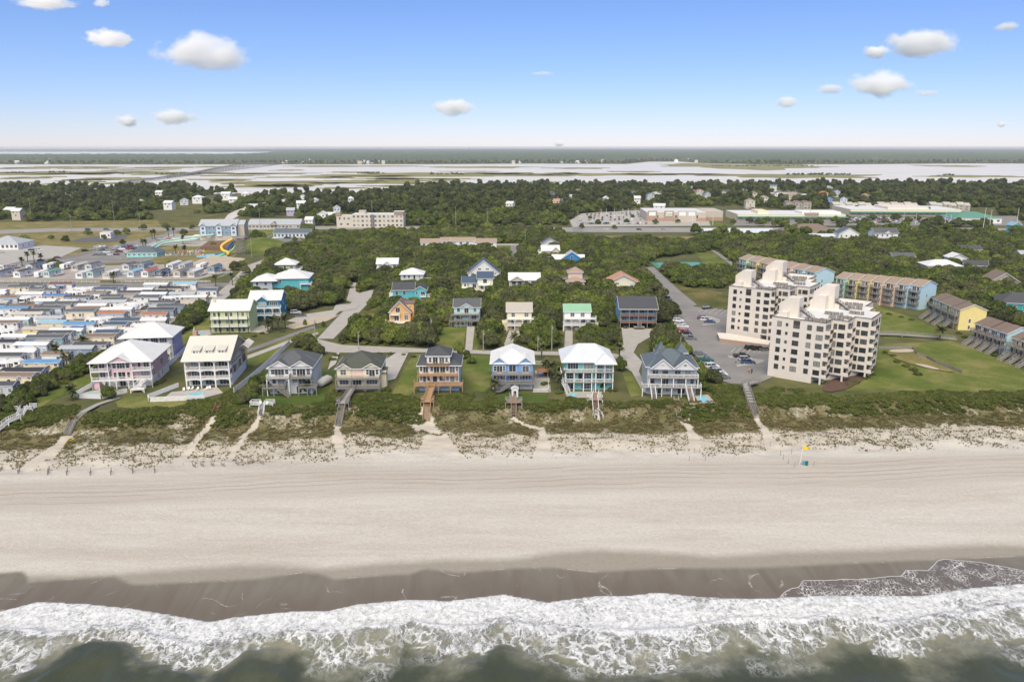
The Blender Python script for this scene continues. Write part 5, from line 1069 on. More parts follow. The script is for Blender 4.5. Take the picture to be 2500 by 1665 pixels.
walkway('white lookout deck with steps and seats below the light grey duplex', [(641,990,.5),(640,1003,.6),(636,1016,.1)], 1.4, 'white', 'grey_wood', [0,1], (0,6.4,2.2), False)
walkway('long low boardwalk running from the pink house down to the sand', [(290,972,.25),(240,990,.5),(205,1012,.9),(178,1035,.5),(164,1062,.1)], 1.7, 'grey_wood', 'grey_wood', [0,0,0,1], rails=False)
walkway('white zigzag beach stairs with a lookout at the west end', [(60,1002,.7),(50,1024,.8),(20,1040,1.2),(-12,1062,.8)], 1.6, 'white', 'grey_wood', [1,0,1], (0,6,2.4), False)
walkway('short brown timber steps half buried in dune shrubs', [(534,994,.5),(524,1014,.1)], 1.2, 'red_wood', 'tread', [1])
walkway('level boardwalk crossing the green lawn to the palm', [(2145,820,.8),(2200,822,.8),(2290,826,.4),(2335,829,.1)], 2.4, 'grey_wood', 'grey_wood', [0,0,0], name='lawn_boardwalk')

# ================================================================== trailers
TW = dict(white='white', cream='cream', taupe='taupe', grey='grey', gray='pale_grey', yellow='yellow', tan='beige', dblue='slate_blue', lblue='pale_blue', aqua='aqua', brown='taupe', bluegray='pale_blue', beige='beige', navy='navy', blue='slate_blue')
TWN = dict(white='white', cream='cream', taupe='taupe', grey='grey', gray='pale grey', yellow='yellow', tan='tan', dblue='dark blue', lblue='pale blue', aqua='aqua', brown='brown', bluegray='blue grey', beige='beige', navy='navy', blue='steel blue')
def trailer_parts(h, L, kind, wk, rk, r, near=True):
    Wd = 3.9; wm = wall(TW[wk])
    if kind == 'P':
        he = 3.4; wbox(h, 0, L, 0, Wd, .1, .62, trim('white'), 'skirting'); wbox(h, 0, L, 0, Wd, .62, he, wm)
        roof(h, 'gx', 0, L, 0, Wd, he, .75, .22, rk, wm, t=.12, rib=False)
        n = int(L / 2.3)
        for i in range(n):
            x = 1.0 + i * (L - 1.6) / max(1, n-1)
            if r.random() < .75: win(h, 'F', 0, [(min(x, L-.9), 2.85 if r.random() < .6 else 1.9, .95, .5 if r.random() < .6 else 1.1)])
        win(h, 'F', 0, [(L*.62, 1.7, .9, 1.92)]); win(h, 'R', L, [(1.2,2.1,1.0,1.5),(2.7,2.1,1.0,1.5)]); win(h, 'L', 0, [(1.9,2.1,1.6,1.3)])
        if r.random() < .55: deck(h, L*.35, L*.95, -2.3, 0, .75, 'white', 'grey_wood', sides='FLR')
        if r.random() < .35: 
            a = B(); a.box(L*.3, L*.75, -2.2, .05, 2.62, 2.72).obj('awning', roofm(r.choice(['royal','flat_white','beige','blue'])), h)
            for x in (L*.32, L*.73): wbox(h, x-.05, x+.05, -2.15, -2.05, 0, 2.62, trim('white'), 'awning_post')
    else:
        prof = [(0,.75),(0,2.6),(.35,3.35),(L*.55,3.4),(L*.62,3.6),(L-.6,3.55),(L-.1,3.1),(L,2.3),(L-1.9,1.6),(L-2.4,.75)]
        b = B(); n = len(prof); b.add([(p[0],0,p[1]) for p in prof] + [(p[0],2.6,p[1]) for p in prof], [tuple(range(n))[::-1], tuple(range(n,2*n))] + [(i, (i+1) % n, (i+1) % n + n, i+n) for i in range(n)])
        bb = b.obj('body', M('camper_skin', (.76,.75,.73), rough=.4, var=.06), h)
        wbox(h, L*.2, L*.55, -.6, .0, 1.0, 2.8, M('camper_skin', (.76,.75,.73)), 'slide_out'); win(h, 'F', -.6, [(L*.3,2.1,1.1,.7),(L*.45,2.1,.8,.7)], 'black'); win(h, 'F', 0, [(L*.1,2.2,.8,.7),(L*.68,2.1,.7,.7),(L*.85,2.6,.9,.6)], 'black'); win(h, 'F', 0, [(L*.62,1.7,.65,1.92)])
        wbox(h, .3, L-2.6, -.02, 0, 1.25, 1.5, trim('grey_wood'), 'stripe')
        wb = cached('twheel', lambda: B().tube([(0,-.12,0),(0,.12,0)], .38, 12).mesh('wheel', trim('black')))
        for x in (L*.42, L*.52): put('wheel', wb, h, (x,.1,.38))
        for x in (1.5, L*.4): wbox(h, x-.3, x+.3, 1.0, 1.6, 3.36, 3.62, trim('white'), 'roof_unit')
TR = """120 694 178 white maroon P;20 701 72 cream grey P;47 697 106 white grey P;72 706 108 taupe grey P;108 709 139 grey grey P;228 706 288 white navy P;177 703 238 white white R;245 700 304 grey grey P;352 695 410 grey white P;424 693 479 white light_blue P;312 708 373 white white P;388 704 444 cream black P;482 709 530 white navy P;40 718 105 white white P;108 723 169 yellow royal P;157 726 221 grey dark P;186 722 249 white white R;158 711 217 white white R;288 715 369 taupe dark P;347 713 423 dblue black P;344 718 408 bluegray white P;327 726 390 white grey P;441 726 505 tan white P;0 727 45 gray brown P;43 726 78 white white R;87 735 135 white white P;132 741 204 grey grey P;104 743 176 beige grey P;221 738 308 white pale_grey P;249 732 310 white grey P;24 748 95 white brown P;-10 754 67 white blue P;82 752 152 lblue grey P;303 740 358 white grey R;273 749 336 white white R;384 748 451 dblue grey P;50 760 126 gray dark P;28 767 104 white beige P;160 761 232 cream slate P;178 755 245 brown brown P;247 756 323 white white P;241 765 306 grey rust P;362 757 427 dblue dark P;347 768 408 white rust P;-8 781 71 aqua white P;-30 789 45 white brown P;93 788 160 cream light_blue P;155 792 232 white blue P;208 777 282 white grey R;202 788 258 white white R;57 804 152 yellow beige P;121 808 202 aqua white P;93 814 176 grey dark P;234 812 293 grey navy P;210 822 282 cream brown P;3 822 87 lblue white P;65 825 156 dblue grey P;-40 836 46 white black P;180 842 262 white dark P;37 842 119 lblue white P;147 851 228 dblue pale_grey P;-10 860 87 white white P;104 866 169 white brown P;-30 869 56 white dark P;60 886 147 cream blue P;4 906 108 white black P;-10 918 85 cream brown P;-40 941 35 grey dark P"""
RN = dict(white='white', light_blue='light blue', pale_grey='pale grey', royal='royal blue', slate='slate')
r = random.Random(11)
for it in TR.split(';'):
    x0, ye, x1, wk, rk, kd = it.split(); x0, ye, x1 = float(x0), float(ye), float(x1); py = ye + 20.5 * (.164 / mpp(ye + 18))
    a = W0(x0, py); L = (W0(x1, py) - a).length * .97
    nm, lb = ('park_trailer', '%s park trailer with %s roof in the crowded rows south of the fence' % (TWN[wk], RN.get(rk, rk))) if kd == 'P' else ('camper', 'white travel camper with slide out parked among the trailers south of the fence' if rk == 'white' else 'white travel camper with grey stripe parked among the trailers south of the fence')
    h = thing(nm, lb, 'trailer', a, R(r.uniform(-1, 3)), 'trailers in the crowded park'); trailer_parts(h, L, kd, wk, rk, r)
occ = []
for o in col.objects:
    if o.type == 'EMPTY' and o.get('group') == 'trailers in the crowded park':
        mx = max((v[0] for ch in o.children if ch.type == 'MESH' for v in ch.bound_box), default=10); occ.append((o.location.x-.3, o.location.x+mx*.99+.3, o.location.y-1.2, o.location.y+5.0))
yard = [W0(*p) for p in [(-150,712),(500,712),(500,735),(440,790),(320,850),(120,945),(-40,985),(-150,985)]]; yard = [(p.x,p.y) for p in yard]
wl = ['white','white','cream','gray','lblue','grey','beige','tan','dblue','taupe']; rl = ['white','white','grey','dark','brown','pale_grey','beige','slate','navy']; cnt = 0
for yy in np.arange(205, 372, 2.3):
    xx = -yy*.70 + r.uniform(0,4)
    while xx < -yy*.34:
        L = r.uniform(8.5, 12.5)
        if inpoly(xx, yy, yard) and inpoly(xx+L, yy, yard) and not any(xx < b1 and xx+L > b0 and yy-1.2 < b3 and yy+5 > b2 for b0, b1, b2, b3 in occ):
            wk, rk, kd = r.choice(wl), r.choice(rl), ('R' if r.random() < .28 else 'P'); occ.append((xx-.3, xx+L+.3, yy-1.2, yy+5.0)); cnt += 1
            nm, lb = ('park_trailer', '%s park trailer with %s roof squeezed between the crowded rows' % (TWN[wk], RN.get(rk, rk))) if kd == 'P' else ('camper', 'white travel camper squeezed between the crowded trailer rows')
            h = thing(nm, lb, 'trailer', (xx, yy, 0), R(r.uniform(-1, 3)), 'trailers in the crowded park'); trailer_parts(h, L, kd, wk, rk, r)
        xx += 1.5
TE = """32 679 50 white dark P;66 680 95 white white R;104 678 121 aqua forest P;167 681 202 white white P;211 679 228 aqua slate P;242 682 268 tan white P;314 678 327 bluegray light_blue P;347 678 362 white red P;382 678 396 navy dark P;422 678 440 beige brown P;459 678 475 tan white P;508 667 524 blue slate P;301 661 315 gray grey P;336 659 352 blue slate P;404 659 422 white white P;435 659 452 grey pale_grey P;472 661 490 white white R;64 662 80 gray dark P;100 660 116 white white R;141 660 157 white white R;172 662 190 taupe beige P;206 661 224 gray grey P;-20 680 0 gray dark P;-12 662 10 white beige P"""
for it in TE.split(';'):
    x0, py, x1, wk, rk, kd = it.split(); a = W0(float(x1), float(py))
    nm = 'park_trailer' if kd == 'P' else 'camper'
    lb = '%s park trailer with %s roof, end on behind the white ranch fence' % (TWN[wk], RN.get(rk, rk)) if kd == 'P' else 'white travel camper standing end on behind the white ranch fence'
    h = thing(nm, lb, 'trailer', a, R(88), 'trailers behind the ranch fence'); trailer_parts(h, r.uniform(10.5, 12.5), kd, wk, rk, r)
    if kd == 'P': win(h, 'L', 0, [(.9,2.0,.8,1.4)])
# white ranch fences
def fence(label, pix, hgt, mat, name='ranch_fence', sp=2.4, rails=(.35,.75,1.1), solid=False, wp=.14, zs=W0):
    pts = [zs(*p) for p in pix]; h = thing(name, label, 'fence', pts[0]); o = h.location
    for i in range(len(pts)-1):
        a, c = pts[i]-o, pts[i+1]-o; n = max(1, int((c-a).length/sp))
        for k in range(n):
            p, q = a + (c-a)*(k/n), a + (c-a)*((k+1)/n)
            B().bar(p, p + Vector((0,0,hgt)), wp).obj('post', mat, h)
            b = B()
            if solid: b.bar(p + Vector((0,0,hgt*.5)), q + Vector((0,0,hgt*.5)), .05, hgt*.96)
            else:
                for z in rails: b.bar(p + Vector((0,0,z)), q + Vector((0,0,z)), .05, .13)
            if solid: b.obj('panel', mat, h)
            else: tag(b.obj('rails', mat, h), kind='stuff')
    return h
wp = trim('white')
fence('long white ranch rail fence across the trailer park west of the gate', [(-60,689),(20,690),(245,691)], 1.2, wp); fence('white ranch rail fence across the trailer park east of the gate', [(285,690),(515,690)], 1.2, wp); fence('short white ranch fence slanting to the road corner', [(530,682),(565,666)], 1.2, wp)
fence('white ranch fence beside the last blue trailer', [(540,668),(568,667)], 1.2, wp)
fence('tall white board fence running uphill between tan house and grey duplex', [(572,962),(640,905),(708,842)], 1.9, wp, 'board_fence', 2.4, solid=True); fence('white board fence between the pink house and the tan house', [(400,905),(430,880),(460,850)], 1.8, wp, 'board_fence', solid=True)
fence('weathered timber retaining wall winding across the green lawn', [(2145,852),(2228,852),(2238,868),(2262,874),(2285,888),(2320,900),(2348,912)], 1.1, trim('weathered'), 'timber_wall', 2.0, solid=True, wp=.22)
fence('brown picket fence along the water park edge', [(150,634),(300,636),(420,628),(490,626)], 1.6, trim('weathered'), 'picket_fence', 3, (.4,.8,1.2)); fence('white panel fence beside the grey motel', [(646,590),(664,578)], 1.8, wp, 'board_fence', solid=True); fence('dark wire fence around the yellow pool house lot', [(150,634),(330,598)], 1.4, trim('weathered'), 'picket_fence', 4, (.5,1.1))

# ================================================================== vehicles
CARC = dict(white=(.72,.72,.71), black=(.018,.018,.020), silver=(.42,.43,.44), grey=(.14,.145,.15), red=(.32,.03,.025), blue=(.03,.07,.16), green=(.02,.10,.08), maroon=(.15,.02,.025), tan=(.36,.31,.24))
def carm(k):
    key = 'car_' + k
    if key in MATS: return MATS[key]
    m, nt, b, out = nodes(key); b.inputs['Base Color'].default_value = (*CARC[k], 1); b.inputs['Roughness'].default_value = .32; b.inputs['Coat Weight'].default_value = .6; b.inputs['Coat Roughness'].default_value = .08
    MATS[key] = m; return m
def car_mesh(kind):
    """body, glass band as separate meshes; x forward"""
    P_ = dict(sedan=(4.6,1.8,.95,1.45,[-1.75,-1.0,.45,1.25]), suv=(4.7,1.88,1.05,1.72,[-2.2,-1.95,.55,1.25]), pickup=(5.5,1.95,1.1,1.8,[-.55,-.35,.95,1.5]))[kind]
    L, w, hb, ht, gx = P_; hw = w/2
    b = B()
    sec = [(-L/2, .45, hb*.78), (-L/2+.25, .30, hb), (L/2-1.0, .28, hb), (L/2-.2, .30, hb*.84), (L/2, .42, hb*.66)]
    rows = []
    for x, zl, zu in sec:
        rows.append([(x,-hw*.94,zl),(x,-hw,(zl+zu)/2),(x,-hw*.93,zu),(x,hw*.93,zu),(x,hw,(zl+zu)/2),(x,hw*.94,zl)])
    vs = [p for rw in rows for p in rw]; fs = []
    for i in range(len(rows)-1):
        for k in range(6): fs.append((i*6+k, (i+1)*6+k, (i+1)*6+(k+1) % 6, i*6+(k+1) % 6))
    fs += [tuple(range(6)), tuple(range((len(rows)-1)*6, len(rows)*6))[::-1]]
    b.add(vs, fs)
    rw_ = hw*.74
    b.add([(gx[1],-rw_,ht-.02),(gx[2],-rw_,ht-.02),(gx[2],rw_,ht-.02),(gx[1],rw_,ht-.02),(gx[1]+.05,-rw_*.94,ht+.04),(gx[2]-.05,-rw_*.94,ht+.04),(gx[2]-.05,rw_*.94,ht+.04),(gx[1]+.05,rw_*.94,ht+.04)], [(4,5,6,7),(0,1,5,4),(1,2,6,5),(2,3,7,6),(3,0,4,7),(3,2,1,0)])
    for x0, x1 in ((gx[0],gx[1]),(gx[3],gx[2])):
        for s_ in (-1, 1): b.bar((x0, s_*hw*.9, hb-.01), (x1, s_*rw_*1.0, ht), .09)
    for s_ in (-1, 1): b.bar(((gx[1]+gx[2])/2, s_*hw*.92, hb-.01), ((gx[1]+gx[2])/2, s_*rw_*1.02, ht), .1)
    if kind == 'pickup':
        b.box(-L/2+.05, -.6, -hw*.9, -hw*.8, hb-.02, hb+.12); b.box(-L/2+.05, -.6, hw*.8, hw*.9, hb-.02, hb+.12)
    g = B(); e = .9
    g.add([(gx[0],-hw*e,hb-.01),(gx[3],-hw*e,hb-.01),(gx[3],hw*e,hb-.01),(gx[0],hw*e,hb-.01),(gx[1],-rw_,ht-.03),(gx[2],-rw_,ht-.03),(gx[2],rw_,ht-.03),(gx[1],rw_,ht-.03)], [(4,5,6,7),(0,1,5,4),(1,2,6,5),(2,3,7,6),(3,0,4,7)])
    return b, g, L, w
def car(kind, k, px, py, head, where, near=True, group=None, lot=''):
    lb = '%s %s %s' % (dict(grey='dark grey').get(k, k), dict(sedan='sedan', suv='sport utility car', pickup='pickup truck')[kind], where)
    loc = W0(px, py, .06)
    if not near:
        def mk():
            b, g, L, w = car_mesh(kind); o = len(b.f); b.add(g.v, g.f, 1)
            for x in (-L*.3, L*.3):
                for s_ in (-1, 1): b.tube([(x,s_*w*.5,.33),(x,s_*w*.38,.33)], .33, 8, 2)
            return b.mesh('car', [carm(k), glassm('car_glass', (.02,.025,.03)), trim('black')])
        o = put('parked_car', cached(('smallcar', kind, k), mk), None, loc, R(head)); return tag(o, lb, 'car', group)
    h = thing('parked_car', lb, 'car', loc, R(head), group); b, g, L, w = car_mesh(kind)
    put('body', cached(('carbody', kind, k), lambda: b.mesh('body', carm(k))), h); put('windows', cached(('carglass', kind), lambda: g.mesh('windows', glassm('car_glass', (.02,.025,.03)))), h)
    wm = cached('cwheel', lambda: B().tube([(0,-.11,0),(0,.11,0)], .34, 14).mesh('wheel', trim('black'))); rm = cached('crim', lambda: B().tube([(0,-.115,0),(0,.115,0)], .2, 10).mesh('rim', M('rim', (.45,.45,.46), rough=.35)))
    for x in (-L*.3, L*.3):
        for s_ in (-1, 1): wo_ = put('wheel', wm, h, (x, s_*w*.46, .33)); put('rim', rm, wo_)
    lm = cached('headlight', lambda: B().box(-.05,.05,-.18,.18,-.07,.07).mesh('headlight', M('lamp_lens', (.75,.75,.72), rough=.2)))
    for s_ in (-1, 1): put('headlight', lm, h, (L/2-.1, s_*w*.36, .72))
    tm = cached('taillight', lambda: B().box(-.05,.05,-.12,.12,-.12,.12).mesh('taillight', M('tail_lens', (.35,.02,.02), rough=.2)))
    for s_ in (-1, 1): put('taillight', tm, h, (-L/2+.03, s_*w*.38, .78))
    return h
NEAR = """suv white 1656 786 -14 in the hedge side row;sedan silver 1660 794 -14 in the hedge side row;sedan white 1667 800 -14 in the hedge side row;sedan red 1668 808 -14 in the hedge side row;sedan black 1675 816 -14 in the hedge side row;pickup grey 1683 829 -12 in the hedge side row;sedan black 1650 764 -10 alone near the lot entrance;suv black 1726 755 25 beside the grass bank;suv maroon 1716 780 -16 on the upper kerb island;suv white 1724 784 -16 on the upper kerb island;sedan blue 1733 789 -16 on the upper kerb island;sedan grey 1707 867 4 beside the lamp post;pickup green 1722 882 -6 by the hedge;suv white 1738 898 10 in the lower hedge row;sedan grey 1745 905 8 in the lower hedge row;suv silver 1752 911 8 in the lower hedge row;sedan white 1758 917 8 in the lower hedge row;suv grey 1764 925 6 in the lower hedge row;pickup black 1810 873 4 on the lower kerb island;suv silver 1820 881 -4 on the lower kerb island;suv blue 1826 888 -4 on the lower kerb island;suv black 1833 853 20 under the podium wall;suv black 1851 855 20 under the podium wall;sedan grey 1867 856 20 under the podium wall;suv white 1148 793 -88 under the carport of the pale aqua house;suv white 1022 787 25 beside the orange house;suv black 1042 779 10 behind the orange house;suv white 722 766 15 beside the deep blue house;sedan grey 735 774 20 beside the deep blue house;suv black 1525 800 -85 beneath the blue duplex;suv black 1608 801 -80 beside the blue duplex;sedan white 1612 712 -60 at the roadside;sedan maroon 1616 718 -60 at the roadside;pickup grey 1628 732 -60 at the roadside;pickup tan 588 680 4 on the street by the trailer park;sedan blue 607 676 60 on the street by the trailer park;sedan blue 829 729 -20 in the wooded drive;sedan grey 918 704 70 on the street corner;suv black 243 802 8 between campers;pickup grey 256 798 60 between campers;suv grey 418 735 60 beside the white roofed trailers;pickup grey 350 752 40 beside a camper;pickup white 296 672 5 beside the tan trailer"""
for it in NEAR.split(';'):
    q = it.split(' '); car(q[0], q[1], float(q[2]), float(q[3]), float(q[4]), ' '.join(q[5:]), True, 'parked cars')
def lot(n, quad, head, where, seed, group, rows=6):
    r = random.Random(seed); kk = ['white']*5 + ['black']*4 + ['silver']*4 + ['grey']*4 + ['blue','red','maroon','tan']
    a, b_, c, d = [W0(*p) for p in quad]; m_ = 0; per = max(1, int(n/rows))
    for j in range(rows):
        for i in range(per):
            if r.random() < .22: continue
            u = (i+.5)/per; v = (j+.5)/rows; p = (a*(1-u)+b_*u)*(1-v) + (d*(1-u)+c*u)*v
            o = car(r.choice(['sedan','suv','suv','sedan','pickup']), r.choice(kk), 1250, 800, head + r.choice([0,180]) + r.uniform(-4,4), where, False, group); o.location = (p.x, p.y, .06)
lot(60, [(1420,524),(1560,518),(1570,540),(1410,543)], 80, 'in the lot before the brick supermarket', 1, 'cars in the supermarket lot', 4)
lot(34, [(1410,546),(1580,545),(1580,549),(1400,550)], 80, 'along the supermarket front hedge', 2, 'cars in the supermarket lot', 1)
lot(110, [(2060,531),(2200,529),(2195,546),(2030,548)], 85, 'in the crowded shopping centre lot', 3, 'cars in the shopping centre lot', 5)
lot(26, [(1830,538),(2040,538),(2040,542),(1830,542)], 85, 'before the green canopy shops', 4, 'cars before the green canopy shops', 1)
lot(30, [(2210,530),(2370,536),(2360,552),(2230,546)], 85, 'near the green roofed shop', 5, 'cars near the green roofed shop', 3)
lot(24, [(250,605),(345,600),(320,626),(225,628)], 8, 'in the water park lot', 6, 'cars in the water park lot', 4); lot(10, [(385,584),(480,580),(480,590),(375,594)], 8, 'in the hotel lot', 7, 'cars in the hotel lot', 2)
lot(5, [(668,578),(740,576),(735,588),(660,590)], 10, 'before the grey motel', 8, 'cars before the grey motel', 1)
for px, py, k, kd in ((140,631,'maroon','sedan'),(208,614,'black','suv'),(228,610,'silver','sedan'),(238,606,'white','suv'),(248,603,'white','pickup'),(78,612,'black','suv'),(95,613,'white','suv'),(100,638,'black','sedan'),(4,618,'silver','sedan'),(60,604,'black','sedan')): car(kd, k, px, py, 28, 'along the road past the water park' if px > 120 else 'in the pale lot by the white restaurant', False, 'cars west of the water park')
for px, k in ((640,'white'),(1620,'silver'),(1480,'white'),(1560,'black'),(2120,'white'),(260,'grey'),(215,'blue')): car('suv', k, px, 562, 2, 'driving on the highway', False, 'cars on the highway')
# ================================================================== shops, hotel and farther buildings
def block(name, label, px0, px1, py, hh, d, wk, rk, kind='flat', rh=0.0, rows=1, nwin=8, yaw=0.0, cat='building', ww=1.4, wh=1.4, band=None, o=.3):
    a, c = W0(px0, py), W0(px1, py); w = (c-a).length; h = thing(name, label, cat, a, R(yaw)); wm = wall(wk)
    wbox(h, 0, w, 0, d, 0, hh, wm)
    if kind == 'flat':
        roof(h, 'flat', 0, w, 0, d, hh+.25, 0, .05, rk, t=.24, rib=False)
    else: roof(h, kind, 0, w, 0, d, hh, rh, o, rk, wm if kind in ('gx','gy') else None, rib=False)
    for j in range(rows):
        for i in range(nwin): win(h, 'F', 0, [(w*(i+.5)/nwin, (j+.55)*hh/rows, ww, wh)])
    win(h, 'R', w, [(d*.3, hh*.5, 1.2, 1.4), (d*.65, hh*.5, 1.2, 1.4)]); win(h, 'L', 0, [(d*.3, hh*.5, 1.2, 1.4), (d*.65, hh*.5, 1.2, 1.4)])
    return h, w
# hotel
h, w = block('hotel', 'blue and stone four storey hotel with grey roof behind the water slides', 489, 578, 588, 11.5, 16, 'slate_blue', 'pale_grey', 'gx', 4.2, 3, 9, 4, 'hotel', 1.4, 1.6)
wbox(h, -.1, w+.1, -.1, 16.1, 0, 3.4, wall('stone'), 'stone_base')
for x in (3, 15, 26): wbox(h, x-2, x+2, -.8, 0, 3.4, 11.5, wall('pale_blue'), 'bay'); roof(h, 'gy', x-2.2, x+2.2, -1, 6, 11.4, 1.8, .3, 'pale_grey', wall('slate_blue'), rib=False); win(h, 'F', -.8, [(x,9.4,1.8,1.7),(x,6.2,1.8,1.7)])
wbox(h, w, w+5, 3, 15, 0, 12, wall('stone'), 'end_wing'); roof(h, 'gx', w, w+5, 3, 15, 12, 3, .3, 'pale_grey', wall('stone'), rib=False); wbox(h, -6, 0, 2, 9, 3.2, 3.8, wall('white'), 'porch_roof')
for x in (-5.6, -.6): wbox(h, x-.3, x+.3, 2.2, 2.8, 0, 3.2, wall('stone'), 'column')
# water park
h, w = block('pool_house', 'turquoise pool house with slate hipped roof at the water park gate', 310, 382, 629, 3.2, 14, 'aqua_green', 'slate', 'hip', 3.2, 1, 6, 3, 'building', 1.4, 1.0)
h = H('water_slide', 'water slide tower with curling yellow tube and blue and green flumes', 574, 622, 0, 'water slide')
sc = mpp(622); 
def slide_pts(l): return [Vector(((x - 574) * sc, dy, (622 - y) * sc)) for x, y, dy in l]
b = B()
for x in np.arange(0, 6.5, 1.6):
    for y in (0, 3, 6): b.bar((x,y,0), (x,y,11), .22)
for z in (2.5,5,7.5,10):
    for y in (0,3,6): b.bar((0,y,z), (6.4,y,z), .14)
    for x in (0, 6.4): b.bar((x,0,z), (x,6,z), .14)
for z in (0,2.5,5,7.5): b.bar((0,0,z), (6.4,0,z+2.5), .12); b.bar((6.4,0,z), (0,0,z+2.5), .12)
tag(b.obj('scaffold', trim('weathered'), h), kind='stuff'); B().box(-.6,7,-.6,6.6,11,11.25).obj('platform', trim('grey_wood'), h); rail_mesh([((-.5,-.5,11.3),(6.9,-.5,11.3)),((-.5,6.5,11.3),(6.9,6.5,11.3)),((6.9,-.5,11.3),(6.9,6.5,11.3))], 'weathered').obj('railing', trim('weathered'), h)
def flume(l, rad, c, nm):
    p = slide_pts(l); q = []
    for i in range(len(p)-1):
        p0, p1, p2, p3 = p[max(i-1,0)], p[i], p[i+1], p[min(i+2,len(p)-1)]
        for k in range(6):
            t = k/6; q.append(.5*((2*p1)+(p2-p0)*t+(2*p0-5*p1+4*p2-p3)*t*t+(3*p1-p0-3*p2+p3)*t**3))
    q.append(p[-1]); B().tube(q, rad, 10).obj(nm, M('flume_'+nm, c, rough=.35, var=.05), h, smooth=True)
flume([(569,585,2),(556,592,-1),(547,600,-3),(552,609,-5),(566,614,-6),(566,618,-8)], .95, (.72,.45,.06), 'yellow_tube'); flume([(571,590,4),(560,600,3),(556,610,0),(545,618,-3),(532,620,-5)], .7, (.02,.13,.42), 'blue_flume'); flume([(574,600,3),(566,612,0),(555,617,-5),(540,622,-8),(520,624,-9)], .7, (.22,.55,.25), 'green_flume')
h = H('racing_slide', 'pale green racing slides running down the bank beside the hotel lot', 362, 610, 0, 'water slide'); sc = mpp(606)
for k, l in enumerate(([(362,609),(378,602),(392,598),(420,595),(470,592),(520,589)], [(370,611),(386,605),(402,601),(430,599),(480,597)])):
    P_ = [W0(a, c) - h.location for a, c in l]; zz = [.5,1.2,2.2,3,4,5] ; 
    for j in range(3): B().tube([Vector((p.x+j*.1, p.y+j*1.3, zz[i])) for i, p in enumerate(P_)], .55, 6).obj('lane', M('lane_green', (.45,.68,.55), rough=.4, var=.1), h)
h = H('swimming_pool', 'shallow turquoise splash pool at the foot of the slides', 490, 624, 0, 'pool'); flat(h, 'water', POOLW, [(478,624),(520,620),(560,624),(545,629),(480,629)], .16)
# crowd of sun chairs and umbrellas by the slides
r = random.Random(4); cols = [(.7,.7,.7),(.5,.1,.08),(.1,.3,.5),(.2,.5,.5),(.7,.5,.1),(.35,.18,.12)]
cm = [M('chair_%d' % i, c, var=.1) for i, c in enumerate(cols)]; b = B()
for i in range(260):
    x, y = r.uniform(385, 500), r.uniform(606, 625)
    if y < 624 - (x-385)*.14: continue
    p = W0(x, y); s_ = r.uniform(.5,.9); z = r.uniform(.4,1.2); b.box(p.x-s_, p.x+s_, p.y-.4, p.y+.4, .1, z*.5, r.randrange(6)); b.box(p.x-s_*.3, p.x+s_*.2, p.y-.2, p.y+.2, z*.5, z+.4, r.randrange(6))
tag(b.obj('pool_loungers', cm), 'dense mass of coloured loungers and bathers by the slides', 'loungers', kind='stuff')
h = H('earth_bank', 'reddish brown earth bank under the water slides', 505, 616, 0, 'bank'); pts = [W0(*p) - h.location for p in ((490,612),(565,612),(575,600),(560,596),(510,597))]; B().prism([(p.x,p.y) for p in pts], 0, 2.6).obj('soil', M('red_soil', (.20,.12,.07), var=.35, scale=.4, bump=.3), h)
bp_ = [W0(*p) for p in ((595,615),(680,612),(720,603),(640,588),(598,590))]
b = B(); n = 12; cx = sum(p.x for p in bp_)/5; cy = sum(p.y for p in bp_)/5; 
for k in range(n):
    f0, f1 = k/n, (k+1)/n; q0 = [(cx+(p.x-cx)*(1-f0), cy+(p.y-cy)*(1-f0), 6*(1-(1-f0)**2)+.06) for p in bp_]; q1 = [(cx+(p.x-cx)*(1-f1), cy+(p.y-cy)*(1-f1), 6*(1-(1-f1)**2)+.06) for p in bp_]
    for i in range(5): b.add([q0[i], q0[(i+1) % 5], q1[(i+1) % 5], q1[i]], [(0,1,2,3)])
tag(b.obj('grass_mound', LAWN), kind='structure')
# other commercial
h, w = block('office_building', 'tan three storey office block with stepped flat roof along the highway', 860, 985, 556, 11.5, 18, 'beige', 'flat_white', 'flat', 0, 3, 12, 1, 'office', 2.0, 1.8)
wbox(h, -14, 0, 1, 16, 0, 10.5, wall('beige'), 'west_wing'); win(h, 'F', 1, [(-11,8,1.2,2.2),(-7,8,1.2,2.2),(-3,8,2,1.4),(-10,3,2,1.6),(-4,3,2,1.6)]); wbox(h, -14.5, -10, .5, 6, 10.5, 13.2, wall('brick'), 'corner_pier'); wbox(h, w-8, w+.4, -.5, 8, 11.5, 14, wall('brick'), 'corner_pier'); roof(h, 'flat', w-8, w+.4, -.5, 8, 14.3, 0, .5, 'flat_white', rib=False); wbox(h, 6, 12, 3, 9, 11.7, 15, wall('stone'), 'stair_head'); wbox(h, 17, 20, -.3, 0, 0, 11.5, wall('dark_grey'), 'glass_bay')
h, w = block('office_building', 'low tan brick building with long pale metal roof along the highway', 606, 732, 560, 4.2, 18, 'stone', 'pale_grey', 'gx', 4.0, 1, 14, 1, 'building', 2.2, 1.6); roof(h, 'gy', w*.44, w*.56, -1.5, 6, 4.2, 2.4, .3, 'brown', wall('stone'), rib=False)
h, w = block('motel', 'low white motel with slate grey roof facing a small lot', 668, 758, 582, 4.0, 12, 'pale_blue', 'slate', 'gx', 3.2, 1, 10, 2, 'motel', 1.4, 1.9)
h, w = block('supermarket', 'large tan and brick supermarket with white arched front panels and flat roof', 1579, 1722, 541, 8.6, 55, 'stone', 'flat_white', 'flat', 0, 1, 3, -2, 'shop', 3.4, 2.6)
wbox(h, -.4, w+.4, -.4, 0, 0, 3.6, wall('brick'), 'brick_base')
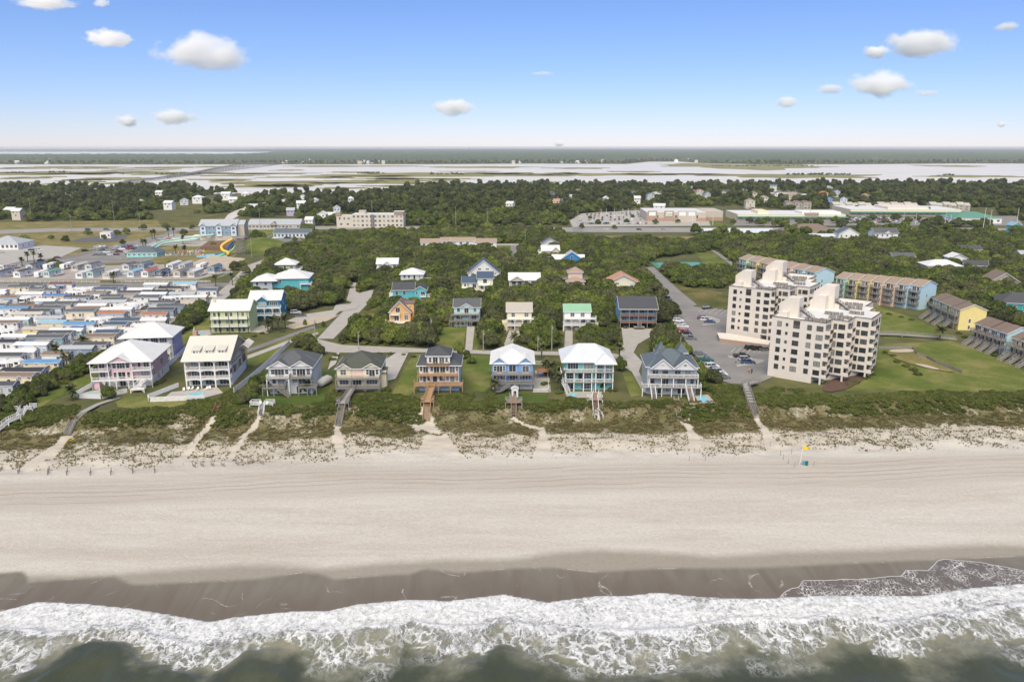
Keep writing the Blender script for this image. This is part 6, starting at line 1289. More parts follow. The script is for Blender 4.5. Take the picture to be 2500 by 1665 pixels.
for x in (5, 21, 34, 43): wbox(h, x-4.5, x+4.5, -.9, 0, 0, 10.2, wall('brick' if x in (5,21) else 'stone'), 'front_pier'); wbox(h, x-3.2, x+3.2, -1.0, -.9, 5.6, 9.2, wall('white'), 'white_panel')
wbox(h, w, w+18, 8, 50, 0, 9.4, wall('stone'), 'east_wing'); wbox(h, w, w+18.2, 7.8, 8, 0, 3.6, wall('brick'), 'brick_base')
tx = bpy.data.curves.new('sign', 'FONT'); tx.body = 'Publix'; tx.size = 2.6; tx.extrude = .1; tx.align_x = 'CENTER'
to = bpy.data.objects.new('sign', tx); col.objects.link(to); dg = bpy.context.evaluated_depsgraph_get(); me = bpy.data.meshes.new_from_object(to.evaluated_get(dg)); bpy.data.objects.remove(to)
me.materials.append(M('sign_green', (.25,.42,.10), rough=.5)); so_ = put('sign_lettering', me, h, (21, -1.15, 6.6)); so_.rotation_euler = (R(90), 0, 0)
h, w = block('shopping_centre', 'long cream shopping centre with green canopy and flat pale roofs', 1800, 2060, 540, 6.4, 50, 'cream', 'flat_white', 'flat', 0, 1, 18, -2, 'shop', 3.0, 2.2); wbox(h, -1, w+1, -3.4, 0, 3.6, 4.6, roofm('forest'), 'canopy'); wbox(h, w*.2, w*.3, 6, 30, 6.6, 9.5, wall('cream'), 'raised_roof'); wbox(h, w*.6, w*.96, 2, 26, 6.6, 9, wall('white'), 'raised_roof'); wbox(h, w*.62, w*.75, -.2, 2, 5, 8, wall('brick'), 'gable_front')
h, w = block('shopping_centre', 'second cream shopping block with green canopy east of the long one', 2075, 2338, 528, 6.8, 55, 'cream', 'flat_white', 'flat', 0, 1, 18, -3, 'shop', 3.0, 2.2); wbox(h, -1, w+1, -3.4, 0, 3.6, 4.8, roofm('forest'), 'canopy'); wbox(h, w*.35, w*.72, 4, 40, 7, 9.4, wall('condo'), 'raised_roof')
h, w = block('green_roof_shop', 'white shop with wide green hipped roof at the east end', 2328, 2440, 546, 5.0, 34, 'white', 'forest', 'hip', 5.0, 1, 7, -4, 'shop', 2.4, 1.8)
h, w = block('brown_roof_hall', 'hall with broad brown hipped roof beside the highway', 1925, 2050, 580, 4.4, 28, 'beige', 'brown', 'hip', 5.4, 1, 8, -2, 'building', 1.6, 1.5)
h, w = block('turquoise_shop', 'long low turquoise shop with pale metal roof beside the highway', 1722, 1890, 580, 4.0, 18, 'aqua', 'silver', 'gx', 2.4, 1, 10, -1, 'shop', 2.4, 1.6)
h, w = block('restaurant', 'white restaurant with pale green metal roof and columned porch at the west edge', -40, 42, 611, 4.4, 22, 'white', 'pale_grey', 'hip', 4.4, 1, 8, 4, 'restaurant', 1.6, 2.0)
h, w = block('kiosk', 'small white drive through kiosk on dark asphalt', 245, 270, 583, 4.6, 7, 'white', 'flat_white', 'flat', 0, 1, 3, 4, 'kiosk', 1.2, 1.4)
h, w = block('canal_shed', 'long white boat shed beside the canal', 605, 690, 512, 4, 14, 'white', 'white', 'gx', 2, 1, 6, 3, 'shed'); h, w = block('canal_shed', 'grey roofed sheds behind the low tan brick building', 597, 655, 519, 4, 10, 'pale_grey', 'pale_grey', 'gx', 2, 1, 5, 3, 'shed')
h, w = block('white_roof_hall', 'white hall beside the office block', 788, 830, 540, 5, 18, 'white', 'flat_white', 'gx', 3, 1, 4, 1, 'building')
for i, (a, c, py) in enumerate(((2034,2127,516),(2144,2240,516),(2271,2368,516),(1919,1981,512))):
    L0 = W0(a, py); w = (W0(c, py) - L0).length; h = thing('far_townhouse_row', ['grey town house row above the cream shopping centre','weathered town house row behind the second shopping block','easternmost grey town house row beside the pine wood','tan town house row standing behind the supermarket'][i], 'townhouse', L0, R(-2)); n = 6
    for k in range(n):
        z = 7.5 if k % 2 == 0 else 6.4; x0, x1 = w*k/n, w*(k+1)/n - .05; wbox(h, x0, x1, 0 if k % 2 == 0 else 2, 11, 0, z, wall('taupe')); roof(h, 'gx', x0, x1, 0 if k % 2 == 0 else 2, 11, z, 2.6, .2, 'beige' if i < 3 else 'brown', wall('taupe'), rib=False); win(h, 'F', 0 if k % 2 == 0 else 2, [((x0+x1)/2, z-1.8, 2.4, 1.6), ((x0+x1)/2, 2, 2.4, 1.8)])
# scattered island houses between the trees
FH_ = """90 492 22 turquoise light_blue;148 478 26 orange tan;170 482 30 white white;200 475 28 white pale_grey;250 480 26 white white;283 478 24 white pale_grey;350 458 20 white white;400 505 34 white white;440 494 30 pale_grey white;470 490 40 white white;540 482 36 white white;590 480 30 white white;640 476 28 white white;730 488 26 white white;760 492 28 white pale_grey;745 545 30 white white;775 536 34 white flat_white;815 522 24 pale_blue white;700 520 30 purple pale_grey;725 508 34 white white;850 495 14 pale_blue white;1030 492 24 white pale_grey;1235 502 28 white white;1305 498 22 slate_blue navy;1340 480 26 dark_grey dark;1350 500 24 peach terracotta;1392 490 22 white pale_grey;1475 495 22 white white;1540 472 16 grey slate;1548 494 24 white white;1580 485 28 grey slate;1590 474 32 white slate;1595 508 44 white white;1690 466 22 white navy;1700 474 28 beige red;1720 482 24 grey slate;1770 475 24 white grey;1830 480 28 beige brown;1820 502 36 beige tan;1825 517 36 brown tan;1860 490 28 white tan;1890 480 26 white brown;1925 490 30 beige tan;1960 482 26 white white;2000 478 34 beige red;2015 494 26 blue navy;2100 480 36 orange terracotta;2105 490 34 beige brown;2050 496 26 pale_blue slate;2470 560 24 turquoise light_blue;2035 474 24 grey slate;1800 466 26 grey slate;560 495 30 white white;380 478 26 white white;330 498 30 white flat_white;10 518 44 white white;30 530 34 beige flat_white;1360 486 30 dark_grey dark;1880 462 24 grey slate;1410 470 18 beige brown;2020 465 20 grey pale_grey"""
for i, it in enumerate(FH_.split(';')):
    px, py, wpx, wk, rk = it.split(); px, py = float(px), float(py)
    py2 = py + 8 if py > 470 else py + 6
    w = float(wpx) * mpp(py2) * .62; w = max(7, min(w, 24)); r = random.Random(i); z = r.choice([4.5, 6.5, 7.5]); kd = r.choice(['gx','gy','hip'])
    h = thing('island_house', '%s %s house with %s %s roof among the island woods' % ('tall' if z > 6 else 'low', wk.replace('_',' '), RN.get(rk, rk).replace('_',' '), dict(gx='gabled', gy='front gabled', hip='hipped')[kd]), 'house', W0(px, py2), R(r.uniform(-20,20)), 'houses in the island woods'); wm = wall(wk)
    wbox(h, 0, w, 0, 9, 0, z+1.5, wm); roof(h, kd, 0, w, 0, 9, z+1.5, 2.6, .4, rk, wm if kd != 'hip' else None, rib=False); win(h, 'F', 0, [(w*.25,z,1.4,1.4),(w*.7,z,1.4,1.4),(w*.5,z-2.8,1.4,1.6)])
# houses along the far mainland shore
r = random.Random(21)
for i in range(74):
    px = r.choice([r.uniform(0,480), r.uniform(640,800), r.uniform(840,930), r.uniform(1180,1560), r.uniform(1560,2150), r.uniform(1560,2150)]); py = r.uniform(393.5,402) if px < 1500 else r.uniform(391,398)
    w = r.uniform(11,22); z = r.uniform(5,9); wk = r.choice(['white','white','pale_grey','beige','white','cream']); rk = r.choice(['white','pale_grey','tan','slate','white'])
    p = W0(px, py, -.2); p.y = min(p.y, 4600) if px < 1500 else min(p.y, 4900); p.x = (px-1250)/FPX*(p.y*CP+CAMZ*SP); p.y = max(p.y, 3440)
    h = thing('shore_house', '%s house with %s roof on the far mainland shore' % (wk.replace('_',' '), RN.get(rk, rk).replace('_',' ')), 'house', p, R(r.uniform(-30,30)), 'houses on the far mainland shore')
    wbox(h, 0, w, 0, 11, 0, z+2, wall(wk)); roof(h, r.choice(['gx','hip']), 0, w, 0, 11, z+2, 4, .5, rk, rib=False); win(h, 'F', 0, [(w*.3,z,2,1.8),(w*.7,z,2,1.8)])
# bridge
BR = [(1600,1),(1850,1.5),(2100,4),(2363,10),(2631,15),(2893,13.5),(3215,6),(3420,3)]
h = thing('road_bridge', 'long concrete road bridge arching across the sound on many piers', 'bridge', (-790,1600,0)); CONC2 = M('bridge_concrete', (.30,.29,.275), rough=.9, var=.12, scale=.1)
ysb = np.arange(1600, 3421, 20.0); q = [(-790 - (y-1600)*.1167 + 790, y-1600, lerp_poly(BR, y)) for y in ysb]
b = B(); bl = B(); br_ = B()
for i in range(len(q)-1): b.bar(q[i], q[i+1], 12, 1.0); bl.bar((q[i][0]-5.9,q[i][1],q[i][2]+.95), (q[i+1][0]-5.9,q[i+1][1],q[i+1][2]+.95), .35, .9); br_.bar((q[i][0]+5.9,q[i][1],q[i][2]+.95), (q[i+1][0]+5.9,q[i+1][1],q[i+1][2]+.95), .35, .9)
b.obj('deck', CONC2, h); bl.obj('parapet', CONC2, h); br_.obj('parapet', CONC2, h)
for i in range(8, len(q), 1):
    x, y, z = q[i]
    if z > 1.6:
        pb = B(); pb.box(x-4.6,x-3.4,y-.7,y+.7,-3,z-1.6).box(x+3.4,x+4.6,y-.7,y+.7,-3,z-1.6).box(x-5.5,x+5.5,y-.9,y+.9,z-1.6,z-.5); pb.obj('pier', CONC2, h)
# canal
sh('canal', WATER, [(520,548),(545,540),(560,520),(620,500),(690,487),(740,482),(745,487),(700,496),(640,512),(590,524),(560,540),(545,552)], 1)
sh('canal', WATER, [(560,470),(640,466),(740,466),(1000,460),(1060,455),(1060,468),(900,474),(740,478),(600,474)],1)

# ================================================================== poles, flag, people and small things
def pole(label, px, py, hgt, mat='weathered', arms=1, name='utility_pole', group='utility poles'):
    h = thing(name, label, 'pole', W0(px, py), 0, group); B().tube([(0,0,-.3),(0,0,hgt)], [.19,.12], 8).obj('shaft', trim(mat), h)
    for i in range(arms): B().bar((-1.2,0,hgt-.5-i*1.0), (1.2,0,hgt-.5-i*1.0), .12).obj('cross_arm', trim(mat), h); [B().tube([(x,0,hgt-.44-i),(x,0,hgt-.2-i)], .06, 6).obj('insulator', trim('grey_wood'), h) for x in (-1.1,0,1.1)]
    return h
for px, py, hg in ((876,855,6.5),(1053,827,8),(1180,858,7.5),(1347,856,9.5),(770,824,7),(1607,842,8),(1313,860,6)):
    h = pole('weathered wooden utility pole standing along the front street', px, py, hg, 'grey_wood', 0, group='poles along the front street'); 
    B().tube([(.28,0,hg-1.6),(.28,0,hg-.8)], .2, 8).obj('transformer', trim('grey_wood'), h); B().bar((0,0,hg-1.2),(.2,0,hg-1.2),.1).obj('bracket', trim('grey_wood'), h)
for px, py, hg, a in ((78,540,22,1),(280,545,22,1),(176,570,16,3),(345,575,18,2),(636,560,18,2),(910,557,24,1),(1113,556,19,0),(1190,556,17,1),(1410,560,16,1),(1560,562,17,2),(1975,562,22,1),(1980,580,20,1),(2305,560,16,1),(2400,560,19,0),(2415,560,17,0),(2480,560,19,0),(615,628,13,0),(1282,604,12,0),(1340,668,10,1),(1660,862,6,0)):
    h = pole('tall thin pole rising along the highway' if py > 530 and py < 600 else 'slender pole beside the street', px, py, hg, 'grey_wood' if px < 2300 else 'white', a, 'line_pole', 'poles along the highway' if 530 < py < 600 else 'slender street poles')
    if a == 0: B().bar((0,0,hg-.1),(1.2,0,hg+.1),.1).obj('lamp_arm', trim('grey_wood'), h)
r = random.Random(9)
for px, py in ((1467,535),(1480,533),(1500,535),(1520,533),(1533,533),(1550,534),(2205,545),(2235,548),(2320,550),(1690,545),(1740,550),(2110,546)): pole('pale lamp post standing in the shop parking lots', px, py, 10, 'white', 0, 'lamp_post', 'lamp posts in the shop lots') and None
# flag on the beach
p0 = W(1952, 1133); h = thing('beach_flag', 'yellow warning flag on a white pole at the beach access', 'flag', p0); B().tube([(0,0,-.4),(.55,0,4.9)], [.06,.045], 8).obj('pole', trim('white'), h)
b = B(); n = 8; v = []
for i in range(n+1):
    for k in (0,1): v.append((.52+i*.19 - k*.12, .16*math.sin(i*.9), 4.75 - k*(1.05 - i*.0) - i*.05 + (.12*i if k else 0)*.5))
b.add(v, [(2*i, 2*i+1, 2*i+3, 2*i+2) for i in range(n)]); v2 = [(x, y+.02, z) for x, y, z in v]; b.add(v2, [(2*i+2, 2*i+3, 2*i+1, 2*i) for i in range(n)]); b.obj('cloth', M('flag_yellow', (.80,.55,.01), rough=.7, var=.06), h)
def bin_(px, py, c, nm, lb):
    h = thing('trash_bin', lb, 'bin', W(px, py)); m_ = M(nm, c, rough=.5, var=.1); B().tube([(0,0,0),(0,0,.95)], [.27,.34], 12).obj('body', m_, h); B().tube([(0,0,.955),(0,0,1.03),(0,0,1.08)], [.37,.37,.2], 12).obj('lid', m_, h)
bin_(1962,1135,(.10,.35,.45),'bin_blue','blue trash bin beside the beach flag'); bin_(1969,1136,(.02,.16,.13),'bin_green','dark green trash bin beside the beach flag')
h = thing('kayak', 'yellow kayak lying at the foot of the west boardwalk', 'kayak', W(171,1077), R(70)); b = B(); b.tube([(-1.5,0,.3),(-1.1,0,.2),(0,0,.16),(1.1,0,.2),(1.5,0,.3)], [.04,.24,.36,.24,.04], 10).obj('hull', M('kayak_yellow', (.75,.55,.03), rough=.4), h, smooth=True); B().box(-.45,.45,-.2,.2,.46,.56).obj('seat', trim('black'), h)
h = thing('covered_boat', 'boat under a pale grey tarpaulin between the grey and cream duplexes', 'boat', W0(795,940), R(70)); b = B(); b.tube([(-3.4,0,1.2),(-3.2,0,1.3),(-1,0,1.6),(1.2,0,1.6),(2.8,0,1.3),(3.6,0,1.1)], [.3,1.1,1.35,1.3,.8,.15], 14).obj('tarpaulin', M('tarp', (.50,.50,.48), var=.2, scale=2, bump=.4), h, smooth=True); B().box(-3,2,-.8,.8,.2,.6).obj('trailer_frame', trim('black'), h); [B().tube([(-.5,s_*.95,.33),(-.5,s_*1.15,.33)], .33, 10).obj('wheel', trim('black'), h) for s_ in (-1,1)]
h = thing('tarpaulin', 'crumpled blue tarpaulin lying on the bare sand by the orange walkover', 'tarp', W(1074,1033)); b = B(); rr = random.Random(3); v = [(x*.3, y*.3, max(.02, rr.uniform(0,.5)*(1-abs(x-3)/4))) for y in range(5) for x in range(7)]; b.add(v, [(y*7+x, y*7+x+1, (y+1)*7+x+1, (y+1)*7+x) for y in range(4) for x in range(6)]); b.obj('sheet', M('tarp_blue', (.18,.38,.62), var=.25, scale=3), h)
# sand fence posts and slatted sand fencing at the dune foot
SF = trim('weathered')
for i, (px, py) in enumerate([(6,1145),(48,1150),(120,1152),(165,1150),(222,1152),(272,1151),(325,1150),(378,1148),(470,1138),(490,1137),(515,1136),(540,1136),(575,1132),(605,1131),(635,1130)]):
    a = W(px, py); d = Vector((.75, -1.9, 0)) if px < 400 else Vector((1.1,-1.0,0)); c = a + d; c.z = float(G(c.x, c.y)); h = thing('sand_fence', 'leaning slatted sand fence stub at the foot of the dune', 'fence', a, 0, 'sand fences at the dune foot'); d = c - a; n = 9
    for k in range(2): q_ = d*k; B().bar(q_ - Vector((0,0,.3)), q_ + Vector((.05,0,1.15)), .1).obj('post', SF, h)
    b = B()
    for k in range(1, n): q_ = d*(k/n); b.bar(q_, q_ + Vector((0,0,.75)), .05, .03)
    b.bar(Vector((0,0,.6)), d + Vector((0,0,.6)), .03); tag(b.obj('slats', SF, h), kind='stuff')
for px, py in ((206,1072),(258,1072),(310,1072),(363,1074),(415,1073),(458,1072)):
    a = W(px, py); h = thing('sand_fence', 'grey wire mesh sand fence panel at the grass edge', 'fence', a, 0, 'wire panels at the grass edge'); b = B(); d = Vector((2.0,-1.2,-.2))
    for k in range(14): b.bar(d*(k/13), d*(k/13) + Vector((0,0,1.1)), .03)
    tag(b.obj('slats', SF, h), kind='stuff'); B().bar((0,0,-.3),(0,0,1.3),.1).obj('post', SF, h)
for px, py in ((1860,1065),(1880,1090),(1905,1112),(1912,1122),(1925,1132),(1940,1140),(1695,1105),(1708,1105),(1722,1125),(1683,1125),(1987,1138),(425,1115),(455,1098),(473,1082),(488,1068),(418,1132),(365,1145),(1075,1054),(1012,1054),(1858,1048),(1900,1075),(1932,1108)):
    h = thing('marker_post', 'thin wooden marker post in the sand beside a beach path', 'post', W(px, py), 0, 'marker posts on the sand'); B().tube([(0,0,-.3),(0,0,1.25)], .055, 6).obj('stake', SF, h); B().box(-.09,.09,-.06,.06,1.0,1.12).obj('cap', SF, h)
# people in the lot
def person(label, px, py, shirt, legs, rz=0.0):
    me = bpy.data.meshes.new('body'); J = dict(pel=(0,0,.95), sp=(0,0,1.15), ch=(0,0,1.38), nk=(0,0,1.52), hd=(0,.01,1.62), tp=(0,0,1.76), ls=(-.17,0,1.42), le=(-.24,.0,1.14), lw=(-.25,-.08,.90), lh=(-.25,-.1,.80), rs=(.17,0,1.42), re=(.24,0,1.14), rw=(.25,-.08,.90), rh=(.25,-.1,.80), lhp=(-.09,0,.92), lk=(-.1,-.06,.5), la=(-.1,.06,.09), lt=(-.1,-.08,.04), rhp=(.09,0,.92), rk=(.1,.04,.5), ra=(.1,.14,.09), rt=(.1,0,.04))
    nm = list(J); E = [('pel','sp'),('sp','ch'),('ch','nk'),('nk','hd'),('hd','tp'),('ch','ls'),('ls','le'),('le','lw'),('lw','lh'),('ch','rs'),('rs','re'),('re','rw'),('rw','rh'),('pel','lhp'),('lhp','lk'),('lk','la'),('la','lt'),('pel','rhp'),('rhp','rk'),('rk','ra'),('ra','rt')]
    me.from_pydata([J[n] for n in nm], [(nm.index(a), nm.index(c)) for a, c in E], []); rad = dict(pel=.14, sp=.13, ch=.15, nk=.055, hd=.10, tp=.08, ls=.07, le=.05, lw=.035, lh=.04, rs=.07, re=.05, rw=.035, rh=.04, lhp=.095, lk=.06, la=.042, lt=.04, rhp=.095, rk=.06, ra=.042, rt=.04)
    h = thing('person', label, 'person', W0(px, py, .07), rz); o = put('body', me, h); me.materials.append(M('cloth_' + shirt, dict(orange=(.70,.25,.08), dark=(.03,.03,.04), blue=(.2,.45,.7))[shirt], rough=.9))
    sk = o.modifiers.new('skin', 'SKIN'); 
    for i, n in enumerate(nm): me.skin_vertices[0].data[i].radius = (rad[n], rad[n]); me.skin_vertices[0].data[i].use_root = n == 'pel'
    o.modifiers.new('sub', 'SUBSURF').levels = 1
    b = B(); b.tube([(0,.005,1.5),(0,.0,1.58),(0,.0,1.66),(0,.01,1.75),(0,.01,1.79)], [.05,.09,.105,.085,.02], 10).obj('head', M('skin', (.45,.28,.2), rough=.6), h, smooth=True); b = B(); b.tube([(0,.03,1.66),(0,.03,1.74),(0,.02,1.80)], [.112,.105,.04], 10).obj('hair', M('hair', (.04,.025,.018)), h, smooth=True)
    B().tube([(-.1,0,.95),(-.1,-.06,.5),(-.1,-.02,.42)], [.12,.09,.085], 8).tube([(.1,0,.95),(.1,.04,.5),(.1,.05,.42)], [.12,.09,.085], 8).obj('shorts', M('cloth_' + legs + '_legs', (.05,.06,.09), rough=.9), h)
person('person in an orange shirt walking across the apartment parking lot', 1828, 911, 'orange', 'dark', .4); person('person in dark clothes walking across the apartment parking lot', 1835, 912, 'dark', 'dark', .2); person('person in blue beside the lower kerb island', 1796, 888, 'blue', 'dark', 1.2)
# deck chairs and loungers
def chair_mesh(c):
    b = B(); b.box(-.3,.3,-.3,.3,.34,.42); b.add([(-.3,.24,.40),(.3,.24,.40),(.3,.50,1.0),(-.3,.50,1.0),(-.3,.30,.40),(.3,.30,.40),(.3,.56,1.0),(-.3,.56,1.0)], [(0,1,2,3),(7,6,5,4),(0,3,7,4),(1,5,6,2),(3,2,6,7)])
    for x in (-.33,.27):
        for y in (-.3,.24): b.box(x,x+.06,y,y+.06,0,.56)
        b.box(x-.02,x+.08,-.34,.3,.56,.60)
    return b.mesh('deck_chair', c)
CH = dict(white=trim('white'), red=M('chair_red', (.5,.06,.05)), yellow=M('chair_yellow', (.7,.5,.04)), blue=M('chair_bl', (.05,.3,.6)), aqua=M('chair_aqua', (.1,.6,.6)), orange=M('chair_or', (.75,.25,.03)))
def chairs(where, house_px, rows, group):
    for (px, py, z, k) in rows:
        w_ = W0(px, py, z); o = put('deck_chair', cached(('chair', k), lambda: chair_mesh(CH[k])), None, w_, R(rnd.uniform(-20,20))); tag(o, '%s deck chair %s' % (k, where), 'chair', group)
chairs('on the upper porch of the mint teal house', 0, [(1421,897,6.02,'blue'),(1426,897,6.02,'blue'),(1452,897,6.02,'red'),(1416,897,6.02,'white')], 'chairs at the mint teal house'); chairs('on the middle porch of the mint teal house', 0, [(1420,924,3.02,'yellow'),(1424,924,3.02,'yellow'),(1430,924,3.02,'yellow')], 'chairs at the mint teal house'); chairs('on the ground porch of the mint teal house', 0, [(1404,947,.1,'yellow'),(1420,950,.1,'aqua'),(1424,947,.1,'red'),(1443,947,.1,'orange'),(1436,947,.1,'orange')], 'chairs at the mint teal house')
chairs('on the deck of the cornflower blue house', 0, [(1224,926,2.52,'white'),(1228,926,2.52,'white'),(1284,926,2.52,'white'),(1290,926,2.52,'white'),(1253,928,2.52,'yellow'),(1278,926,2.52,'white')], 'chairs at the cornflower blue house'); chairs('on the upper balcony of the light grey duplex', 0, [(672,905,5.32,'white'),(683,906,5.32,'aqua'),(690,905,5.32,'white'),(745,906,5.37,'white')], 'chairs at the light grey duplex'); chairs('beside the turquoise pool of the tan house', 0, [(449,955,.16,'white'),(460,953,.16,'white'),(469,952,.16,'white'),(482,953,.16,'white'),(505,952,.16,'white'),(512,951,.16,'white')], 'loungers by the tan house pool'); chairs('on the brown decked patio of the grey duplex', 0, [(700,952,.1,'white'),(708,954,.1,'white'),(694,953,.1,'white')], 'patio chairs at the grey duplex'); chairs('on the lookout deck below the grey duplex', 0, [(635,989,.6,'white'),(652,989,.6,'white')], 'chairs on the dune lookout')
# ================================================================== vegetation
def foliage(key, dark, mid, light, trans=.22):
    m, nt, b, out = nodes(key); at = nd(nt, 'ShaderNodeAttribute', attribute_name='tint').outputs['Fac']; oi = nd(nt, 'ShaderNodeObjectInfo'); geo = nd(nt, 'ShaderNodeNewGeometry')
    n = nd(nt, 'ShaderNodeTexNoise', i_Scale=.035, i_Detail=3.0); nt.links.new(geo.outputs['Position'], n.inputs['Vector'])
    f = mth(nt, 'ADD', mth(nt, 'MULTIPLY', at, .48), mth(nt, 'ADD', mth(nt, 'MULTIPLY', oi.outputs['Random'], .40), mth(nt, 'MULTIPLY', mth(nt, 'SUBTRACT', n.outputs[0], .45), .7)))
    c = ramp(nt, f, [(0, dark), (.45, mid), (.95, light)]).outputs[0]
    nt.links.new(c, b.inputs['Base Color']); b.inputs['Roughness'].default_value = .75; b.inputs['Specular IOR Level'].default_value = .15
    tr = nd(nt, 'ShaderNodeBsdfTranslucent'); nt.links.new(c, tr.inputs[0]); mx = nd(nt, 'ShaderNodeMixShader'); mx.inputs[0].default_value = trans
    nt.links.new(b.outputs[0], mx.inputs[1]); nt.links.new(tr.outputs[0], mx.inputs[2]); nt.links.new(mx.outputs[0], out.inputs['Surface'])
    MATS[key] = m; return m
OAK = foliage('oak_leaves', (.036,.056,.015), (.112,.148,.034), (.29,.32,.072), .25)
OAK2 = foliage('myrtle_leaves', (.040,.050,.022), (.110,.122,.050), (.23,.225,.10), .25)
PINE = foliage('pine_leaves', (.045,.062,.026), (.105,.125,.046), (.20,.205,.075), .3)
SHRUB = foliage('dune_shrub_leaves', (.062,.084,.021), (.125,.152,.036), (.215,.225,.062), .3)
GRASS = foliage('dune_grass_blades', (.12,.118,.040), (.22,.195,.085), (.42,.34,.19), .35)
PALM = foliage('palm_fronds', (.06,.075,.028), (.11,.125,.048), (.19,.18,.08), .3)
BARK = M('bark', (.10,.08,.06), rough=.95, var=.3, scale=3)
def crown_mesh(name, seed, lobes, nleaf, leaf, mat, flat=.55, hgt=1.0, spread=.62, base=.12):
    """leaf clumps over the outside of many uneven lobes, with gaps between lobes; unit radius, base near z = 0"""
    rs = np.random.RandomState(seed); L = []
    for i in range(lobes):
        a = rs.uniform(0, 6.283); q = math.sqrt(rs.uniform(0, 1)) * spread; rr = rs.uniform(.26, .46) * (1.08 - .4 * q)
        z = base + (hgt - base) * (1 - (q / .95) ** 2) * rs.uniform(.45, 1.0) - rr * flat * .5
        L.append((q*math.cos(a), q*math.sin(a), max(z, rr*.35), rr, rr*rs.uniform(flat, flat+.25)))
    L = np.array(L); P = []; N = []
    while len(P) < nleaf:
        k = rs.randint(lobes); d = rs.normal(size=3); d /= np.linalg.norm(d)
        if d[2] < -.35: continue
        c = L[k]; s_ = rs.uniform(.86, 1.06); p = c[:3] + d * np.array([c[3], c[3], c[4]]) * s_
        ins = (((p[0]-L[:,0])/L[:,3])**2 + ((p[1]-L[:,1])/L[:,3])**2 + ((p[2]-L[:,2])/L[:,4])**2) < .68; ins[k] = False
        if ins.any() or p[2] < .03: continue
        P.append(p); N.append(d)
    P = np.array(P); N = np.array(N) + rs.normal(scale=.55, size=(nleaf, 3)); N /= np.linalg.norm(N, axis=1)[:, None]
    T = np.cross(N, rs.normal(size=(nleaf, 3))); T /= np.linalg.norm(T, axis=1)[:, None]; Bt = np.cross(N, T)
    s_ = (leaf * rs.uniform(.6, 1.35, nleaf))[:, None]; el = rs.uniform(.6, 1.0, nleaf)[:, None]
    V = np.stack([P - T*s_, P - Bt*s_*el + N*s_*.18, P + T*s_, P + Bt*s_*el - N*s_*.18], 1).reshape(-1, 3)
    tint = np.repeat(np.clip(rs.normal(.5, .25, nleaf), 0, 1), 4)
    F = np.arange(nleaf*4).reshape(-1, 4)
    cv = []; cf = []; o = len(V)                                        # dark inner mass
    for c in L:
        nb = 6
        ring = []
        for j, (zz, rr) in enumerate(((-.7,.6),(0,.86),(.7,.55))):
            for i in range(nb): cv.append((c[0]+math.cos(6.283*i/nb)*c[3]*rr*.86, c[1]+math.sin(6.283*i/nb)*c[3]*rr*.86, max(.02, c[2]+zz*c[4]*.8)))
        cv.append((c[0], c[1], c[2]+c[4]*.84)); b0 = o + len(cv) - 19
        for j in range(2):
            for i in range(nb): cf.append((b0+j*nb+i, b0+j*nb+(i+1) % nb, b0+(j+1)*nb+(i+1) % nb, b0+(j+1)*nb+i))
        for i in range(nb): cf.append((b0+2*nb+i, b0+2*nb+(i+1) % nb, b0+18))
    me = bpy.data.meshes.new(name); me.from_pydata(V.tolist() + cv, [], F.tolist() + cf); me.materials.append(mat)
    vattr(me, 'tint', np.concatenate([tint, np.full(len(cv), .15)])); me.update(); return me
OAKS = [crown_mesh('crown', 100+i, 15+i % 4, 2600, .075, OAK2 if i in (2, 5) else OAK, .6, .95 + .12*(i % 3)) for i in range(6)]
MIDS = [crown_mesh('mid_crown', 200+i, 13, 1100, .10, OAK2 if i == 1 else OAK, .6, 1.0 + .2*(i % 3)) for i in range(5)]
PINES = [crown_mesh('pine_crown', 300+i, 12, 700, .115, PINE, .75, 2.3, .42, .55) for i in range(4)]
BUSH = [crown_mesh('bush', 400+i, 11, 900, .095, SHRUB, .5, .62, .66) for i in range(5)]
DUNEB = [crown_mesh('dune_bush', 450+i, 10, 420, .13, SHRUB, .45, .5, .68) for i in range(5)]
def trunk_mesh(seed):
    r = random.Random(seed); b = B(); top = (r.uniform(-.1,.1), r.uniform(-.1,.1), .42); b.tube([(0,0,-.08),(.02,.0,.2),top], [.07,.05,.04], 7)
    for i in range(4):
        a = i*1.57 + r.uniform(-.4,.4); b.tube([top, (math.cos(a)*.25, math.sin(a)*.25, .6), (math.cos(a)*.42, math.sin(a)*.42, .78)], [.035,.025,.012], 5)
    return b.mesh('trunk', BARK)
TRUNKS = [trunk_mesh(i) for i in range(3)]

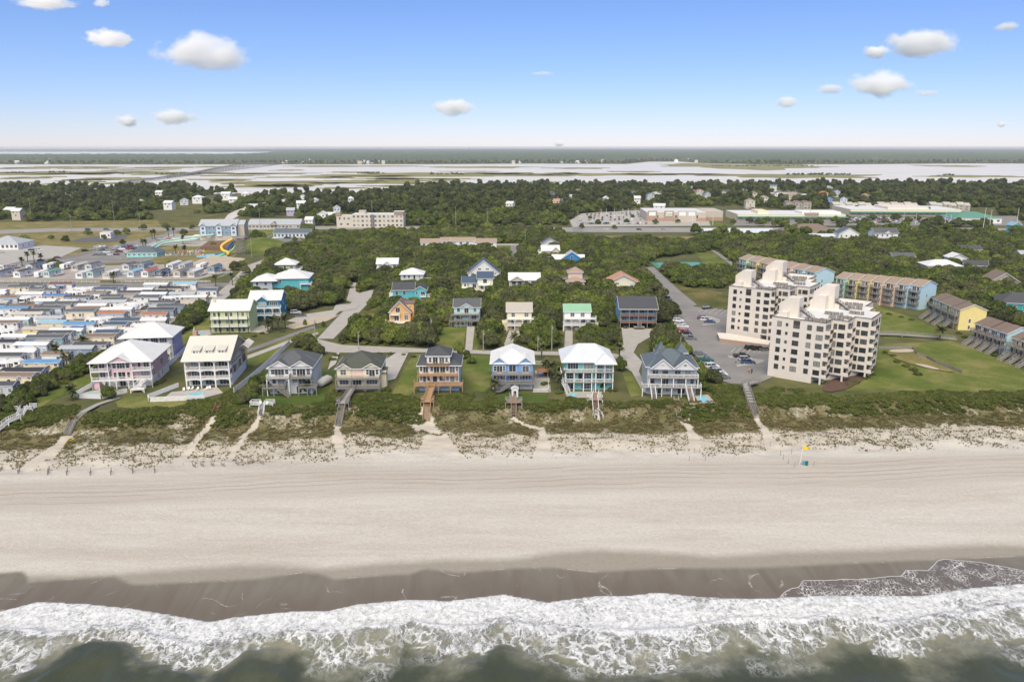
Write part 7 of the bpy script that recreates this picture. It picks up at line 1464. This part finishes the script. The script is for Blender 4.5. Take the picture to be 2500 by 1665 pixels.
# ---- where nothing may grow: streets, drives, lots, lawns, buildings
NX0, NY0, NXN, NYN = -1000, 150, 2000, 1150
mask = np.zeros((NYN, NXN), bool); roads = np.zeros((NYN, NXN), bool); hard = np.zeros((NYN, NXN), bool)
def fillpoly(mk, pts):
    ys_ = [p[1] for p in pts]
    for y in range(max(0, int(min(ys_)-NY0)), min(NYN, int(max(ys_)-NY0)+2)):
        yy = y + NY0 + .5; xs_ = []
        for i in range(len(pts)):
            x1, y1 = pts[i]; x2, y2 = pts[i-1]
            if (y1 > yy) != (y2 > yy): xs_.append((x2-x1)*(yy-y1)/(y2-y1)+x1)
        xs_.sort()
        for a, c in zip(xs_[::2], xs_[1::2]): mk[y, max(0, int(a-NX0)):max(0, min(NXN, int(c-NX0)+1))] = True
soft_names = ('field',)
bpy.context.view_layer.update()
for o in list(col.objects):
    if o.type == 'MESH' and not o.parent and o.get('kind') == 'structure':
        n = o.name.split('.')[0]
        if n in ('street','footpath','highway','parking_lot','driveway','lawn','yard','planting_bed','sand_pit','canal','field','grass_mound') and len(o.data.polygons):
            if n == 'grass_mound': continue
            fillpoly(mask if n not in ('lawn',) else hard, [(v.co.x, v.co.y) for v in o.data.vertices])
            if n in ('street','driveway','parking_lot','highway'): fillpoly(roads, [(v.co.x, v.co.y) for v in o.data.vertices])
    elif o.type == 'EMPTY' and not o.parent and o.get('category') in ('house','building','townhouse','hotel','office','motel','shop','restaurant','kiosk','shed','tennis court','pool','water slide','trailer','bank'):
        for ch in o.children:
            if ch.type == 'MESH' and ch.name.split('.')[0] in ('wall','side_wing','wing','ground_storey','deck','court_surface','pool_deck','tower_wing','east_wing','west_wing','soil','scaffold','body'):
                bb = [o.matrix_world @ Vector(c) for c in ch.bound_box]; bb = [bb[0], bb[4], bb[7], bb[3]]
                c = sum(bb, Vector())/4; fillpoly(mask, [(c.x+(p.x-c.x)*1.0, c.y+(p.y-c.y)*1.0) for p in bb])
for o in col.objects:
    if o.type == 'EMPTY' and o.get('group') == 'houses in the island woods':
        x, y = o.location.x, o.location.y; k_ = 34 if y > 800 else 20; fillpoly(mask, [(x-3-k_*.1*(x/y), y-k_), (x+14, y-k_), (x+14, y+8), (x-3, y+8)])
def dil(m_, k):
    r_ = m_.copy()
    for i in range(k):
        q = r_.copy(); q[1:] |= r_[:-1]; q[:-1] |= r_[1:]; q[:,1:] |= r_[:,:-1]; q[:,:-1] |= r_[:,1:]; r_ = q
    return r_
ex0 = dil(mask, 1) | hard; ex1 = dil(mask, 1) | dil(hard, 1) | dil(roads, 3); none_ = np.zeros((NYN, NXN), bool); ex3 = dil(mask, 3) | dil(hard, 1); ex2 = dil(mask, 2) | dil(hard, 1)
def blocked(x, y, m_):
    i, j = int(y-NY0), int(x-NX0)
    return 0 <= i < NYN and 0 <= j < NXN and m_[i, j]
WOODS = [[(826,838),(1040,847),(1215,850),(1500,856),(1560,838),(1645,780),(1610,705),(1570,655),(1590,632),(1740,612),(1740,582),(1400,578),(1250,574),(1000,572),(770,580),(690,615),(640,650),(560,712),(530,745),(600,752),(700,765),(835,738),(880,718),(925,716)],
    [(1800,652),(1745,615),(1745,588),(2500,580),(2680,640),(2680,790),(2500,800),(2400,785),(2290,765),(2240,745),(2040,715),(1990,700),(1900,690),(1800,668)],
    [(1600,662),(1700,668),(1800,676),(1795,705),(1690,702),(1640,692)], [(1588,852),(1640,780),(1658,800),(1690,850),(1716,896),(1750,930),(1742,958),(1690,950),(1650,905)],
    [(705,836),(760,822),(830,850),(838,864),(790,872),(740,850)], [(400,812),(470,752),(530,722),(545,738),(470,795),(430,822)], [(-20,1002),(100,942),(225,880),(246,893),(150,950),(60,1003)], [(330,862),(360,845),(395,865),(400,890),(380,890)]]
FARW = [[(-500,548),(120,556),(380,538),(430,515),(500,472),(440,462),(-500,462)], [(760,550),(1390,552),(1400,532),(1570,508),(1800,502),(1930,514),(2040,508),(2800,508),(2800,455),(1060,459),(770,482),(740,520)], [(2440,508),(2800,508),(2800,575),(2450,556)], [(1690,570),(2600,569),(2600,582),(1690,586)], [(1780,549),(2500,548),(2500,554),(1780,555)], [(560,500),(600,480),(760,470),(770,480),(700,500)], [(420,535),(440,505),(520,470),(620,470),(700,500),(830,520),(830,540),(740,535),(600,530),(540,520)], [(580,560),(640,548),(780,548),(860,556),(770,575),(640,572)], [(600,575),(760,560),(1000,560),(1380,560),(1385,576),(1000,572),(770,578),(700,600)]]
rs = np.random.RandomState(12)
def fill(polys, sp, ex, jit=.5, thin=0.0):
    out = []
    for q in polys:
        w = [W0(*p) for p in q]; w = [(p.x, p.y) for p in w]
        for y in np.arange(min(p[1] for p in w), max(p[1] for p in w), sp):
            for x in np.arange(min(p[0] for p in w), max(p[0] for p in w), sp):
                xx, yy = x + rs.uniform(-jit, jit)*sp, y + rs.uniform(-jit, jit)*sp
                if abs(xx) > yy*.80+30 or rs.rand() < thin or not inpoly(xx, yy, w) or blocked(xx, yy, ex): continue
                out.append((xx, yy))
    return out
HEDGE = [[(-25,1005),(60,958),(150,908),(225,868),(262,872),(160,935),(95,970),(40,1008)], [(418,812),(470,758),(525,722),(548,728),(480,790),(440,822)], [(574,986),(628,922),(648,908),(658,922),(622,978),(602,1000)], [(700,842),(745,828),(800,838),(828,858),(790,868),(735,852)]]
near_t = fill(WOODS, 4.2, ex1) + fill(HEDGE, 3.0, dil(roads, 1)); far_t = [p for p in fill(FARW, 8.6, ex3, .5, .04) if fbm(np.array([p[0]*.012]), np.array([p[1]*.012+9]))[0] > .33]
near_t.sort(key=lambda p: p[0]**2 + p[1]**2)
LM = [(o.location.copy(), o['label']) for o in col.objects if o.type == 'EMPTY' and not o.parent and o.get('category') in ('house','townhouse','building','tennis court') and o.location.y < 420 and not o.get('group')]
SHORTN = [('pink beach','the pink house'),('lavender','the lavender house'),('tan and brown','the tan dormered house'),('light grey duplex','the light grey duplex'),('cream duplex','the cream duplex'),('orange wooden','the house with orange decks'),('cornflower','the cornflower blue house'),('mint teal','the mint teal house'),('twin arched','the twin gabled house'),('lime','the lime green house'),('deep blue','the deep blue house'),('sprawling','the sprawling white roofed house'),('sage','the sage green house'),('stilted cottage','the white stilted cottage'),('pale grey cottage','the pale grey cottage'),('turquoise house','the turquoise house'),('bright orange','the bright orange house'),('pale aqua','the pale aqua house'),('stair tower','the cream house with stair tower'),('mint green metal','the mint green roof'),('blue duplex','the blue duplex on pilings'),('navy blue shingle','the navy shingled house'),('A-frame','the white A-frame'),('long white cottage','the long white cottage'),('narrow pink','the narrow pink house'),('terracotta','the terracotta roofed house'),('seaward twin','the far apartment tower'),('rising beside','the seaward apartment tower'),('tennis','the tennis court'),('stepped brown','the stepped pastel town houses'),('yellow ended','the yellow ended town houses'),('pink and blue block','the pink and blue town houses'),('sea green','the sea green house'),('hidden behind the far','the half hidden pastel row')]
LMN = [(p_, n_) for p_, l_ in LM for k_, n_ in SHORTN if k_ in l_]
def landmark(x, y):
    q_ = sorted(LMN, key=lambda t: (t[0].x+5-x)**2 + (t[0].y+5-y)**2); n1_ = q_[0][1]; n2_ = next(t[1] for t in q_ if t[1] != n1_)
    return '%s and %s' % tuple(sorted((n1_, n2_)))
def tree_where(x, y):
    if x < -70 and y < 300: return 'in the hedge bordering the trailer park'
    if x > 55 and y < 285: return 'in the hedge beside the apartment parking lot'
    if x > 60: return 'in the woods behind the apartment towers'
    if y < 300: return 'in the thicket along the front street'
    return 'in the woods between the inland houses'
stuffp = []; k = 0
for i, (x, y) in enumerate(near_t):
    edge = blocked(x, y, dil(mask, 4)) if False else False
    s_ = (2.2 + 5.2*np.clip(float(fbm(np.array([x*.06]), np.array([y*.06+4]))[0])-.25, 0, .6) + rs.uniform(-.4, 1.3)) * (1.0 if y > 270 else .82); 
    if rs.rand() < .12: s_ *= 1.3
    s_ = max(2.0, min(s_, 6.2)); s_ = min(s_, 2.8) if blocked(x, y, ex3) else s_; s_ = min(s_, 2.3) if (x < -55 and y < 300) else s_; t = rs.uniform(0, 6.28); v = rs.randint(6)
    if i < 300:
        lb = '%s evergreen tree between %s' % ('low' if s_ < 2.9 else 'rounded' if s_ < 3.7 else 'broad' if s_ < 4.6 else 'tall', landmark(x, y))
        if x < -60 and y < 300: lb = '%s evergreen tree in the long hedge beside %s' % (lb.split()[0], sorted(LMN, key=lambda q_: (q_[0].x+5-x)**2 + (q_[0].y+5-y)**2)[0][1])
        h = thing('tree', lb, 'tree', (x, y, float(G(x, y))), t, 'trees in the woods and hedges')
        h.scale = (s_, s_, s_*rs.uniform(1.05, 1.45)); put('trunk', TRUNKS[i % 3], h); put('crown', OAKS[v], h)
    else: stuffp.append((x, y, 0.0, s_*1.2, t, int(v)))
tag(scatter('woodland_canopy', stuffp, OAKS), 'dense evergreen maritime woods around and behind the houses', 'woods')
fp = [(x, y, 0.0, rs.uniform(3.6, 7.6), rs.uniform(0, 6.28), int(rs.randint(8) if y > 780 and rs.rand() < .6 else rs.randint(5))) for x, y in far_t]
tag(scatter('far_woodland', fp, MIDS + PINES), 'dark mixed woods between the highway and the sound', 'woods')
# low understorey that closes the gaps between crowns
us = [(x, y, 0.0, rs.uniform(1.2, 2.1), rs.uniform(0, 6.28), int(rs.randint(5))) for x, y in fill(WOODS, 3.2, ex0)]
tag(scatter('undergrowth', us, BUSH), 'low shrubby undergrowth at the edge of the woods', 'undergrowth')
# single trees and shrubs
def one_tree(label, px, py, s_, hh=1.2, kind='OAK', name='tree', group=None):
    h = thing(name, label, 'tree' if 'tree' in name else 'shrub', W(px, py), rs.uniform(0, 6), group); h.scale = (s_, s_, s_*hh); v = rs.randint(5)
    if 'tree' in name: put('trunk', TRUNKS[v % 3], h)
    put('crown' if 'tree' in name else 'foliage', OAKS[v] if kind == 'OAK' else BUSH[v] if kind == 'BUSH' else PINES[v % 4], h)
one_tree('small dark tree behind the blue house with orange decks', 1120, 868, 2.6, 1.9); one_tree('leaning dark tree beside the road behind the orange decks', 1138, 876, 2.0, 1.6); one_tree('low round tree on the lawn beside the cornflower blue house', 1150, 888, 2.0, 1.2)
one_tree('dark conifer shrub below the mint teal house', 1472, 950, 1.5, 1.8); one_tree('dark round bush beside the cream duplex', 944, 955, 1.6, 1.3, 'BUSH', 'garden_shrub'); one_tree('tall dark tree beside the mint teal house', 1515, 905, 2.4, 2.0); one_tree('large rounded tree in front of the pink house', 266, 975, 2.4, 1.6)
for px, py, s_ in ((390,935,1.2),(400,930,1.0),(378,940,1.1),(640,815,1.2),(655,812,1.0),(595,830,1.8),(620,822,1.4),(470,835,1.4),(480,822,1.4),(515,822,1.2),(560,828,1.4),(585,835,1.5),(690,810,1.2),(955,865,1.2),(985,868,1.0),(1010,872,1.1),(915,870,1.5),(925,866,1.2),(812,880,1.6),(820,870,1.4),(1330,940,1.6),(1365,960,1.4),(1495,955,1.7),(1225,955,1.3),(1215,960,1.2),(1350,905,1.6),(1340,915,1.8),(1360,890,1.6),(2170,768,1.4),(2200,775,1.2),(2225,782,1.3),(2355,825,1.2),(2340,815,1.3),(2375,840,1.4),(2430,870,1.6),(2110,925,1.2),(2090,935,1.3),(2070,940,1.2),(2130,915,1.1),(2190,885,1.4),(2210,895,1.5),(2180,870,1.3),(2230,905,1.6),(2160,862,1.1),(2240,915,1.6)):
    one_tree('rounded evergreen garden shrub planted beside the lawns and drives', px, py, s_, 1.0, 'BUSH', 'garden_shrub', 'garden shrubs')
for px, py, s_, h_ in ((745,795,1.0,2.6),(790,798,.9,2.6),(770,800,.8,2.4)): one_tree('slim twisted juniper on the corner by the long street', px, py, s_, h_, 'OAK', 'juniper_tree', 'junipers on the street corner')
for px, py, s_ in ((415,655,3.4),(130,652,4.5),(150,655,3.5),(255,585,3),(60,600,6),(20,605,5),(125,585,3),(575,660,4),(590,652,3.5),(600,668,3.5),(625,585,6),(590,580,5),(640,580,4),(285,575,4),(310,572,4),(470,560,3),(745,565,5),(700,572,4),(720,590,3),(1655,545,3),(1500,560,3),(1420,558,3),(1850,548,4),(1890,550,3.5),(1950,548,4.5),(2000,546,4.5),(2090,520,6),(2110,546,5),(2200,520,7),(2160,545,4),(2260,526,7),(2300,528,6),(2240,538,4),(1790,545,3.5),(1345,570,4),(340,650,2),(1460,548,3.5),(1530,546,3.5),(1600,548,4),(1830,546,4.5),(1870,546,5),(1915,548,5),(1970,548,5),(2040,546,5.5),(2065,540,5),(2130,538,5),(2185,538,5.5),(2215,548,5.5),(2290,545,5.5),(2330,552,5),(2400,552,5.5),(1440,536,3),(1545,532,3),(450,575,4),(520,606,3.5),(300,598,3),(215,575,4),(160,590,4),(350,562,4),(405,558,4)):
    one_tree('single spreading tree on the grass near the highway and lots', px, py, s_, 1.15, 'OAK', 'tree', 'single trees near the highway and lots')
# palms
def palm_mesh(seed):
    rr = random.Random(seed); b = B()
    for i in range(34):
        a = rr.uniform(0, 6.283); e = rr.uniform(-.5, 1.2); L = rr.uniform(1.3, 1.9); p = Vector((0,0,0)); d = Vector((math.cos(a)*math.cos(e), math.sin(a)*math.cos(e), math.sin(e))); s_ = Vector((-math.sin(a), math.cos(a), 0)); pts = []
        for k in range(6): pts.append((p.copy(), (.05,.22,.36,.34,.20,.03)[k])); p += d*L/5; d = (d + Vector((0,0,-.20))).normalized()
        for k in range(5):
            (p0, w0), (p1, w1) = pts[k], pts[k+1]; z = Vector((0,0,.12))
            b.add([p0-s_*w0-z*w0, p0, p1, p1-s_*w1-z*w1], [(0,1,2,3)]); b.add([p0, p0+s_*w0-z*w0, p1+s_*w1-z*w1, p1], [(0,1,2,3)])
    me = b.mesh('fronds', PALM); vattr(me, 'tint', [rr.random() for _ in me.vertices]); return me
PM = [palm_mesh(i) for i in range(3)]
def palm(label, px, py, hh, s_=1.0, group='palms'):
    h = thing('palm_tree', label, 'palm', W(px, py), rs.uniform(0, 6), group); B().tube([(0,0,-.2),(.08,0,hh*.5),(.02,.05,hh)], [.24*s_,.17*s_,.2*s_], 8).obj('trunk', BARK, h); f = put('fronds', PM[rs.randint(3)], h, (.02,.05,hh)); f.scale = (s_*1.15,)*3
palm('large palm on the slope west of the pink house', 175, 978, 3.2, 1.3, None); palm('lone palm on a mulch ring in the green lawn', 2293, 831, 4.2, 1.5, None); palm('palm left of the lawn before the light grey duplex', 655, 962, 3.0, 1.1, None); palm('palm right of the lawn before the light grey duplex', 752, 962, 3.0, 1.2, None); palm('palm beside the stairs of the cornflower blue house', 1207, 962, 3.4, 1.1, None)
for px, py, hh in ((1332,918,4),(1345,925,4.2),(1322,880,4.5),(1366,955,4.5),(1362,935,3.5),(1512,880,4.5),(665,805,4),(680,808,4.2),(697,803,4.6),(655,812,3.6),(1255,845,3.5)): palm('bushy palm growing between the beach houses and the street', px, py, hh, 1.25, 'palms between the houses')
for px, py, hh in ((136,866,2.6),(205,848,2.8),(213,858,2.6),(150,886,3.0),(163,890,2.8),(278,693,5),(527,700,5),(568,697,5),(68,640,5),(84,642,6),(100,640,4),(55,650,4)): palm('palm standing among the trailers', px, py, hh, 1.2, 'palms among the trailers')
for px, py, hh in ((350,610,6),(356,611,6),(372,585,6),(378,584,6),(447,596,5),(430,622,5),(452,624,5),(412,580,6),(425,578,6),(1130,610,4),(1112,610,4),(1088,610,4)): palm('palm planted near the water park and town houses', px, py, hh, 1.3, 'palms near the water park')
# dune thicket and grasses
THICK = [[(420,990),(520,958),(575,950),(600,965),(575,1010),(520,1012),(430,1005)], [(575,985),(640,905),(655,915),(620,980),(600,1000)], [(645,985),(700,975),(800,940),(835,950),(838,1005),(760,1018),(650,1010)], [(850,965),(940,958),(1028,975),(1030,1035),(960,1035),(852,1012)], [(1068,968),(1200,958),(1240,992),(1190,1008),(1080,1000)], [(1275,992),(1390,970),(1448,985),(1440,1004),(1290,1006)], [(1465,984),(1645,978),(1640,990),(1470,1000)], [(1660,984),(1820,985),(1832,1022),(1700,1030),(1662,1012)], [(1738,940),(1790,942),(1830,950),(1815,985),(1750,985)], [(1842,965),(1900,945),(2030,965),(2015,988),(1855,992)], [(2010,975),(2150,962),(2300,955),(2560,945),(2600,1005),(2400,1000),(2100,1012),(2020,1005)], [(-20,1015),(100,992),(190,990),(200,1010),(120,1040),(-20,1050)], [(205,1010),(420,992),(500,1010),(480,1030),(300,1040),(215,1040)], [(540,1010),(620,1010),(610,1030),(520,1045)]]
tp = []
for qi, q in enumerate(THICK):
    w = [W(*p) for p in q]; w2 = [(p.x, p.y) for p in w]
    for y in np.arange(min(p[1] for p in w2), max(p[1] for p in w2), .95):
        for x in np.arange(min(p[0] for p in w2), max(p[0] for p in w2), .95):
            xx, yy = x + rs.uniform(-.5,.5), y + rs.uniform(-.5,.5)
            if inpoly(xx, yy, w2) and not blocked(xx, yy, mask | hard) and fbm(np.array([xx*.2]), np.array([yy*.2+50]))[0] > .33: tp.append((xx, yy, float(G(xx, yy))-.15, rs.uniform(.8,1.5), rs.uniform(0,6.28), int(rs.randint(5))))
tag(scatter('dune_thicket', tp, DUNEB), 'low wind clipped green thicket covering the dune crest', 'thicket')
def tuft(seed, n=16, hh=.62):
    rr = random.Random(seed); b = B()
    for i in range(n):
        a = rr.uniform(0, 6.283); r0 = rr.uniform(0,.22); p = Vector((math.cos(a)*r0, math.sin(a)*r0, -.03)); L = hh*rr.uniform(.6,1.2); ln = rr.uniform(.15,.75); s_ = Vector((-math.sin(a), math.cos(a), 0))*.045
        q = p + Vector((math.cos(a)*ln*.4*L, math.sin(a)*ln*.4*L, L*.6)); t = p + Vector((math.cos(a)*ln*L, math.sin(a)*ln*L, L*(1-.25*ln)))
        b.add([p-s_, p+s_, q+s_*.8, q-s_*.8, t], [(0,1,2,3),(3,2,4)])
    me = b.mesh('grass_tuft', GRASS); vattr(me, 'tint', [rr.random() for _ in me.vertices]); return me
TU = [tuft(i) for i in range(5)]
gx = rs.uniform(-150, 150, 130000); s0 = rs.uniform(-24, 6.5, 130000); gy = Yb(gx) + s0; dn = veg_density(gx, gy)
cl = fbm(gx*.55+11, gy*.6); keep = rs.rand(130000) < np.clip(dn*(np.where(s0 < -9, .85, .75))*np.clip((cl-.36)*5, .05, 1), 0, 1)
gz = G(gx, gy); gp = []
for i in np.nonzero(keep)[0]:
    if abs(gx[i]) > gy[i]*.72: continue
    if any(q_[0] for q_ in ()): continue
    gp.append((gx[i], gy[i], gz[i], rs.uniform(.4,.95) * (.72 if s0[i] < -9 else 1.0), rs.uniform(0,6.28), int(rs.randint(5))))
gp = [p for p in gp if not any(min(q[0] for q in Q) < p[0] < max(q[0] for q in Q) and inpoly(p[0], p[1], Q) for Q in BAREW)]
tag(scatter('dune_grass', gp, TU), 'tufted dune grass across the slope and the foot of the dune', 'grass')

# ================================================================== far mainland woods
us_ = np.linspace(-.86, .86, 620); rows = 3440 * 1.0145 ** np.arange(150)
U, Yr_ = np.meshgrid(us_, rows); X = U * Yr_; 
zz = 9 + 9 * np.random.RandomState(8).rand(*X.shape) * (.4 + fbm(X*.006, Yr_*.003)) 
mbx = [(p[0], p[1]) for p in mb]
edge_x = np.array([p[0] for p in mb[:17]]); edge_y = np.array([p[1] for p in mb[:17]])
shore = np.interp(X, edge_x, edge_y) + 60 + 160*fbm(X*.004, X*0+3)
zz = np.where(Yr_ < shore, -6, zz)
cl = fbm(X*.0016+7, Yr_*.0016)
zz = np.where((cl < .335) & (Yr_ < 4300), -2, zz)
inl = (Yr_ > 6800 + 500*fbm(X*.001, X*0)) & (Yr_ < 12600) & (X < -2300 - (Yr_-6800)*.22) & (X > -15000)
zz = np.where(inl, -6, zz)
v = np.stack([X + np.random.RandomState(9).uniform(-4,4,X.shape), Yr_, zz], -1).reshape(-1,3); nx, ny = len(us_), len(rows)
ii = np.arange(nx*(ny-1)).reshape(ny-1, nx)[:,:-1].reshape(-1); F = np.stack([ii, ii+1, ii+nx+1, ii+nx], -1)
me = bpy.data.meshes.new('far_forest'); me.from_pydata(v.tolist(), [], F.tolist()); FF = M('far_forest_leaves', (.075,.095,.045), rough=.95, var=.5, scale=.012, bump=.0); me.materials.append(FF)
tag(put('far_forest', me), 'endless dark green forest on the mainland beyond the sound', 'forest', kind='stuff')
fr = []
for x in np.arange(-2900, 2900, 15):
    for j in range(4):
        xx = x + rs.uniform(-8,8); y = np.interp(xx, edge_x, edge_y) + 25 + j*28 + rs.uniform(-12,12)
        if rs.rand() < .78: fr.append((xx, y, -.3, rs.uniform(4.5,8), rs.uniform(0,6.28), int(rs.randint(9))))
for (px0, px1, py, n) in ((1735,2000,406,60),(1920,2080,427,70),(870,940,424,26),(1050,1130,426,30),(380,490,426,50),(120,175,422,20),(10,70,423,20),(2290,2330,429,10),(265,310,425,10)):
    for i in range(n): p = W0(rs.uniform(px0,px1), py + rs.uniform(-1.2,1.2), -.7); fr.append((p.x, p.y, -.9, rs.uniform(2.2,4.2), rs.uniform(0,6.28), int(rs.randint(5))))
tag(scatter('far_shore_trees', fr, MIDS + PINES), 'line of distant trees along the far shore and marsh islets', 'trees')
h = thing('water_tower', 'distant water tower above the forest on the horizon', 'tower', WY(1146, 366, 12000)); h.location.z = 0; B().tube([(0,0,0),(0,0,42)], 2.2, 10).obj('stem', trim('grey_wood'), h); B().tube([(0,0,40),(0,0,45),(0,0,53),(0,0,58)], [3,12,12,3], 14).obj('tank', trim('grey_wood'), h)
h = thing('radio_mast', 'thin radio mast rising over the far forest', 'mast', (-320*8, 8000*.9, 0)); p = WY(995, 366, 7000); h.location = (p.x, 7000, 0); B().tube([(0,0,0),(0,0,62)], [.9,.5], 6).obj('mast_shaft', trim('white'), h); B().bar((-2,0,55),(2,0,55),.6).obj('antenna', trim('white'), h)

# ================================================================== clouds and air
def cloud_mat(seed, dens):
    m = bpy.data.materials.new('cloud_vapour'); m.use_nodes = True; nt = m.node_tree; nt.nodes.clear(); out = nt.nodes.new('ShaderNodeOutputMaterial')
    tc = nd(nt, 'ShaderNodeTexCoord'); pv = nt.nodes.new('ShaderNodeVolumePrincipled'); pv.inputs['Color'].default_value = (1,1,1,1); pv.inputs['Anisotropy'].default_value = -.35
    ad = nd(nt, 'ShaderNodeVectorMath', operation='ADD'); nt.links.new(tc.outputs['Object'], ad.inputs[0]); ad.inputs[1].default_value = (seed*3.1, seed*1.7, seed*.9)
    mp = nd(nt, 'ShaderNodeMapping'); mp.inputs['Scale'].default_value = (1.0,1.0,.62); nt.links.new(ad.outputs[0], mp.inputs[0])
    n1 = nd(nt, 'ShaderNodeTexNoise', i_Scale=2.3, i_Detail=7.0, i_Roughness=.6); nt.links.new(mp.outputs[0], n1.inputs['Vector'])
    ln = nd(nt, 'ShaderNodeVectorMath', operation='LENGTH'); nt.links.new(tc.outputs['Object'], ln.inputs[0])
    sx_ = nd(nt, 'ShaderNodeSeparateXYZ'); nt.links.new(tc.outputs['Object'], sx_.inputs[0])
    f = mth(nt, 'SUBTRACT', mth(nt, 'ADD', mth(nt, 'MULTIPLY', n1.outputs[0], 2.6), mth(nt, 'MULTIPLY', mth(nt, 'SUBTRACT', 1.0, ln.outputs['Value']), 1.7)), 1.80)
    f = mth(nt, 'MULTIPLY', mapr(nt, f, .0, .42), mapr(nt, ln.outputs['Value'], 1.08, .86))
    nt.links.new(mth(nt, 'MULTIPLY', f, dens), pv.inputs['Density']); nt.links.new(pv.outputs[0], out.inputs['Volume']); return m
CL = [(110,6,75,16,.9,'cut off by nothing, high and loose'),(265,94,60,20,1,''),(500,130,115,44,1,''),(310,296,28,15,1,''),(424,286,56,20,1,''),(1110,264,58,24,1,''),(2255,106,92,33,1,''),(2138,128,34,16,1,''),(2150,205,80,30,1,''),(2025,218,34,12,.6,''),(1920,250,30,14,.8,''),(1364,352,16,8,1,''),(2458,66,30,10,.5,''),(2262,228,34,8,.35,''),(1325,180,30,6,.3,''),(2445,305,12,6,.8,''),(248,8,20,10,.5,'')]
CLN = ['wispy white cloud over the trailer park sky','flat topped white cloud above the west marsh','largest white cumulus with a trailing tail','tiny white cloud beside a longer low cloud','low oval white cloud over the bridge','lone puffy cloud over the middle of the sound','broad bright cumulus over the apartment towers','small white cloud tucked under the broad cumulus','second bright cumulus below the broad one','thin ragged cloud west of the second cumulus','faint small cloud low over the supermarket','cloud tip just showing at the horizon','small torn cloud fragment east of the broad cumulus','pale streak of cloud below the second cumulus','two faint wisps of cloud over the middle houses','tiny low cloud over the east woods','faint wisp beside the wispy cloud']
ico = bmesh.new(); bmesh.ops.create_icosphere(ico, subdivisions=2, radius=1.15)
cme = bpy.data.meshes.new('cloud'); ico.to_mesh(cme); ico.free()
for i, (px, py, rw, rh, dn_, _) in enumerate(CL):
    d = ray(px, py).normalized(); el = math.asin(d.z); dist = min(max(1500/math.tan(max(el, .03)), 7000), 26000); p = Vector((0,0,CAMZ)) + d*dist; s_ = dist/FPX
    me = cme.copy(); me.materials.clear(); me.materials.append(cloud_mat(i+1.3, 4.5*dn_/(rw*s_))); o = put('cloud', me, None, p); o.scale = (rw*s_*1.15, rw*s_*.6, rh*s_*1.2); tag(o, CLN[i], 'cloud')
hz = bpy.data.materials.new('haze_air'); hz.use_nodes = True; nt = hz.node_tree; nt.nodes.clear(); ho = nt.nodes.new('ShaderNodeOutputMaterial'); hv = nt.nodes.new('ShaderNodeVolumePrincipled')
hv.inputs['Color'].default_value = (.90,.95,1.0,1); hv.inputs['Density'].default_value = 5.5e-5; hv.inputs['Anisotropy'].default_value = .1; nt.links.new(hv.outputs[0], ho.inputs['Volume'])
hb = B().box(-26500, 26500, -3100, 30600, -10, 76).obj('haze', hz); tag(hb, kind='stuff')
